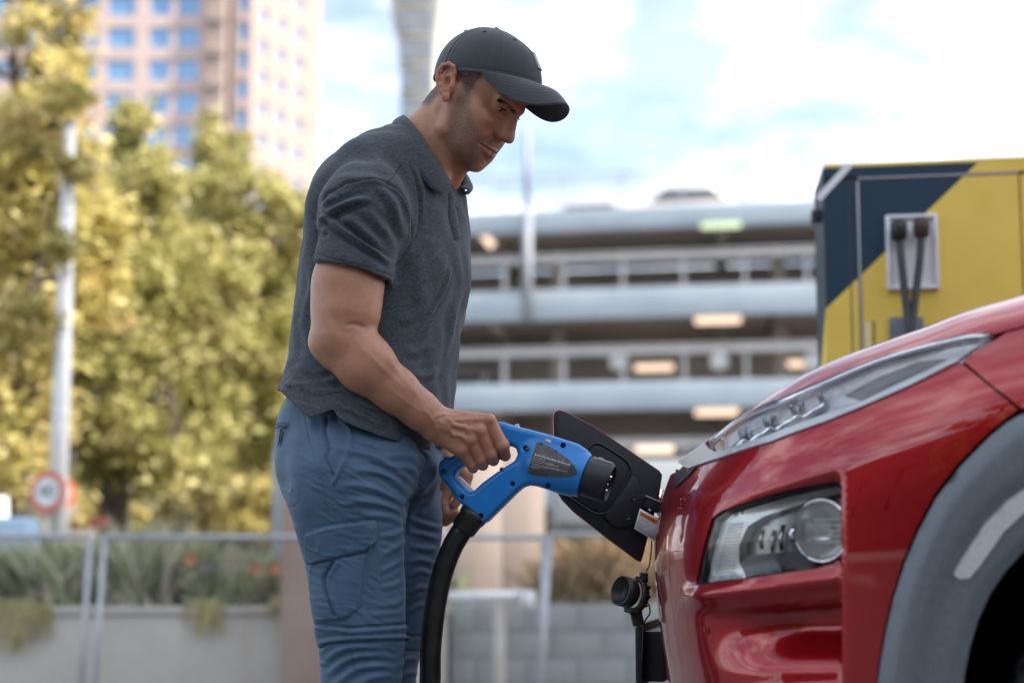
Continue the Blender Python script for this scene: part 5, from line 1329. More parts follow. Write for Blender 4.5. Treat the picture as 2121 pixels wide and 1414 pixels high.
def extr(poly, hole, half, rnd, lo_, hi_):
    def f(P):
        d = P - pO; u = d @ pex; v = d[:, 2]; w = np.abs(d @ pey); Q = np.stack([u, v], 1)
        s = polysd(Q, poly)
        if hole is not None: s = np.maximum(s, -polysd(Q, hole))
        a = s + rnd; b = w - half + rnd
        return np.minimum(np.maximum(a, b), 0) + np.sqrt(np.maximum(a, 0) ** 2 + np.maximum(b, 0) ** 2) - rnd
    return f, lo_, hi_
pl = np.min([pp(900, 1090), pp(1240, 870)], 0) - .06; ph = np.max([pp(900, 1090), pp(1240, 870)], 0) + .06
plug_sdf = SDF()
plug_sdf.add(extr(BODY, HOLE, .0205, .011, pl, ph), 0)
plug_sdf.add(rcone(pp(1120, 958), pp(1176, 975), .038, .0415), .022)
bax = pp(1267, 1003) - pp(1210, 985); bax /= np.linalg.norm(bax)
bf0, bl, bh = rcone(pp(1172, 974), pp(1212, 986), .0425, .0445)
plug_sdf.add((bf0, bl, bh), .012)
fpt = pp(1213, 986)
plug_sdf.cut(lambda P: (P - fpt) @ bax, .003)
# thumb rest hump on top, screw wells, finger guard ribs
plug_sdf.add(rcone(pp(1180, 932), pp(1214, 944), .012, .008), .008)
SCREWS = [(1093, 930), (923, 977), (961, 1030), (1040, 972), (1066, 1003), (1140, 1006), (1170, 924), (1001, 1069)]
for x, y in SCREWS:
    p = pp(x, y); plug_sdf.sub(rcone(p - pey * .10, p - pey * .014, .0052, .0052), .0025)
V, F = sdf_mesh(plug_sdf, .0017); V = relax(V, F, 1, .5)
M_BLUE = noisy('blue_plastic', (0.005, 0.16, 0.49), (0.008, 0.18, 0.53), 14, 0.30, 0.12, 0.0006); M_BLUE.node_tree.nodes['Principled BSDF'].inputs['Coat Weight'].default_value = .15
plug = thing('charging_plug', 'bright blue pistol grip charging plug held in the right hand', 'plug', pp(1000, 980))
mesh('housing', V, F, M_BLUE, plug, True)
u_, v__, w_ = frame_of(bax); LB = np.array([u_, v__, w_])
V, F = lathe([(.039, -.004), (.040, .0), (.040, .046), (.0385, .0505), (.036, .0515), (.035, .050), (.035, .030), (.001, .030)], 56); mesh('connector', fpt + bax * .002 + V @ LB, F[:-1], M_BLACKP, plug, True)
tu = np.array([0, 0, 1.0]) - w_ * w_[2]; tu /= np.linalg.norm(tu); tr = np.cross(tu, w_)
MB().box(fpt + bax * .026 + tu * .040, (.042, .022, .006), np.array([w_, tr, tu])).build('key_rib', mat('worn_grey', (.30, .31, .33), .35, .4), plug, bevel=.002)
MB().box(fpt + bax * .020 + tu * .0425, (.010, .008, .006), np.array([w_, tr, tu])).build('key_lug', bpy.data.materials['worn_grey'], plug, bevel=.001)
for x, y in ((-.017, .012), (.017, .012), (0, .020), (-.012, -.016), (.012, -.016), (0, -.004)):
    c_ = fpt + bax * .031 + tr * x + tu * y; MB().tube([c_, c_ + bax * .018], .0055 if abs(x) > .015 else .0035, 14).build('contact_pin', M_CHROME, plug, True)
for x, y in SCREWS:
    p = pp(x, y); P_ = raycast(plug_sdf, x, y, PY0 - .08, PY0 + .05); V, F = lathe([(.0001, 0), (.0046, 0), (.0046, .002), (.0001, .002)], 14); L3 = np.array([pex, [0, 0, 1.], -pey])
    mesh('screw', P_ - pey * .0015 + V @ L3, F, M_DGREY, plug, True)
MB().prism([pp(x, y, -.006) for x, y in ((944, 990), (951, 985), (982, 1016), (974, 1024))], -pey, .012).build('trigger', mat('lilac_plastic', (.62, .60, .74), .4), plug, bevel=.002)
V, F = lathe([(.001, -.007), (.005, -.0055), (.007, 0), (.005, .0055), (.001, .007)], 16); mesh('release_ball', pp(936, 958, -.012) + V, F, M_CHROME, plug, True)
MB().prism([pp(x, y, -.004) for x, y in ((1062, 886), (1067, 878), (1073, 877), (1077, 889))], -pey, .008).build('latch_tab', mat('pale_tab', (.55, .62, .58), .4), plug, bevel=.001)
# side label, worn dark foil with light print
c5 = lambda x, y: (1040 + x / 7.07, 860 + y / 7.07)
LABP = [c5(*p) for p in ((515, 385), (600, 405), (700, 455), (840, 545), (980, 645), (1060, 740), (1108, 830), (1090, 870), (1000, 898), (800, 908), (560, 888), (368, 852), (430, 640), (495, 420))]
def on_plug(L, off):
    L = np.asarray(L, float); ysn = np.linspace(PY0 - .075, PY0 + .02, 260); out = []
    for x, y in L:
        P_ = np.array([at(x, y, yy) for yy in ysn]); D = plug_sdf(P_); i = np.argmax(D < 0) if (D < 0).any() else int(np.argmin(D)); out.append(P_[i])
    return np.array(out) - pey * off
gx, gy = np.meshgrid(np.linspace(1090, 1200, 20), np.linspace(912, 992, 15), indexing='ij'); G = np.stack([gx.ravel(), gy.ravel()], 1)
D_ = []
for i in range(len(LABP)):
    a, b = np.array(LABP[i]), np.array(LABP[(i + 1) % len(LABP)]); D_ += [a + (b - a) * j / 3 for j in range(3)]
D_ = np.array(D_); G = G[inpoly(G, D_) & (polydist(G, np.vstack([D_, D_[:1]]))[0] > 2.5)]; A = np.vstack([D_, G])
v, e, f, *_ = delaunay_2d_cdt([Vector(p) for p in A], [(i, (i + 1) % len(D_)) for i in range(len(D_))], [], 0, 1e-6)
v = np.array([tuple(p) for p in v]); f = [t for t in f if inpoly(np.mean(v[list(t)], 0)[None], D_)[0]]
m = mat('worn_label', (.05, .05, .052), .4); n = N(m); vv = n.coord(); n.base(n.ramp(n.noise(vv, 90, 5, .7), [(.45, (.045, .045, .047)), (.62, (.085, .08, .075)), (.78, (.24, .20, .16))]))
lab_o = mesh('side_label', on_plug(v, .0007), f, m, plug, True)
V = []; F = []; rr = np.random.default_rng(4)
rows = [((480, 555), (1000, 715), 26), ((465, 600), (640, 650), 13), ((455, 630), (760, 718), 12), ((445, 668), (830, 742), 12), ((438, 700), (860, 790), 12), ((430, 728), (960, 820), 11), ((420, 750), (560, 772), 11)]
for (a, b, h_) in rows:
    a, b = np.array(a, float), np.array(b, float); Ln = np.linalg.norm(b - a); d_ = (b - a) / Ln; nn_ = np.array([-d_[1], d_[0]]); x_ = 0
    while x_ < Ln:
        w_l = rr.uniform(9, 26) * (1.3 if h_ > 20 else 1)
        p0 = a + d_ * x_; p1 = a + d_ * min(x_ + w_l, Ln); q = [c5(*p0), c5(*p1), c5(*(p1 + nn_ * h_)), c5(*(p0 + nn_ * h_))]
        bI = len(V); V += list(on_plug(q, .0012)); F.append((bI + 3, bI + 2, bI + 1, bI)); x_ += w_l + rr.uniform(5, 11)
settag(mesh('label_print', V, F, mat('print_grey', (.34, .34, .34), .6), lab_o), kind='stuff')
st_ = on_plug([c5(*p) for p in ((640, 340), (720, 365), (715, 400), (640, 378))], .001)
mesh('orange_sticker', st_, [(3, 2, 1, 0)], mat('sticker', (.75, .45, .22), .5), plug)
# strain relief and cable
cA = pp(984, 1062); cdir = pp(950, 1108) - pp(984, 1062); cdir /= np.linalg.norm(cdir)
u_, v__, w_ = frame_of(cdir); V, F = lathe([(.012, -.006), (.029, -.004), (.0305, .004), (.029, .014), (.0275, .016), (.0265, .040), (.0245, .044), (.012, .045)], 36)
mesh('strain_relief', cA + V @ np.array([u_, v__, w_]), F, M_RUB, plug, True)
M_CABLE = noisy('cable_sheath', (0.010, 0.0105, 0.011), (0.017, 0.018, 0.019), 30, 0.36, 0.08, 0.001)
cp_ = [cA + cdir * .03, pp(944, 1118), pp(925, 1160), pp(909, 1215), pp(899, 1275), pp(892, 1345), pp(891, 1414, .01)]
e_ = cp_[-1]; cp_ += [np.array([e_[0] - .005, e_[1] + .0, .20]), np.array([e_[0] + .03, e_[1] - .02, .06]), np.array([e_[0] + .22, e_[1] - .05, .0225]), np.array([.7, 3.2, .0225]), np.array([1.3, 3.75, .0225]), np.array([1.95, 3.9, .06]), c0 + ce * .28 + cn * .01 + np.array([0, 0, .35])]
cab = MB().tube(spline(cp_, 160), .0222, 18).build('charging_cable', M_CABLE, None, True)
settag(cab, 'thick black cable hanging from the blue plug', 'cable')
# ================================================================== THE MAN
def rot_h(yaw, pitch, roll):
    c, s = math.cos, math.sin
    Rx = np.array([[1, 0, 0], [0, c(roll), -s(roll)], [0, s(roll), c(roll)]]); Ry = np.array([[c(pitch), 0, s(pitch)], [0, 1, 0], [-s(pitch), 0, c(pitch)]])
    Rz = np.array([[c(yaw), -s(yaw), 0], [s(yaw), c(yaw), 0], [0, 0, 1]]); return Rz @ Ry @ Rx
HM = rot_h(*[math.radians(a) for a in (-22, 38, 4)]); HT = np.array([-.088, 2.6395, 1.6098]); HS = 1.05
def Hd(x, y, z): return HT + HS * (HM @ np.array([x, y, z], float))
def toH(P): return ((P - HT) @ HM) / HS
HAX = HM.T
def hell(c, r, ax=None): return ell(Hd(*c), np.array(r) * HS, HAX if ax is None else ax @ HAX)
def hcone(a, b, ra, rb): return rcone(Hd(*a), Hd(*b), ra * HS, rb * HS)
person = thing('person', 'man in dark cap, grey polo and blue cargo trousers holding the charging plug', 'person', (at(745, 1150, 2.7)[0], 2.7, 0))

# ---------------- body: head, neck, arms, hands in one surface
B = SDF()
B.add(hell((-.008, 0, .058), (.098, .076, .085)), 0)
B.add(hell((.046, 0, .058), (.057, .065, .048)), .02)
B.add(hell((.042, 0, -.012), (.058, .061, .066)), .02)
for s in (-1, 1):
    B.add(hcone((.002, s * .060, -.012), (.018, s * .052, -.066), .015, .017), .016)
    B.add(hcone((.018, s * .050, -.066), (.078, s * .014, -.095), .018, .016), .018)
    B.add(hell((.064, s * .048, -.008), (.028, .017, .014)), .016)
    B.add(hcone((.050, s * .0555, .000), (.004, s * .064, .008), .010, .009), .022)
B.add(hell((.045, 0, -.075), (.048, .046, .030)), .02)
B.add(hell((.086, 0, -.095), (.016, .018, .016)), .014)
B.add(hell((.076, 0, -.050), (.0305, .036, .029)), .018)
for s in (-1, 1):
    B.add(hell((.040, s * .043, -.038), (.050, .021, .042)), .022); B.add(hell((.060, s * .026, -.074), (.034, .026, .026)), .02)
for s in (-1, 1): B.add(hcone((.0985, s * .011, .037), (.0815, s * .045, .038), .0108, .0100), .012)
for s in (-1, 1): B.sub(hell((.1035, s * .031, .0235), (.014, .018, .0105)), .013)
B.add(hcone((.1015, 0, .028), (.1155, 0, -.008), .0080, .0098), .012)
for s in (-1, 1): B.add(hcone((.093, s * .0105, .020), (.102, s * .0125, -.014), .006, .0085), .012)
B.add(hell((.1170, 0, -.0175), (.0130, .0125, .0105)), .009)
for s in (-1, 1):
    B.add(hell((.1055, s * .0150, -.0210), (.0105, .0070, .0080)), .0060)
    B.sub(hell((.113, s * .0082, -.0295), (.0065, .0042, .0045)), .0025)
    B.add(hell((.0785, s * .0325, .0245), (.0137, .0150, .0135)), .006)
    B.sub(hell((.0935, s * .0335, .0208), (.0085, .0160, .0062)), .0010)
    B.chain([Hd(.0885, s * .0205, .0235), Hd(.0935, s * .0300, .0275), Hd(.0895, s * .0430, .0250)], [.0012, .0020, .0012], .002)
    up = [(.1065, 0, -.0562), (.1022, s * .012, -.0555), (.0895, s * .0270, -.0560)]; B.chain([Hd(*p) for p in up], [.0037, .0035, .0018], .006)
    lo_ = [(.1035, 0, -.0650), (.0990, s * .012, -.0638), (.0888, s * .0262, -.0580)]; B.chain([Hd(*p) for p in lo_], [.0047, .0042, .0018], .006)
    ml = [(.1120, 0, -.0604), (.1065, s * .012, -.0596), (.0900, s * .0300, -.0565)]
    if s > 0:
        for i in (0, 1): B.sub(rcone(Hd(*ml[i]), Hd(*ml[i + 1]), .0019, .0016), .0022)
# ears
for s in (-1, 1):
    ang = math.radians(-30)                      # the ear's long axis leans back
    eu = np.array([math.sin(ang), 0, math.cos(ang)]); ef = np.array([math.cos(ang), 0, -math.sin(ang)])
    ec = np.array([-.0185, s * .0835, .0075])
    def ep(f, u, o=0.0): return Hd(*(ec + ef * f + eu * u + np.array([0, s * o, 0])))
    eax = np.array([ef, [0, 1, 0], eu])
    B.add(ell(Hd(*(ec + ef * -.001 + eu * .005 + (0, -s * .002, 0))), np.array([.0180, .0050, .0335]) * HS, eax @ HAX), .004)
    B.add(rcone(Hd(-.008, s * .066, .004), Hd(-.012, s * .074, .006), .016 * HS, .013 * HS), .006)
    rimp = [ep(.011, .006, -.003), ep(.015, .018, -.001), ep(.012, .029, .002), ep(.002, .0345, .004), ep(-.010, .031, .006), ep(-.0175, .020, .007), ep(-.0195, .006, .006), ep(-.0165, -.008, .004), ep(-.010, -.020, .002), ep(-.003, -.029, .000)]
    B.chain(rimp, [.0038, .0044, .0047, .0048, .0048, .0046, .0044, .0042, .0046, .0054], .003)
    B.add(ell(ep(.0005, -.030, -.001), np.array([.0085, .0052, .0095]) * HS, eax @ HAX), .004)
    B.sub(ell(ep(-.003, .021, .0035), np.array([.0095, .0035, .0085]) * HS, eax @ HAX), .003)
    B.chain([ep(-.004, .020, .001), ep(-.0105, .008, .0025), ep(-.009, -.006, .002), ep(-.001, -.0165, .001)], [.0028, .0036, .0036, .0030], .003)
    B.sub(ell(ep(.002, -.001, .004), np.array([.0078, .0085, .0115]) * HS, eax @ HAX), .003)
    B.add(rcone(ep(.0115, -.003, -.002), ep(.0095, -.009, -.0005), .0042, .0040), .004)
# neck
nb = at(882, 330, 2.70)
B.add(rcone(Hd(-.022, 0, -.035), at(899, 291, 2.685), .062, .065), .018); B.add(rcone(at(899, 291, 2.685), nb, .065, .074), .018)
B.add(rcone(Hd(-.020, -.050, -.045), at(922, 376, 2.645), .012, .012), .022); B.add(rcone(Hd(.045, 0, -.10), at(930, 372, 2.69), .030, .026), .018)
# hidden trunk that joins everything
shN = at(770, 425, 2.565); shF = at(842, 415, 2.90); pel = at(745, 880, 2.71)
B.chain([nb, at(815, 420, 2.72), at(790, 560, 2.72), pel], [.074, .095, .10, .10], .03)
B.add(rcone(shN, shF, .06, .06), .03)
# near arm
B.chain([shN, at(722, 590, 2.505), at(714, 650, 2.50), at(704, 695, 2.50)], [.062, .0650, .0605, .052], .02)
B.add(ell(at(745, 625, 2.495), (.040, .045, .075)), .02); B.add(ell(at(683, 610, 2.51), (.032, .045, .085)), .02)
B.add(rcone(at(668, 712, 2.51), at(690, 738, 2.51), .026, .024), .022)
B.chain([at(706, 702, 2.50), at(755, 757, 2.505), at(818, 808, 2.53), at(868, 848, 2.553), at(902, 874, 2.568)], [.054, .0515, .0435, .0365, .0335], .02)
B.add(ell(at(765, 730, 2.495), (.06, .04, .035), np.array([[.76, 0, -.65], [0, 1, 0], [.65, 0, .76]])), .02)
# near hand on the grip
MC = [(1012, 872, 2.585), (993, 893, 2.580), (973, 912, 2.582), (954, 931, 2.588)]
FI = [[(1012, 872, 2.585), (1041, 921, 2.592), (1046, 943, 2.620), (1034, 938, 2.645)], [(993, 893, 2.580), (1017, 939, 2.600), (1022, 953, 2.630), (1010, 944, 2.650)],
      [(973, 912, 2.582), (996, 951, 2.605), (1000, 963, 2.635), (989, 952, 2.655)], [(954, 931, 2.588), (977, 961, 2.611), (980, 970, 2.637), (971, 960, 2.652)]]
FR = [[.0150, .0132, .0115, .0098], [.0150, .0132, .0115, .0098], [.0142, .0125, .0110, .0095], [.0128, .0112, .0098, .0086]]
wr = at(902, 874, 2.568)
for i, (m_, w_) in enumerate(zip(MC, ((912, 866), (906, 874), (900, 882), (896, 890)))):
    B.add(rcone(at(w_[0], w_[1], 2.572), at(*m_), .021, .0155), .013)
B.add(ell(at(945, 898, 2.602), (.042, .022, .034), np.array([[.80, 0, -.60], [0, 1, 0], [.60, 0, .80]])), .014)
for P_, R_ in zip(FI, FR):
    B.add(rcone(at(*P_[0]), at(*P_[1]), R_[0], R_[1]), .0045)
    B.add(rcone(at(*P_[1]), at(*P_[2]), R_[1], R_[2]), .003); B.add(rcone(at(*P_[2]), at(*P_[3]), R_[2], R_[3]), .003)
    B.add(ell(at(P_[1][0], P_[1][1], P_[1][2] - .002), (R_[1] * 1.04,) * 3), .003)
B.chain([at(915, 893, 2.605), at(955, 888, 2.652), at(990, 880, 2.668), at(1018, 872, 2.672)], [.020, .0165, .0135, .0105], .008)
# far arm and far hand
B.chain([shF, at(845, 690, 2.98), at(905, 905, 2.93)], [.058, .050, .032], .02)
B.chain([at(905, 905, 2.93), at(926, 955, 2.92), at(930, 1000, 2.915)], [.032, .036, .034], .015)
B.chain([at(938, 958, 2.905), at(964, 985, 2.89), at(961, 1014, 2.885), at(941, 1045, 2.885)], [.020, .0165, .0135, .0105], .006)
B.chain([at(935, 1000, 2.90), at(918, 1042, 2.895), at(926, 1063, 2.89), at(942, 1060, 2.887)], [.016, .0135, .0120, .0100], .004)
B.chain([at(920, 1010, 2.92), at(905, 1058, 2.91), at(922, 1078, 2.905), at(946, 1067, 2.90)], [.016, .0135, .0120, .0095], .004)
B.chain([at(910, 1010, 2.94), at(895, 1062, 2.935), at(908, 1084, 2.93), at(925, 1078, 2.925)], [.015, .0125, .011, .009], .004)
# knuckles, tendons and veins laid on the skin
def on_skin_chain(sdf, pxs, r, k, y0=2.4, y1=2.75, sink=.3, r1=None):
    P = [raycast(sdf, x, y, y0, y1) + np.array([0, r * sink, 0]) for x, y in pxs]
    sdf.chain(P, np.linspace(r, r1 or r, len(P)) * .85, k)
HANDB = SDF(); HANDB.ops = [o for o in B.ops if o[2] is not None and o[3][0] > at(860, 900, 2.6)[0] and o[2][2] < 1.05 and o[3][1] < 2.80]
nops = len(HANDB.ops)
for pxs, r in ([((918, 868), (950, 870), (985, 868), (1008, 868)), .0032], [((915, 874), (945, 882), (975, 888), (990, 890)), .0030], [((910, 882), (935, 895), (960, 906), (972, 910)), .0028],
               [((908, 872), (928, 884), (938, 900), (958, 903), (968, 915)), .0024], [((925, 866), (942, 880), (962, 884), (975, 898)), .0022], [((898, 862), (918, 858), (940, 862), (965, 856)), .0024], [((880, 850), (895, 868), (905, 890)), .0022]):
    on_skin_chain(HANDB, pxs, r, .0055, 2.45, 2.75, .55)
for x, y, r in ((1012, 868, .0105), (994, 890, .0105), (975, 909, .0098), (957, 928, .0088)):
    p = raycast(HANDB, x, y, 2.45, 2.75); HANDB.add(ell(p + np.array([0, r * .75, 0]), (r, r, r)), .006)
B.ops += HANDB.ops[nops:]
bV, bF = sdf_mesh(B, .0019); bV, bF = biggest(bV, bF); bV = relax(bV, bF, 1, .45)
bN = vnormals(bV, bF); bQ = project(bV); bH = toH(bV)
near = bV[:, 1] < 2.80
hmask = (bV[:, 2] > 1.36)
def lines_disp(V, Nn, Q, lines, mask):
    d = np.zeros(len(V))
    for pts, amp, w, *o in lines:
        P = np.asarray(pts, float); lo, hi = P.min(0) - 4 * w, P.max(0) + 4 * w
        m = mask & (Q[:, 0] > lo[0]) & (Q[:, 0] < hi[0]) & (Q[:, 1] > lo[1]) & (Q[:, 1] < hi[1])
        if not m.any(): continue
        sp = spline(P, 24) if len(P) > 2 else P
        dd, par = polydist(Q[m], sp); tp = np.sin(np.clip(par, 0, 1) * np.pi) ** .6 if not (o and o[0] == 'flat') else 1.0
        d[m] += amp * np.exp(-(dd / w) ** 2) * tp
        if o and o[0] == 'fold':       # a shallow valley either side of the crest
            d[m] -= amp * .55 * np.exp(-((dd - 2.1 * w) / w) ** 2) * tp
    return d
c7 = lambda L: [(900 + x / 4.713, 100 + y / 4.713) for x, y in L]
skin_lines = [([(995, 298), (1004, 304), (1014, 311), (1024, 317), (1030, 320)], -.0034, 1.5, 'flat'), ([(1001, 299), (1013, 304), (1026, 310), (1036, 314)], .0014, 3.0), ([(1000, 305), (1008, 316), (1017, 324), (1024, 327)], .0022, 4.0), ([(1003, 331), (1010, 336), (1016, 336)], -.0014, 3.0), (c7([(590, 790), (575, 850), (600, 890)]), -.0022, 1.8), (c7([(640, 880), (680, 905), (715, 915)]), -.0016, 1.6), (c7([(590, 640), (640, 690), (700, 700)]), -.0010, 1.8), (c7([(470, 960), (430, 930), (440, 905)]), -.0014, 2.4), (c7([(330, 380), (350, 500)]), -.0006, 5), (c7([(520, 470), (600, 440), (720, 500)]), .0008, 3), (c7([(575, 800), (560, 860), (480, 900), (440, 940)]), -.0016, 3.2), (c7([(600, 660), (660, 690), (700, 690)]), -.0008, 1.8), (c7([(560, 600), (600, 660), (660, 680)]), -.0006, 2),
              (c7([(560, 540), (600, 530), (660, 560)]), -.0005, 1.5), (c7([(840, 600), (850, 680)]), -.0006, 2), (c7([(520, 560), (480, 540)]), -.0004, 1.5), (c7([(520, 590), (470, 590)]), -.0004, 1.5),
              (c7([(440, 1000), (470, 1040), (520, 1090)]), -.0010, 3), (c7([(110, 830), (150, 1000), (220, 1110)]), -.0030, 4), (c7([(60, 700), (90, 850), (110, 1000)]), -.0012, 4), (c7([(110, 1100), (120, 1200), (130, 1280)]), -.0016, 4)]
dsp = lines_disp(bV, bN, bQ, skin_lines, near & hmask & ((bN * (np.array([0, 0, CAMZ]) - bV)).sum(1) > 0))
arm_lines = [([(760, 680), (735, 672), (712, 674)], -.0030, 5), ([(655, 725), (672, 742), (690, 748)], -.0012, 5), ([(800, 735), (840, 790), (880, 835)], .0012, 6), ([(730, 700), (790, 760), (850, 815)], .0010, 6), ([(800, 800), (850, 838), (885, 858)], .0010, 4), ([(690, 640), (700, 680), (720, 690)], -.0012, 8)]
dsp += lines_disp(bV, bN, bQ, arm_lines, near & ~hmask)
bV = bV + bN * dsp[:, None]
# pigment masks
beard_poly = c7([(300, 262), (430, 290), (372, 400), (350, 560), (385, 700), (470, 850), (590, 845), (650, 900), (700, 960), (560, 1085), (505, 1150), (370, 1172), (300, 1172), (205, 1100), (140, 930), (112, 720), (190, 520), (250, 380)])
sd = polysd(bQ, beard_poly); beard = smooth01(-sd / 20 + .42) * hmask * (bV[:, 1] < 2.75) * (bH[:, 0] > -.005)
lipd = np.minimum(polydist(bH[:, [1, 2]] * [1, 1], [(-.0265, -.0565), (-.012, -.0560), (0, -.0565), (.012, -.0560), (.0265, -.0565)])[0], polydist(bH[:, [1, 2]], [(-.0255, -.0578), (-.012, -.0636), (0, -.0648), (.012, -.0636), (.0255, -.0578)])[0])
lip = .75 * smooth01((.0050 - lipd) / .003) * (bH[:, 0] > .085) * hmask
lip_px = .8 * smooth01(-polysd(bQ, [(994, 297), (1010, 301), (1030, 308), (1038, 313), (1029, 323), (1017, 330), (1005, 320), (997, 305)]) / 3 + .4) * hmask * (bV[:, 1] < 2.75) * (bH[:, 1] < .01)
lip = np.maximum(lip * (bH[:, 1] > 0), lip_px); lipd = np.where(bH[:, 1] < .005, .010 - .012 * lip_px, lipd)
beard *= (1 - lip) * smooth01((lipd - .004) / .006)
hairp = [(915, 120), (912, 150), (913, 180), (908, 195), (895, 203), (880, 214), (868, 216), (860, 195), (880, 140)]
side_p = [(946, 145), (1003, 150), (1000, 160), (985, 170), (975, 190), (966, 200), (958, 178), (953, 150)]
hair = np.maximum(smooth01(-polysd(bQ, hairp) / 6 + .5), smooth01(-polysd(bQ, side_p) / 7 + .4)) * hmask
hair = np.maximum(hair, smooth01((-.03 - bH[:, 0]) / .02) * smooth01((bH[:, 2] + .062) / .02) * (bH[:, 2] < .05)) * hmask
hair *= ~((np.abs(bH[:, 1]) > .0735) & (bH[:, 0] > -.046) & (bH[:, 0] < .006))       # not on the ears
red = smooth01(1 - np.linalg.norm((bH - np.array([.118, 0, -.02])) / [.02, .02, .02], axis=1)) + .6 * smooth01(1 - np.linalg.norm((bH - np.array([.075, -.045, -.015])) / [.03, .03, .03], axis=1)) + .8 * (np.abs(bH[:, 1]) > .0745) * (bH[:, 0] < .006) * (bH[:, 0] > -.05)
hand = smooth01((bV[:, 0] - at(930, 900, 2.6)[0]) / .08) * (bV[:, 2] < 1.05)
red = np.clip(red * hmask + .5 * hand, 0, 1)
M_SKIN = mat('skin', (0.30, 0.165, 0.11), 0.46, sss=0.10); n = N(M_SKIN); v_ = n.coord()
base = n.ramp(n.noise(v_, 22, 4, .6), [(.3, (.365, .174, .100)), (.7, (.465, .238, .146))])
base = n.mix(n.math('MULTIPLY', n.noise(v_, 260, 3), .30), base, (.27, .13, .085))
fk = n.ramp(n.voronoi(v_, 95), [(.0, (1, 1, 1)), (.10, (0, 0, 0))]); base = n.mix(n.math('MULTIPLY', fk, .35), base, (.16, .075, .045))
base = n.mix(n.math('MULTIPLY', n.ramp(n.noise(v_, 60, 4, .7), [(.45, (0, 0, 0)), (.7, (1, 1, 1))]), .28), base, (.46, .21, .15))
base = n.mix(n.math('MULTIPLY', n.attr('red'), .55), base, (.40, .135, .092))
base = n.mix(n.attr('lip'), base, (.27, .110, .085))
sp = n.ramp(n.noise(v_, 900, 2, .7), [(.40, (1, 1, 1)), (.56, (0, 0, 0))])
base = n.mix(n.math('MULTIPLY', n.math('MULTIPLY', n.attr('beard'), n.math('ADD', n.math('MULTIPLY', sp, .75), .22)), .95), base, (.060, .042, .034))
sp2 = n.ramp(n.noise(n.coord((1, 1, 1.0), (0.3, 0.2, 0)), 1150, 2, .7), [(.60, (0, 0, 0)), (.68, (1, 1, 1))])
base = n.mix(n.math('MULTIPLY', n.math('MULTIPLY', n.attr('beard'), sp2), .45), base, (.42, .38, .34))
hs = n.ramp(n.noise(n.coord((1, 1, .35), (0, -.5, 0)), 800, 3, .7), [(.36, (.030, .024, .021)), (.56, (.075, .062, .054)), (.74, (.22, .20, .185))])
base = n.mix(n.math('MULTIPLY', n.attr('hair'), .68), base, hs)
n.base(base); rn = n.math('ADD', n.math('MULTIPLY', n.noise(v_, 400, 2), .2), .36); n.rough(rn)
pore = n.voronoi(v_, 900); b1 = n.bump(n.noise(v_, 140, 5, .65), .40, .0013); b1 = n.bump(pore, .12, .0005, b1)
hb = n.math('MULTIPLY', n.noise(v_, 850, 2, .8), n.math('MAXIMUM', n.attr('beard'), n.attr('hair'))); n.normal(n.bump(hb, .5, .0015, b1))
body = mesh('body', bV, bF, M_SKIN, person, True, attrs={'beard': beard, 'lip': lip, 'hair': hair, 'red': red})
# eyes
for s in (-1, 1):
    c_ = Hd(.0785, s * .0325, .0245); gz_ = HM @ np.array([.80, 0.02, -.60]); gz_ /= np.linalg.norm(gz_)
    u_, v__, w_ = frame_of(gz_); pr = [(math.sin(a) * .0126, math.cos(a) * .0126) for a in np.linspace(np.pi - .01, .01, 26)]
    V, F = lathe(pr, 32); V = c_ + V @ np.array([u_, v__, w_]); rad = np.linalg.norm(np.cross(V - c_, w_), axis=1); ir = ((V - c_) @ w_ > 0) * smooth01((.0070 - rad) / .0008); pu = ((V - c_) @ w_ > 0) * smooth01((.0026 - rad) / .0005)
    if s < 0:
        M_EYE = mat('eye', (.6, .57, .54), .08); n = N(M_EYE); n.base(n.mix(n.attr('pupil'), n.mix(n.attr('iris'), (.55, .50, .47), (.05, .025, .012)), (.003, .003, .003)))
    mesh('eye', V, F, M_EYE, person, True, attrs={'iris': ir, 'pupil': pu})
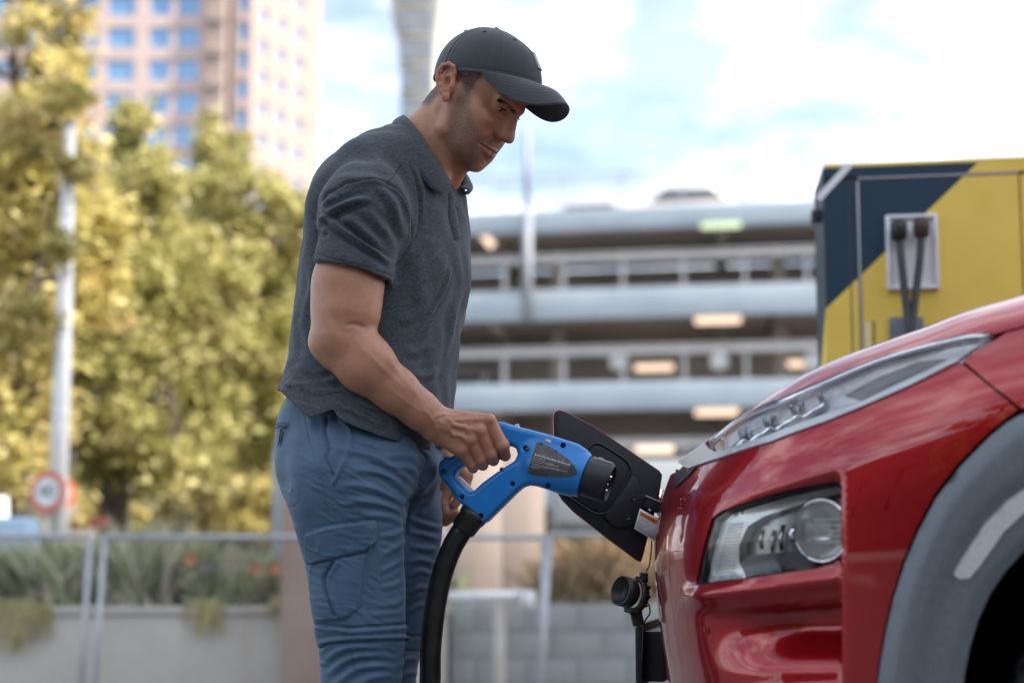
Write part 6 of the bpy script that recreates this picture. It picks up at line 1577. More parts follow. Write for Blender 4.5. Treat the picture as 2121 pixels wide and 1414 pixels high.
# hair strands: brows, lashes
def strands(name, roots, dirs, L, w, m, parent, bend=0.25):
    V, F = [], []
    for r, d, l in zip(roots, dirs, L):
        d = d / np.linalg.norm(d); sd_ = np.cross(d, np.array([.2, -1, .1])); sd_ /= np.linalg.norm(sd_); b = len(V); cv = np.array([0, 0, -1.0]) * l * bend
        V += [r - sd_ * w, r + sd_ * w, r + d * l * .55 + sd_ * w * .8 + cv * .3, r + d * l * .55 - sd_ * w * .8 + cv * .3, r + d * l + cv]; F += [(b, b + 1, b + 2, b + 3), (b + 3, b + 2, b + 4)]
    o = mesh(name, V, F, m, parent); return o
M_HAIR = mat('dark_hair', (.018, .015, .014), .5)
HEADB = SDF(); HEADB.ops = [o for o in B.ops if o[2] is not None and o[3][2] > 1.40 and o[2][0] > -.35]
rr = np.random.default_rng(8)
def brow(px_line, n, wpx, ydir, y0=2.4, y1=2.8):
    P = spline(np.array([(a, b) for a, b in px_line], float), 40); R_, D_, L_ = [], [], []
    ys_ = np.linspace(y0, y1, 420)
    for _ in range(n):
        u = rr.random() * .95; i = int(u * 38); q = P[i] + rr.normal(0, wpx * (1 - .6 * u if ydir > 0 else .4 + .6 * u), 2) * (.6, 1)
        A_ = np.array([at(q[0], q[1], y) for y in ys_]); Dd = HEADB(A_); k = np.argmax(Dd < 0)
        if not (Dd < 0).any(): continue
        t_ = at(P[i + 1][0], P[i + 1][1], A_[k][1]) - at(P[i][0], P[i][1], A_[k][1]); t_ = t_ / np.linalg.norm(t_) * (-1 if ydir < 0 else 1)
        R_.append(A_[k] + np.array([0, -.0006, 0])); D_.append(t_ + rr.normal(0, .13, 3) + np.array([0, -.14, .08])); L_.append(rr.uniform(.005, .0095) * (1 - .55 * u))
    return R_, D_, L_
a1 = brow([(1069, 234), (1058, 223), (1046, 213), (1029, 207)], 900, 3.3, 1); a2 = brow([(1077, 247), (1086, 244), (1096, 246)], 260, 2.4, 1)
strands('eyebrow', a1[0], a1[1], a1[2], .0007, M_HAIR, person); strands('eyebrow', a2[0], a2[1], a2[2], .00055, M_HAIR, person)
R_, D_, L_ = [], [], []
for s in (-1, 1):
    for k in range(34):
        u = -1 + 2 * k / 33; p = Hd(.0935 - .004 * u * u * 1.5, s * (.0335 + .0105 * u), .0252 - .0018 * u * u); R_.append(p); D_.append(HM @ np.array([.85, s * u * .5, -.25 + rr.normal(0, .08)])); L_.append(rr.uniform(.005, .0085))
strands('eyelashes', R_, D_, L_, .0004, M_HAIR, person, -.2)

# fine hairs on the forearm
R_, D_, L_ = [], [], []
idx = np.where((bQ[:, 0] > 690) & (bQ[:, 0] < 935) & (bQ[:, 1] > 690) & (bQ[:, 1] < 905) & (bV[:, 1] < 2.62))[0]
for i in rr.choice(idx, 1100):
    R_.append(bV[i] - bN[i] * .0004); fw = np.array([.62, .1, -.72]); D_.append(fw + bN[i] * rr.uniform(.15, .6) + rr.normal(0, .25, 3)); L_.append(rr.uniform(.006, .014))
strands('arm_hair', R_, D_, L_, .00010, mat('arm_hair', (.11, .065, .042), .5), person, .1)['kind'] = 'stuff'
# short beard and cropped hair: real bristles on the pigmented skin, dark and grey
M_GREY = mat('grey_hair', (.30, .28, .26), .5)
facing = ((bN * (np.array([0, 0, CAMZ]) - bV)).sum(1) > -.15)
def bristles(name, wgt, n, lmin, lmax, flow, lift, w, grey):
    p = wgt * facing; p = p / p.sum(); ids = rr.choice(len(bV), n, p=p)
    for nm, m_, sel in ((name, M_HAIR, rr.random(n) > grey), (name, M_GREY, None)):
        if sel is None: sel = ~last
        last = sel
        R_, D_, L_ = [], [], []
        for i in ids[sel]:
            q = bV[i] + rr.normal(0, .0007, 3); q = q - bN[i] * ((q - bV[i]) @ bN[i]) - bN[i] * .0003; R_.append(q); D_.append(HM @ np.array(flow, float) + bN[i] * lift + rr.normal(0, .28, 3)); L_.append(rr.uniform(lmin, lmax))
        strands(nm, R_, D_, L_, w, m_, person, .05)['kind'] = 'stuff'
bristles('beard', beard ** 1.5, 5200, .0010, .0022, (.3, 0, -.8), .7, .00010, .38)
bristles('cropped_hair', hair, 3000, .0025, .0050, (-.35, 0, -.9), .35, .00011, .40)
# lash line along the lids
for s in (-1, 1):
    P_ = []
    for k in range(13):
        u = -1 + 2 * k / 12; p = Hd(.110, s * (.0335 + .0138 * u), .0210 + .0050 * (1 - u * u)); c_ = Hd(.0785, s * .0325, .0245); d = p - c_; P_.append(c_ + d / np.linalg.norm(d) * .0137 * HS)
    MB().tube(P_, .0008, 6).build('lash_line', M_HAIR, person, True)

# ---------------- cap
cap = thing('cap', None, None) if False else None
CX, CZ, RX, RY, RZ = .006, .050, .1125, .0835, .102; CTC, CTS = math.cos(math.radians(21)), math.sin(math.radians(21))
def crown_pt(th, ph, o=0.0):
    x, y, z = math.sin(th) * math.cos(ph), math.sin(th) * math.sin(ph), math.cos(th); x, z = x * CTC - z * CTS, x * CTS + z * CTC
    fr = .010 * smooth01(x * 1.2) * max(0, 1 - abs(y)) * smooth01(z * 2)
    return np.array([CX + (RX + o + fr) * x, (RY + o) * y, CZ + (RZ + o + fr) * z])
def th_rim(ph):
    a, b = .3, 2.6
    for _ in range(40):
        m_ = (a + b) / 2; p = crown_pt(m_, ph)
        if p[2] > .041 + .50 * p[0] - .12 * max(0, -p[0] - .05): a = m_
        else: b = m_
    return a
NP, NT = 240, 64
PH = np.linspace(0, 2 * np.pi, NP, endpoint=False); TR = np.array([th_rim(p) for p in PH]); TR = np.convolve(np.r_[TR[-6:], TR, TR[:6]], np.ones(9) / 9, 'same')[6:-6]
V = []
for j in range(NT):
    v = j / (NT - 1)
    for i, ph in enumerate(PH):
        th = max(.004, v * TR[i]); sm = min(abs(((ph + math.pi / 6) % (math.pi / 3)) - math.pi / 6), 1)
        arc = sm * math.sin(th) * .1; seam = -.0011 * math.exp(-(arc / .0022) ** 2) + .0007 * math.exp(-((arc - .005) / .003) ** 2)
        band = .0016 * smooth01((v - .955) / .02) - .0010 * math.exp(-((v - .95) / .008) ** 2)
        V.append(Hd(*crown_pt(th, ph, .001 + seam * (v > .05) + band)))
F = [(j * NP + i, (j + 1) * NP + i, (j + 1) * NP + (i + 1) % NP, j * NP + (i + 1) % NP) for j in range(NT - 1) for i in range(NP)]
M_CAP = mat('cap_cloth', (.018, .021, .027), .78); n = N(M_CAP); v_ = n.coord()
vo = n.voronoi(v_, 640); n.base(n.ramp(vo, [(.12, (.010, .012, .016)), (.45, (.026, .030, .038))])); n.normal(n.bump(vo, .45, .0007))
n.b.inputs['Sheen Weight'].default_value = .25; n.b.inputs['Sheen Roughness'].default_value = .5
cap = mesh('cap', V, F, M_CAP, person, True)
sm_ = cap.modifiers.new('thick', 'SOLIDIFY'); sm_.thickness = .0022; sm_.offset = -1
# brim
def rim_pt(ph, o=.002): return crown_pt(np.interp(ph % (2 * np.pi), np.r_[PH, 2 * np.pi], np.r_[TR, TR[0]]) * .985, ph, o)
NU, NV_ = 61, 22; V = []; row = []
for i in range(NU):
    u = -1 + 2 * i / (NU - 1); phi = u * math.radians(74); a_ = rim_pt(phi)
    ang = u * math.pi / 2; e = .62
    ox = .046 + .141 * (abs(math.cos(ang)) ** e); oy = .0805 * math.copysign(abs(math.sin(ang)) ** .72, u)
    oz = .099 - .046 * (abs(oy) / .070) ** 2.0 * (.75 + .25 * abs(math.cos(ang)) ** .5)
    o_ = np.array([ox, oy, oz])
    for j in range(NV_):
        v = j / (NV_ - 1); p = a_ * (1 - v) + o_ * v
        p[2] += .008 * math.sin(math.pi * v) * abs(math.cos(ang)); V.append(Hd(*p)); row.append(v)
F = [(i * NV_ + j, (i + 1) * NV_ + j, (i + 1) * NV_ + j + 1, i * NV_ + j + 1) for i in range(NU - 1) for j in range(NV_ - 1)]
M_BRIM = mat('brim_cloth', (.018, .021, .027), .78); n = N(M_BRIM); v_ = n.coord(); vo = n.voronoi(v_, 560)
wv = n.math('ABSOLUTE', n.math('SUBTRACT', n.math('FRACT', n.math('MULTIPLY', n.attr('row'), 8.0)), .5))
stl_ = n.math('MULTIPLY', n.ramp(wv, [(.0, (0, 0, 0)), (.07, (1, 1, 1))]), 1.0)
n.base(n.mix(stl_, (.012, .014, .018), n.ramp(vo, [(.12, (.011, .013, .017)), (.45, (.026, .030, .038))])))
b1 = n.bump(vo, .4, .0007); n.normal(n.bump(stl_, .5, .0011, b1)); n.b.inputs['Sheen Weight'].default_value = .25
brim = mesh('brim', V, F, M_BRIM, cap, True, attrs={'row': row})
sm_ = brim.modifiers.new('thick', 'SOLIDIFY'); sm_.thickness = .0034; sm_.offset = 0; sm_.use_rim = True
V, F = lathe([(.0001, .004), (.005, .0036), (.0075, .001), (.0075, -.002), (.0001, -.002)], 20); mesh('button', Hd(*crown_pt(.004, 0, .001)) + (V * 1.0) @ HAX, F, M_CAP, cap, True)
for ph in (-30, -90, -150, 30, 90, 150):
    th = .62; p = Hd(*crown_pt(th, math.radians(ph), .0018)); nrm = p - Hd(CX, 0, CZ); u_, v__, w_ = frame_of(nrm)
    MB().tube([p + .0032 * (math.cos(a) * u_ + math.sin(a) * v__) for a in np.linspace(0, 2 * np.pi, 18)], .0008, 6, False).build('eyelet', M_CAP, cap, True)
pl_ = [crown_pt(TR[0] * f, ph, .003) for f, ph in ((.80, -.13), (.80, .13), (.58, .11), (.58, -.11))]
P_ = [Hd(*p) for p in pl_]; nrm = np.cross(P_[1] - P_[0], P_[3] - P_[0]); nrm /= np.linalg.norm(nrm)
if nrm @ HM[:, 0] < 0: nrm = -nrm; P_ = P_[::-1]
MB().prism([p + nrm * .0022 for p in P_], nrm, .005).build('emblem', mat('emblem_grey', (.16, .17, .19), .4), cap, bevel=.001)

# ---------------- polo shirt
def drape(P, amp, seed):
    """broad soft undulation of loose cloth: a few stretched waves"""
    r = np.random.default_rng(seed); d = np.zeros(len(P))
    for _ in range(9):
        k = r.normal(0, 1, 3) * np.array([38, 38, 17]); d += np.sin(P @ k + r.uniform(0, 6.28) + 1.3 * np.sin(P @ (k[[2, 0, 1]] * .5)))
    return amp * d / 4.0
TAU = math.radians(22); tf = np.array([math.cos(TAU), -math.sin(TAU), 0]); tn = np.array([-math.sin(TAU), -math.cos(TAU), 0])
def loft_rows(rows, Y, n=120, direct_b=None):
    A = np.array(rows, float); A = spline(A, n)
    zc = np.array([at((a[1] + a[2]) / 2, a[0], Y) for a in A]); R = (A[:, 2] - A[:, 1]) / 2 * Y / FPX
    lat = A[:, 3]; b = np.sqrt(np.maximum(R ** 2 - (lat * math.sin(TAU)) ** 2, (.35 * R) ** 2)) / math.cos(TAU)
    o = np.argsort(zc[:, 2]); return zc[o, 2], zc[o, 0], lat[o], b[o]
def loft(rows, Y, n_exp=2.4, Yfun=None):
    z, cx_, lat, b = loft_rows(rows, Y); z0, z1 = z[0], z[-1]
    def f(P):
        cx = np.interp(P[:, 2], z, cx_); a = np.interp(P[:, 2], z, lat); bb = np.interp(P[:, 2], z, b)
        dx = P[:, 0] - cx; dy = P[:, 1] - Y; u = dx * tf[0] + dy * tf[1]; v = dx * tn[0] + dy * tn[1]
        g = (np.abs(u / bb) ** n_exp + np.abs(v / a) ** n_exp) ** (1 / n_exp); r = np.sqrt(u * u + v * v)
        d = np.where(g > 1e-6, r * (1 - 1 / np.maximum(g, 1e-6)), -np.minimum(a, bb))
        return np.maximum(d, np.maximum(P[:, 2] - z1, z0 - P[:, 2]))
    m = max(lat.max(), b.max()) + .02
    return f, np.array([cx_.min() - m, Y - m, z0]), np.array([cx_.max() + m, Y + m, z1])
TORSO = [(262, 832, 900, .050), (275, 812, 912, .070), (288, 790, 922, .095), (302, 766, 932, .122), (320, 736, 941, .150), (345, 703, 950, .178), (375, 676, 957, .195), (410, 657, 962, .206), (450, 646, 966, .210), (500, 640, 970, .206), (570, 632, 973, .200), (620, 626, 963, .195), (680, 618, 951, .190), (740, 608, 943, .186), (760, 603, 940, .192), (790, 598, 937, .201), (812, 591, 934, .207), (840, 585, 930, .220), (880, 578, 926, .232), (930, 573, 922, .238), (990, 575, 915, .238)]
tor = loft(TORSO, 2.72, 2.35)
slc = [at(782, 372, 2.60), at(758, 440, 2.535), at(731, 566, 2.502), at(722, 615, 2.50)]
hem_n = slc[2] - slc[1]; hem_n = at(716, 625, 2.50) - at(731, 566, 2.50); hem_n /= np.linalg.norm(hem_n); hem_p = at(731, 567, 2.502)
def sleeve(chain, rad, hp, hn):
    fs = [rcone(chain[i], chain[i + 1], rad[i], rad[i + 1]) for i in range(len(chain) - 1)]
    inn = rcone(hp - hn * .05, hp + hn * .05, rad[2] - .0035, rad[2] - .0045)[0]
    def f(P):
        d = fs[0][0](P)
        for g in fs[1:]: d = smin(d, g[0](P), .02)
        h = (P - hp) @ hn; d = np.maximum(d, h); return np.maximum(d, -np.maximum(inn(P), -.028 - h))
    return f, np.min([g[1] for g in fs], 0), np.max([g[2] for g in fs], 0)
SH = SDF(); SH.add(tor, 0)
SH.add(sleeve(slc, [.070, .0925, .0755, .071], hem_p, hem_n), .014)
slf = [at(850, 372, 2.86), at(850, 440, 2.93), at(846, 560, 2.97), at(845, 600, 2.97)]; hn2 = slf[3] - slf[2]; hn2 /= np.linalg.norm(hn2)
SH.add(sleeve(slf, [.070, .088, .0735, .07], slf[2], hn2), .014)
# neck opening and hem
ncf = rcone(Hd(-.022, 0, -.03), nb + np.array([.0, 0, -.02]), .068, .072); SH.sub(ncf, .006)
HEMX = [560, 585, 612, 642, 678, 690, 697, 704, 740, 778, 820, 864, 888, 905, 940]; HEMY = [805, 812, 840, 866, 853, 849, 862, 869, 886, 903, 919, 931, 932, 928, 924]
def hem_cut(P):
    Q = project(P); return (Q[:, 1] - np.interp(Q[:, 0], HEMX, HEMY)) * .00095
SH.cut(hem_cut, .001)
tor_in = loft([(y, a + 4.5, b - 4.5, c - .0045) for y, a, b, c in TORSO], 2.72, 2.35)
def inner(P):
    Q = project(P); return np.maximum(tor_in[0](P), (np.interp(Q[:, 0], HEMX, HEMY) - 55 - Q[:, 1]) * .00095)
SH.sub((inner, tor_in[1], tor_in[2]), .001)
sV, sF = sdf_mesh(SH, .0026); sV, sF = biggest(sV, sF); sV = relax(sV, sF, 2, .5); sN = vnormals(sV, sF); sQ = project(sV)
front = (sN * (np.array([0, 0, CAMZ]) - sV)).sum(1) > -.05
c2_ = lambda L: [(560 + x / 2.828, 340 + y / 2.828) for x, y in L]
sh_lines = [
 (c2_([(282, 362), (312, 322), (352, 332), (430, 390), (560, 480), (640, 535), (705, 585)]), .0060, 5.0, 'fold'), (c2_([(280, 385), (300, 420), (345, 400)]), -.0050, 5),
 (c2_([(290, 330), (340, 285), (420, 245), (500, 215), (590, 205)]), .0055, 7, 'fold'), (c2_([(300, 290), (330, 230), (400, 190)]), .0030, 6, 'fold'), (c2_([(400, 330), (480, 330), (560, 400), (640, 470)]), .0026, 7, 'fold'),
 (c2_([(560, 250), (620, 330), (700, 420), (745, 520)]), .0024, 8, 'fold'), (c2_([(620, 130), (700, 200), (760, 330), (775, 430)]), .0030, 8, 'fold'),
 (c2_([(308, 215), (335, 165), (385, 150), (425, 112), (520, 100), (600, 88), (660, 95), (725, 130), (795, 205), (833, 300), (832, 420), (790, 520), (740, 600)]), -.0022, 2.4, 'flat'), (c2_([(430, 125), (600, 102), (720, 145), (785, 215), (820, 300), (818, 420), (775, 520)]), .0016, 3.0),
 (c2_([(762, 10), (735, 60), (694, 112)]), -.0014, 2.0, 'flat'), (c2_([(800, 0), (850, 100), (878, 200), (884, 300), (862, 400), (800, 520)]), -.0024, 3.0), (c2_([(815, 0), (865, 100), (893, 200), (898, 300)]), .0016, 4),
 (c2_([(268, 528), (400, 565), (560, 605), (715, 655)]), -.0010, 1.8, 'flat'), (c2_([(268, 545), (400, 582), (560, 622), (715, 672)]), .0007, 3, 'flat'),
 (c2_([(1062, 600), (1030, 690), (985, 790), (900, 930), (850, 1000)]), .0022, 3.2, 'fold'), (c2_([(960, 430), (900, 480), (860, 540)]), .0022, 7, 'fold'), (c2_([(1050, 520), (960, 640), (880, 700)]), .0016, 8, 'fold'),
 (c2_([(1150, 720), (1090, 830), (1040, 980)]), .0016, 6, 'fold'), (c2_([(1085, 850), (1060, 1000), (1040, 1150)]), .0016, 5, 'fold'), (c2_([(900, 830), (820, 900), (760, 930)]), .0020, 8, 'fold'), (c2_([(940, 1050), (860, 1100), (780, 1090)]), .0020, 8, 'fold'), (c2_([(1000, 1200), (920, 1240), (840, 1230)]), .0020, 7, 'fold'),
 (c2_([(70, 1345), (100, 1292), (180, 1310), (260, 1335), (400, 1318), (520, 1350)]), .0034, 6, 'fold'), (c2_([(75, 1360), (180, 1378), (270, 1395), (360, 1360)]), -.0026, 5), (c2_([(110, 1250), (200, 1285), (320, 1280), (420, 1240)]), .0035, 8, 'fold'),
 (c2_([(150, 1170), (230, 1230), (330, 1220)]), .0030, 8, 'fold'), (c2_([(180, 900), (215, 1050), (200, 1150)]), .0018, 8, 'fold'), (c2_([(225, 560), (240, 700), (250, 820)]), .0016, 6, 'fold'), (c2_([(260, 700), (215, 830), (190, 960)]), .0016, 7, 'fold'),
 (c2_([(420, 1310), (520, 1400), (660, 1450), (800, 1560)]), .0030, 6, 'fold'), (c2_([(380, 1400), (520, 1460), (700, 1560)]), .0030, 6, 'fold'), (c2_([(640, 1460), (760, 1540), (900, 1600)]), .0034, 5, 'fold'), (c2_([(720, 1420), (860, 1500), (940, 1580)]), .0030, 6, 'fold'),
 (c2_([(1050, 175), (1052, 300), (1072, 400), (1080, 445)]), -.0024, 2.2, 'flat'), (c2_([(1090, 230), (1105, 320), (1115, 430)]), -.0012, 1.8, 'flat'), (c2_([(1072, 200), (1080, 320), (1095, 430)]), .0016, 4.5, 'flat'), (c2_([(1060, 444), (1120, 440)]), -.0012, 1.8),
 ([(620, 838), (655, 862), (690, 845)], -.0008, 2), ([(704, 858), (778, 891), (864, 920), (900, 917)], -.0010, 2, 'flat'),
 ([(760, 320), (800, 350), (835, 400)], .0016, 9, 'fold'), ([(700, 370), (760, 372), (800, 380)], .0016, 9, 'fold')]
sd_ = lines_disp(sV, sN, sQ, sh_lines, front & (sV[:, 1] < 2.82))
sV = sV + sN * (drape(sV, .0040, 9) + 2.0 * sd_ * np.where((sQ[:, 1] > 800), .62, 1.0))[:, None]
M_POLO = mat('heather_polo', (.05, .058, .068), .85); n = N(M_POLO); v_ = n.coord((1, 1, 6.5), (0, math.radians(6), 0))
h1 = n.noise(v_, 110, 4, .7); h2 = n.noise(n.coord((1, 1, 5), (0, -.2, .3)), 330, 2, .6)
n.base(n.ramp(n.math('ADD', n.math('MULTIPLY', h1, .6), n.math('MULTIPLY', h2, .4)), [(.36, (.008, .012, .017)), (.5, (.030, .040, .052)), (.64, (.085, .105, .130))]))
n.b.inputs['Sheen Weight'].default_value = .12; n.normal(n.bump(n.noise(n.coord((1, 1, 2)), 700, 2), .25, .0006, n.bump(n.noise(n.coord(), 28, 3), .18, .004)))
shirt = mesh('polo_shirt', sV, sF, M_POLO, person, True)
# collar: stand and fall, both sides (far side mirrored about the trunk's middle plane)
def mirr(p): d = p - nb; return p - 2 * (d @ tn) * tn
top = [(834, 233, 2.705), (850, 249, 2.636), (876, 285, 2.612), (897, 320, 2.610), (915, 351, 2.625), (930, 378, 2.655)]
out_ = [(816, 268, 2.705), (830, 296, 2.610), (850, 330, 2.575), (872, 368, 2.565), (890, 392, 2.568), (908, 406, 2.590)]
Tn = spline([at(*p) for p in top], 26); On = spline([at(*p) for p in out_], 26)
OnF = np.array([t + (o - t) * (1 - .80 * i / 25) for i, (t, o) in enumerate(zip(Tn, On))])
Tall = np.vstack([[mirr(p) for p in Tn[::-1]], Tn[1:]]); Oall = np.vstack([[mirr(p) for p in OnF[::-1]], On[1:]])
for A_ in (Tall, Oall):
    A_[24:29] = np.array([np.mean(A_[max(0, i - 3):i + 4], 0) for i in range(24, 29)])
V = []; k = len(Tall); cen = np.linspace(0, 1, 7)
ctr_ = np.array([np.interp(Tall[:, 2], [nb[2] - .05, nb[2] + .12], [nb[0] + .01, nb[0] + .03]), np.full(k, 2.69), Tall[:, 2]]).T
for T_, O_, c_ in zip(Tall, Oall, ctr_):
    outd = T_ - c_; outd[2] = 0; outd /= np.linalg.norm(outd)
    V.append(T_ - outd * .004 + np.array([0, 0, -.028])); V.append(T_ - outd * .001 + np.array([0, 0, -.006]))
    for q in cen: V.append(T_ * (1 - q) + O_ * q + outd * (.006 + .013 * math.sin(math.pi * min(q * 1.05, 1))) + np.array([0, 0, .003 * math.sin(math.pi * q)]))
m_ = len(cen) + 2
F = [(i * m_ + j, (i + 1) * m_ + j, (i + 1) * m_ + j + 1, i * m_ + j + 1) for i in range(k - 1) for j in range(m_ - 1)]
col = mesh('collar', V, F, M_POLO, shirt, True); so = col.modifiers.new('thick', 'SOLIDIFY'); so.thickness = .0026; so.offset = 0; ss_ = col.modifiers.new('soft', 'SUBSURF'); ss_.levels = 0; ss_.render_levels = 0
for x, y in ((943, 428), (948, 470)):
    p = raycast(SH, x, y, 2.45, 2.85); V, F = lathe([(.0001, .0012), (.004, .0012), (.0048, .0006), (.0048, -.001), (.0001, -.001)], 18); u_, v__, w_ = frame_of(tf * .9 + tn * .5)
    mesh('button', p + w_ * .0022 + V @ np.array([u_, v__, w_]), F, M_DGREY, shirt, True)

# ---------------- cargo trousers
TR_ = SDF()
PEL = [(790, 620, 895, .140), (822, 602, 896, .150), (850, 588, 898, .160), (885, 581, 902, .172), (930, 582, 906, .181), (980, 588, 909, .180), (1010, 597, 890, .168), (1040, 610, 850, .145), (1065, 632, 815, .11), (1082, 650, 790, .08)]
TR_.add(loft(PEL, 2.71, 2.5), 0)
def leg(rows, Y, latk):
    A = spline(np.array([(y, a, b, (b - a) / 2 * Y / FPX * latk) for y, a, b in rows], float), 140)
    C_ = np.array([at((a[1] + a[2]) / 2, a[0], Y) for a in A]); R = (A[:, 2] - A[:, 1]) / 2 * Y / FPX; o = np.argsort(C_[:, 2]); z = C_[o, 2]; cx_ = C_[o, 0]; R = R[o]; L_ = A[o, 3]
    def f(P):
        cx = np.interp(P[:, 2], z, cx_); a = np.interp(P[:, 2], z, L_); b = np.interp(P[:, 2], z, R); u = P[:, 0] - cx; v = P[:, 1] - Y
        g = (np.abs(u / b) ** 2.2 + np.abs(v / a) ** 2.2) ** (1 / 2.2); r = np.sqrt(u * u + v * v)
        d = np.where(g > 1e-6, r * (1 - 1 / np.maximum(g, 1e-6)), -np.minimum(a, b)); return np.maximum(d, np.maximum(P[:, 2] - z[-1], z[0] - P[:, 2]))
    m = max(R.max(), L_.max()) + .01; return f, np.array([cx_.min() - m, Y - m, z[0]]), np.array([cx_.max() + m, Y + m, z[-1]])
NEAR = [(850, 650, 780), (905, 620, 825), (960, 596, 852), (1000, 594, 852), (1040, 598, 847), (1090, 613, 840), (1150, 630, 839), (1200, 641, 841), (1250, 646, 843), (1300, 652, 843), (1320, 656, 842), (1338, 663, 837), (1370, 667, 832), (1414, 668, 826), (1500, 670, 815), (1600, 668, 802), (1700, 664, 794), (1772, 660, 790)]
FAR = [(850, 700, 880), (905, 700, 895), (960, 704, 904), (1040, 716, 911), (1090, 722, 912), (1150, 727, 911), (1200, 729, 905), (1250, 729, 895), (1300, 726, 883), (1340, 722, 874), (1414, 718, 861), (1500, 712, 852), (1600, 706, 846), (1700, 702, 842), (1745, 700, 840)]
TR_.add(leg(NEAR, 2.612, .93), .035); TR_.add(leg(FAR, 2.80, .95), .018)
tV, tF = sdf_mesh(TR_, .0028); tV, tF = biggest(tV, tF); tV = relax(tV, tF, 2, .5); tN = vnormals(tV, tF); tQ = project(tV)
front = ((tN * (np.array([0, 0, CAMZ]) - tV)).sum(1) > -.08)
c3_ = lambda L: [(540 + x / 2.098, 740 + y / 2.098) for x, y in L]
flap_p = c3_([(200, 768), (300, 735), (500, 710), (502, 800), (452, 842), (215, 896), (205, 860)])
pock_p = c3_([(214, 885), (300, 868), (456, 840), (450, 960), (440, 1082), (368, 1136), (258, 1148), (232, 1128), (222, 1000)])
nearleg = tV[:, 1] < 2.70
d_t = np.zeros(len(tV))
mk = front & nearleg
d_t[mk] += .0060 * smooth01(-polysd(tQ[mk], pock_p) / 5 + .1) * (1 + .3 * np.sin(tQ[mk][:, 0] / 19) * np.cos(tQ[mk][:, 1] / 27))
d_t[mk] += .0105 * smooth01(-polysd(tQ[mk], flap_p) / 3.0 + .2)
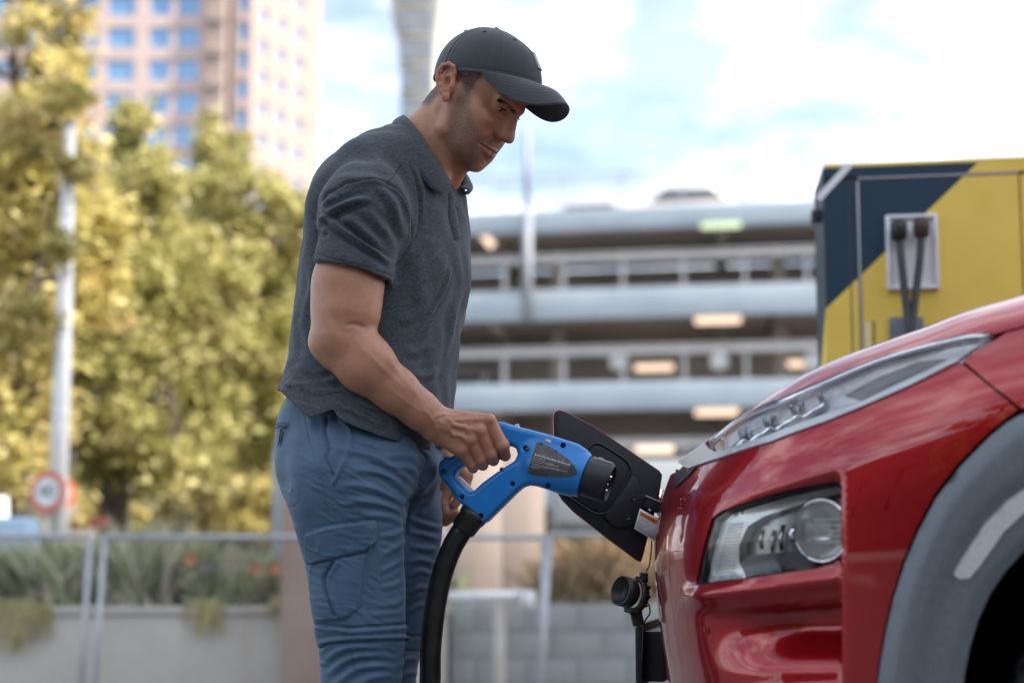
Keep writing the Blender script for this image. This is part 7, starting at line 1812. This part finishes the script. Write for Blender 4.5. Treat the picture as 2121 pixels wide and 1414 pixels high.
tr_lines = [
 (c3_([(330, 400), (470, 420), (580, 480), (660, 560)]), .0045, 7, 'fold'), (c3_([(390, 490), (520, 500), (620, 565), (660, 610)]), .0042, 6, 'fold'), (c3_([(330, 560), (450, 560), (560, 600), (640, 650)]), .0040, 6, 'fold'),
 (c3_([(330, 640), (450, 625), (560, 650), (625, 690)]), .0036, 6, 'fold'), (c3_([(420, 690), (540, 690), (620, 720)]), .0030, 6, 'fold'), (c3_([(695, 560), (655, 625), (622, 680), (630, 780)]), -.0075, 7), (c3_([(700, 620), (660, 670), (645, 720)]), .0035, 6, 'fold'),
 (c3_([(500, 440), (600, 420), (680, 440)]), .0030, 6, 'fold'), (c3_([(560, 470), (640, 480), (690, 520)]), .0035, 5, 'fold'), (c3_([(760, 430), (740, 520), (700, 580)]), .0030, 6, 'fold'), (c3_([(770, 520), (740, 600), (690, 640)]), .0030, 6, 'fold'),
 (c3_([(520, 860), (580, 830), (630, 790)]), .0028, 5, 'fold'), (c3_([(515, 930), (570, 905), (628, 870)]), .0026, 5, 'fold'), (c3_([(520, 1000), (580, 990), (630, 960)]), .0024, 5, 'fold'), (c3_([(510, 780), (570, 770), (628, 740)]), .0028, 5, 'fold'), (c3_([(500, 1070), (570, 1075), (632, 1040)]), .0024, 6, 'fold'), (c3_([(480, 1120), (560, 1110), (630, 1100)]), .0022, 5, 'fold'),
 (c3_([(180, 195), (205, 300), (220, 390), (262, 520), (280, 600), (292, 700)]), -.0018, 2.0, 'flat'), (c3_([(500, 850), (520, 960), (510, 1080)]), -.0012, 2.0, 'flat'), (c3_([(375, 1145), (372, 1230), (360, 1330), (345, 1414)]), -.0012, 2.0, 'flat'),
 (c3_([(290, 262), (282, 330), (296, 400), (284, 440), (300, 480), (318, 515)]), -.0060, 3.2, 'flat'), (c3_([(350, 272), (388, 320), (382, 400), (345, 490), (318, 545)]), .0050, 5.0, 'flat'), (c3_([(365, 280), (402, 325), (395, 410), (355, 500), (325, 552)]), -.0020, 2.0, 'flat'), (c3_([(310, 300), (330, 380), (320, 450)]), .0030, 8),
 (c3_([(688, 405), (715, 440), (712, 490), (688, 560)]), -.0032, 2.5, 'flat'), (c3_([(700, 405), (732, 440), (728, 500), (700, 560)]), .0016, 4, 'flat'),
 (c3_([(316, 888), (285, 950), (292, 1010), (308, 1060), (328, 1120)]), -.0075, 3.4, 'flat'), (c3_([(330, 890), (300, 955), (306, 1010), (325, 1070), (345, 1118)]), .0030, 5, 'flat'), (c3_([(345, 900), (340, 1000), (352, 1118)]), -.0018, 2.2, 'flat'), (c3_([(215, 900), (300, 878), (456, 848)]), -.0050, 3.0, 'flat'),
 (c3_([(245, 1158), (360, 1172), (500, 1168), (632, 1158)]), -.0060, 2.6, 'flat'), (c3_([(250, 1172), (370, 1188), (500, 1184), (632, 1174)]), .0040, 5, 'flat'), (c3_([(258, 1215), (370, 1206), (500, 1205), (632, 1200)]), -.0022, 2.4, 'flat'), (c3_([(262, 1262), (290, 1246), (380, 1238), (500, 1232), (632, 1228)]), -.0070, 3.0, 'flat'), (c3_([(262, 1240), (380, 1222), (500, 1217), (632, 1213)]), .0040, 5, 'flat'),
 (c3_([(270, 1330), (330, 1280), (420, 1255), (590, 1270)]), .0045, 6, 'fold'), (c3_([(280, 1380), (380, 1310), (480, 1290), (590, 1305)]), .0050, 6, 'fold'), (c3_([(300, 1440), (420, 1350), (520, 1340), (585, 1350)]), .0045, 6, 'fold'), (c3_([(400, 1440), (480, 1390), (575, 1380)]), .0040, 6, 'fold'), (c3_([(380, 1250), (400, 1320), (395, 1414)]), -.0030, 4),
 (c3_([(640, 700), (700, 720), (778, 745)]), .0028, 5, 'fold'), (c3_([(640, 760), (710, 770), (776, 790)]), .0026, 5, 'fold'), (c3_([(642, 820), (710, 830), (774, 835)]), .0030, 5, 'fold'), (c3_([(642, 890), (700, 880), (770, 900)]), .0028, 5, 'fold'), (c3_([(642, 950), (700, 930), (760, 950)]), .0028, 5, 'fold'), (c3_([(642, 1030), (690, 1000), (745, 1010)]), .0028, 5, 'fold'), (c3_([(642, 1110), (690, 1080), (725, 1075)]), .0028, 5, 'fold'),
 (c3_([(632, 1205), (665, 1213), (695, 1210)]), -.0030, 3, 'flat'), (c3_([(630, 1272), (660, 1276), (692, 1276)]), -.0040, 3, 'flat'), (c3_([(600, 1340), (640, 1310), (688, 1310)]), .0035, 5, 'fold'), (c3_([(590, 1400), (640, 1370), (688, 1370)]), .0035, 5, 'fold'),
 (c3_([(130, 550), (140, 570), (130, 590)]), .002, 3), (c3_([(175, 560), (178, 600), (160, 640), (130, 650)]), -.0012, 1.8, 'flat'), (c3_([(60, 300), (90, 290), (118, 298)]), -.0030, 2.4, 'flat'), (c3_([(60, 285), (120, 282)]), .0025, 4),
 (c3_([(95, 200), (105, 260), (112, 330)]), -.0010, 1.8, 'flat'), (c3_([(205, 235), (230, 330), (285, 430)]), .0020, 8, 'fold'), (c3_([(120, 430), (160, 560), (220, 690)]), .0014, 9, 'fold'),
 (c3_([(215, 775), (350, 745), (495, 722)]), -.0012, 1.7, 'flat'), (c3_([(222, 885), (452, 832)]), -.0012, 1.7, 'flat'), (c3_([(262, 790), (255, 860)]), .002, 4), (c3_([(470, 730), (450, 820)]), .0022, 5), (c3_([(230, 740), (380, 715), (495, 700)]), -.0016, 2, 'flat')]
rr = np.random.default_rng(21)
for _ in range(150):      # small nylon crinkles on the thighs
    x = rr.uniform(590, 830); y = rr.uniform(880, 1400); a = rr.uniform(.15, .65) + (0 if x < 760 else .2); L_ = rr.uniform(14, 42)
    tr_lines.append(([(x - L_ * math.cos(a), y - L_ * math.sin(a) * .8), (x, y + rr.normal(0, 2)), (x + L_ * math.cos(a), y + L_ * math.sin(a) * .8)], rr.uniform(.0004, .0012), rr.uniform(2.2, 4.5), 'fold'))
for i in range(26):       # puckers beside the side seam
    u = i / 25; p = np.array(spline(np.array(c3_([(205, 300), (220, 390), (262, 520), (292, 700)])), 26))[i]; tr_lines.append(([tuple(p + (-9, -2)), tuple(p), tuple(p + (9, 3))], .0012, 1.8))
d_t += lines_disp(tV, tN, tQ, tr_lines, front)
tV = tV + tN * (d_t * .92 + drape(tV, .0042, 5))[:, None]
M_TRS = mat('blue_nylon', (.062, .122, .200), .62); n = N(M_TRS); v_ = n.coord()
n.base(n.ramp(n.noise(v_, 16, 4, .6), [(.3, (.036, .080, .140)), (.7, (.048, .100, .172))]))
cr = n.noise(n.coord((1, 1, 2.2), (0, .35, 0)), 55, 4, .62, .6); wv_ = n.noise(n.coord((1, 1, .4)), 900, 1)
n.normal(n.bump(wv_, .12, .0005, n.bump(cr, .34, .0036))); n.b.inputs['Sheen Weight'].default_value = .08
trs = mesh('trousers', tV, tF, M_TRS, person, True)
# zip pull on the hip pocket, stud on the back
ps = [raycast(TR_, *p, 2.4, 2.8) - np.array([0, .004, 0]) for p in c3_([(108, 300), (90, 312), (82, 360), (76, 410), (84, 424), (88, 380), (94, 320)])]
MB().tube(spline(ps, 24), .0014, 8).build('zip_pull', mat('navy_cord', (.03, .06, .11), .6), trs, True)
ps = [raycast(TR_, *p, 2.4, 2.8) - np.array([0, .003, 0]) for p in c3_([(62, 304), (90, 296), (116, 300)])]
MB().tube(spline(ps, 10), .0016, 8).build('zip', M_DGREY, trs, True)
# shoes
M_SHOE = noisy('brown_leather', (.05, .035, .025), (.08, .055, .04), 20, .5); M_SOLE = mat('shoe_sole', (.02, .02, .02), .8)
for px, Y in ((730, 2.612), (775, 2.80)):
    x0 = at(px, 1780, Y)[0]; S_ = SDF(); S_.add(rcone((x0 - .03, Y, .06), (x0 + .17, Y - .03, .045), .050, .042), .02); S_.add(rcone((x0 - .04, Y, .05), (x0 - .03, Y, .14), .048, .048), .02); S_.cut(lambda P: .022 - P[:, 2], .004)
    V, F = sdf_mesh(S_, .006); sh = mesh('shoe', V, F, M_SHOE, person, True)
    S2 = SDF(); S2.add(rcone((x0 - .03, Y, .012), (x0 + .175, Y - .03, .012), .054, .047), 0); S2.cut(lambda P: np.abs(P[:, 2] - .0115) - .0115, .003); V, F = sdf_mesh(S2, .006, lo=(x0 - .12, Y - .12, -.02), hi=(x0 + .26, Y + .1, .06)); mesh('sole', V, F, M_SOLE, sh, True)
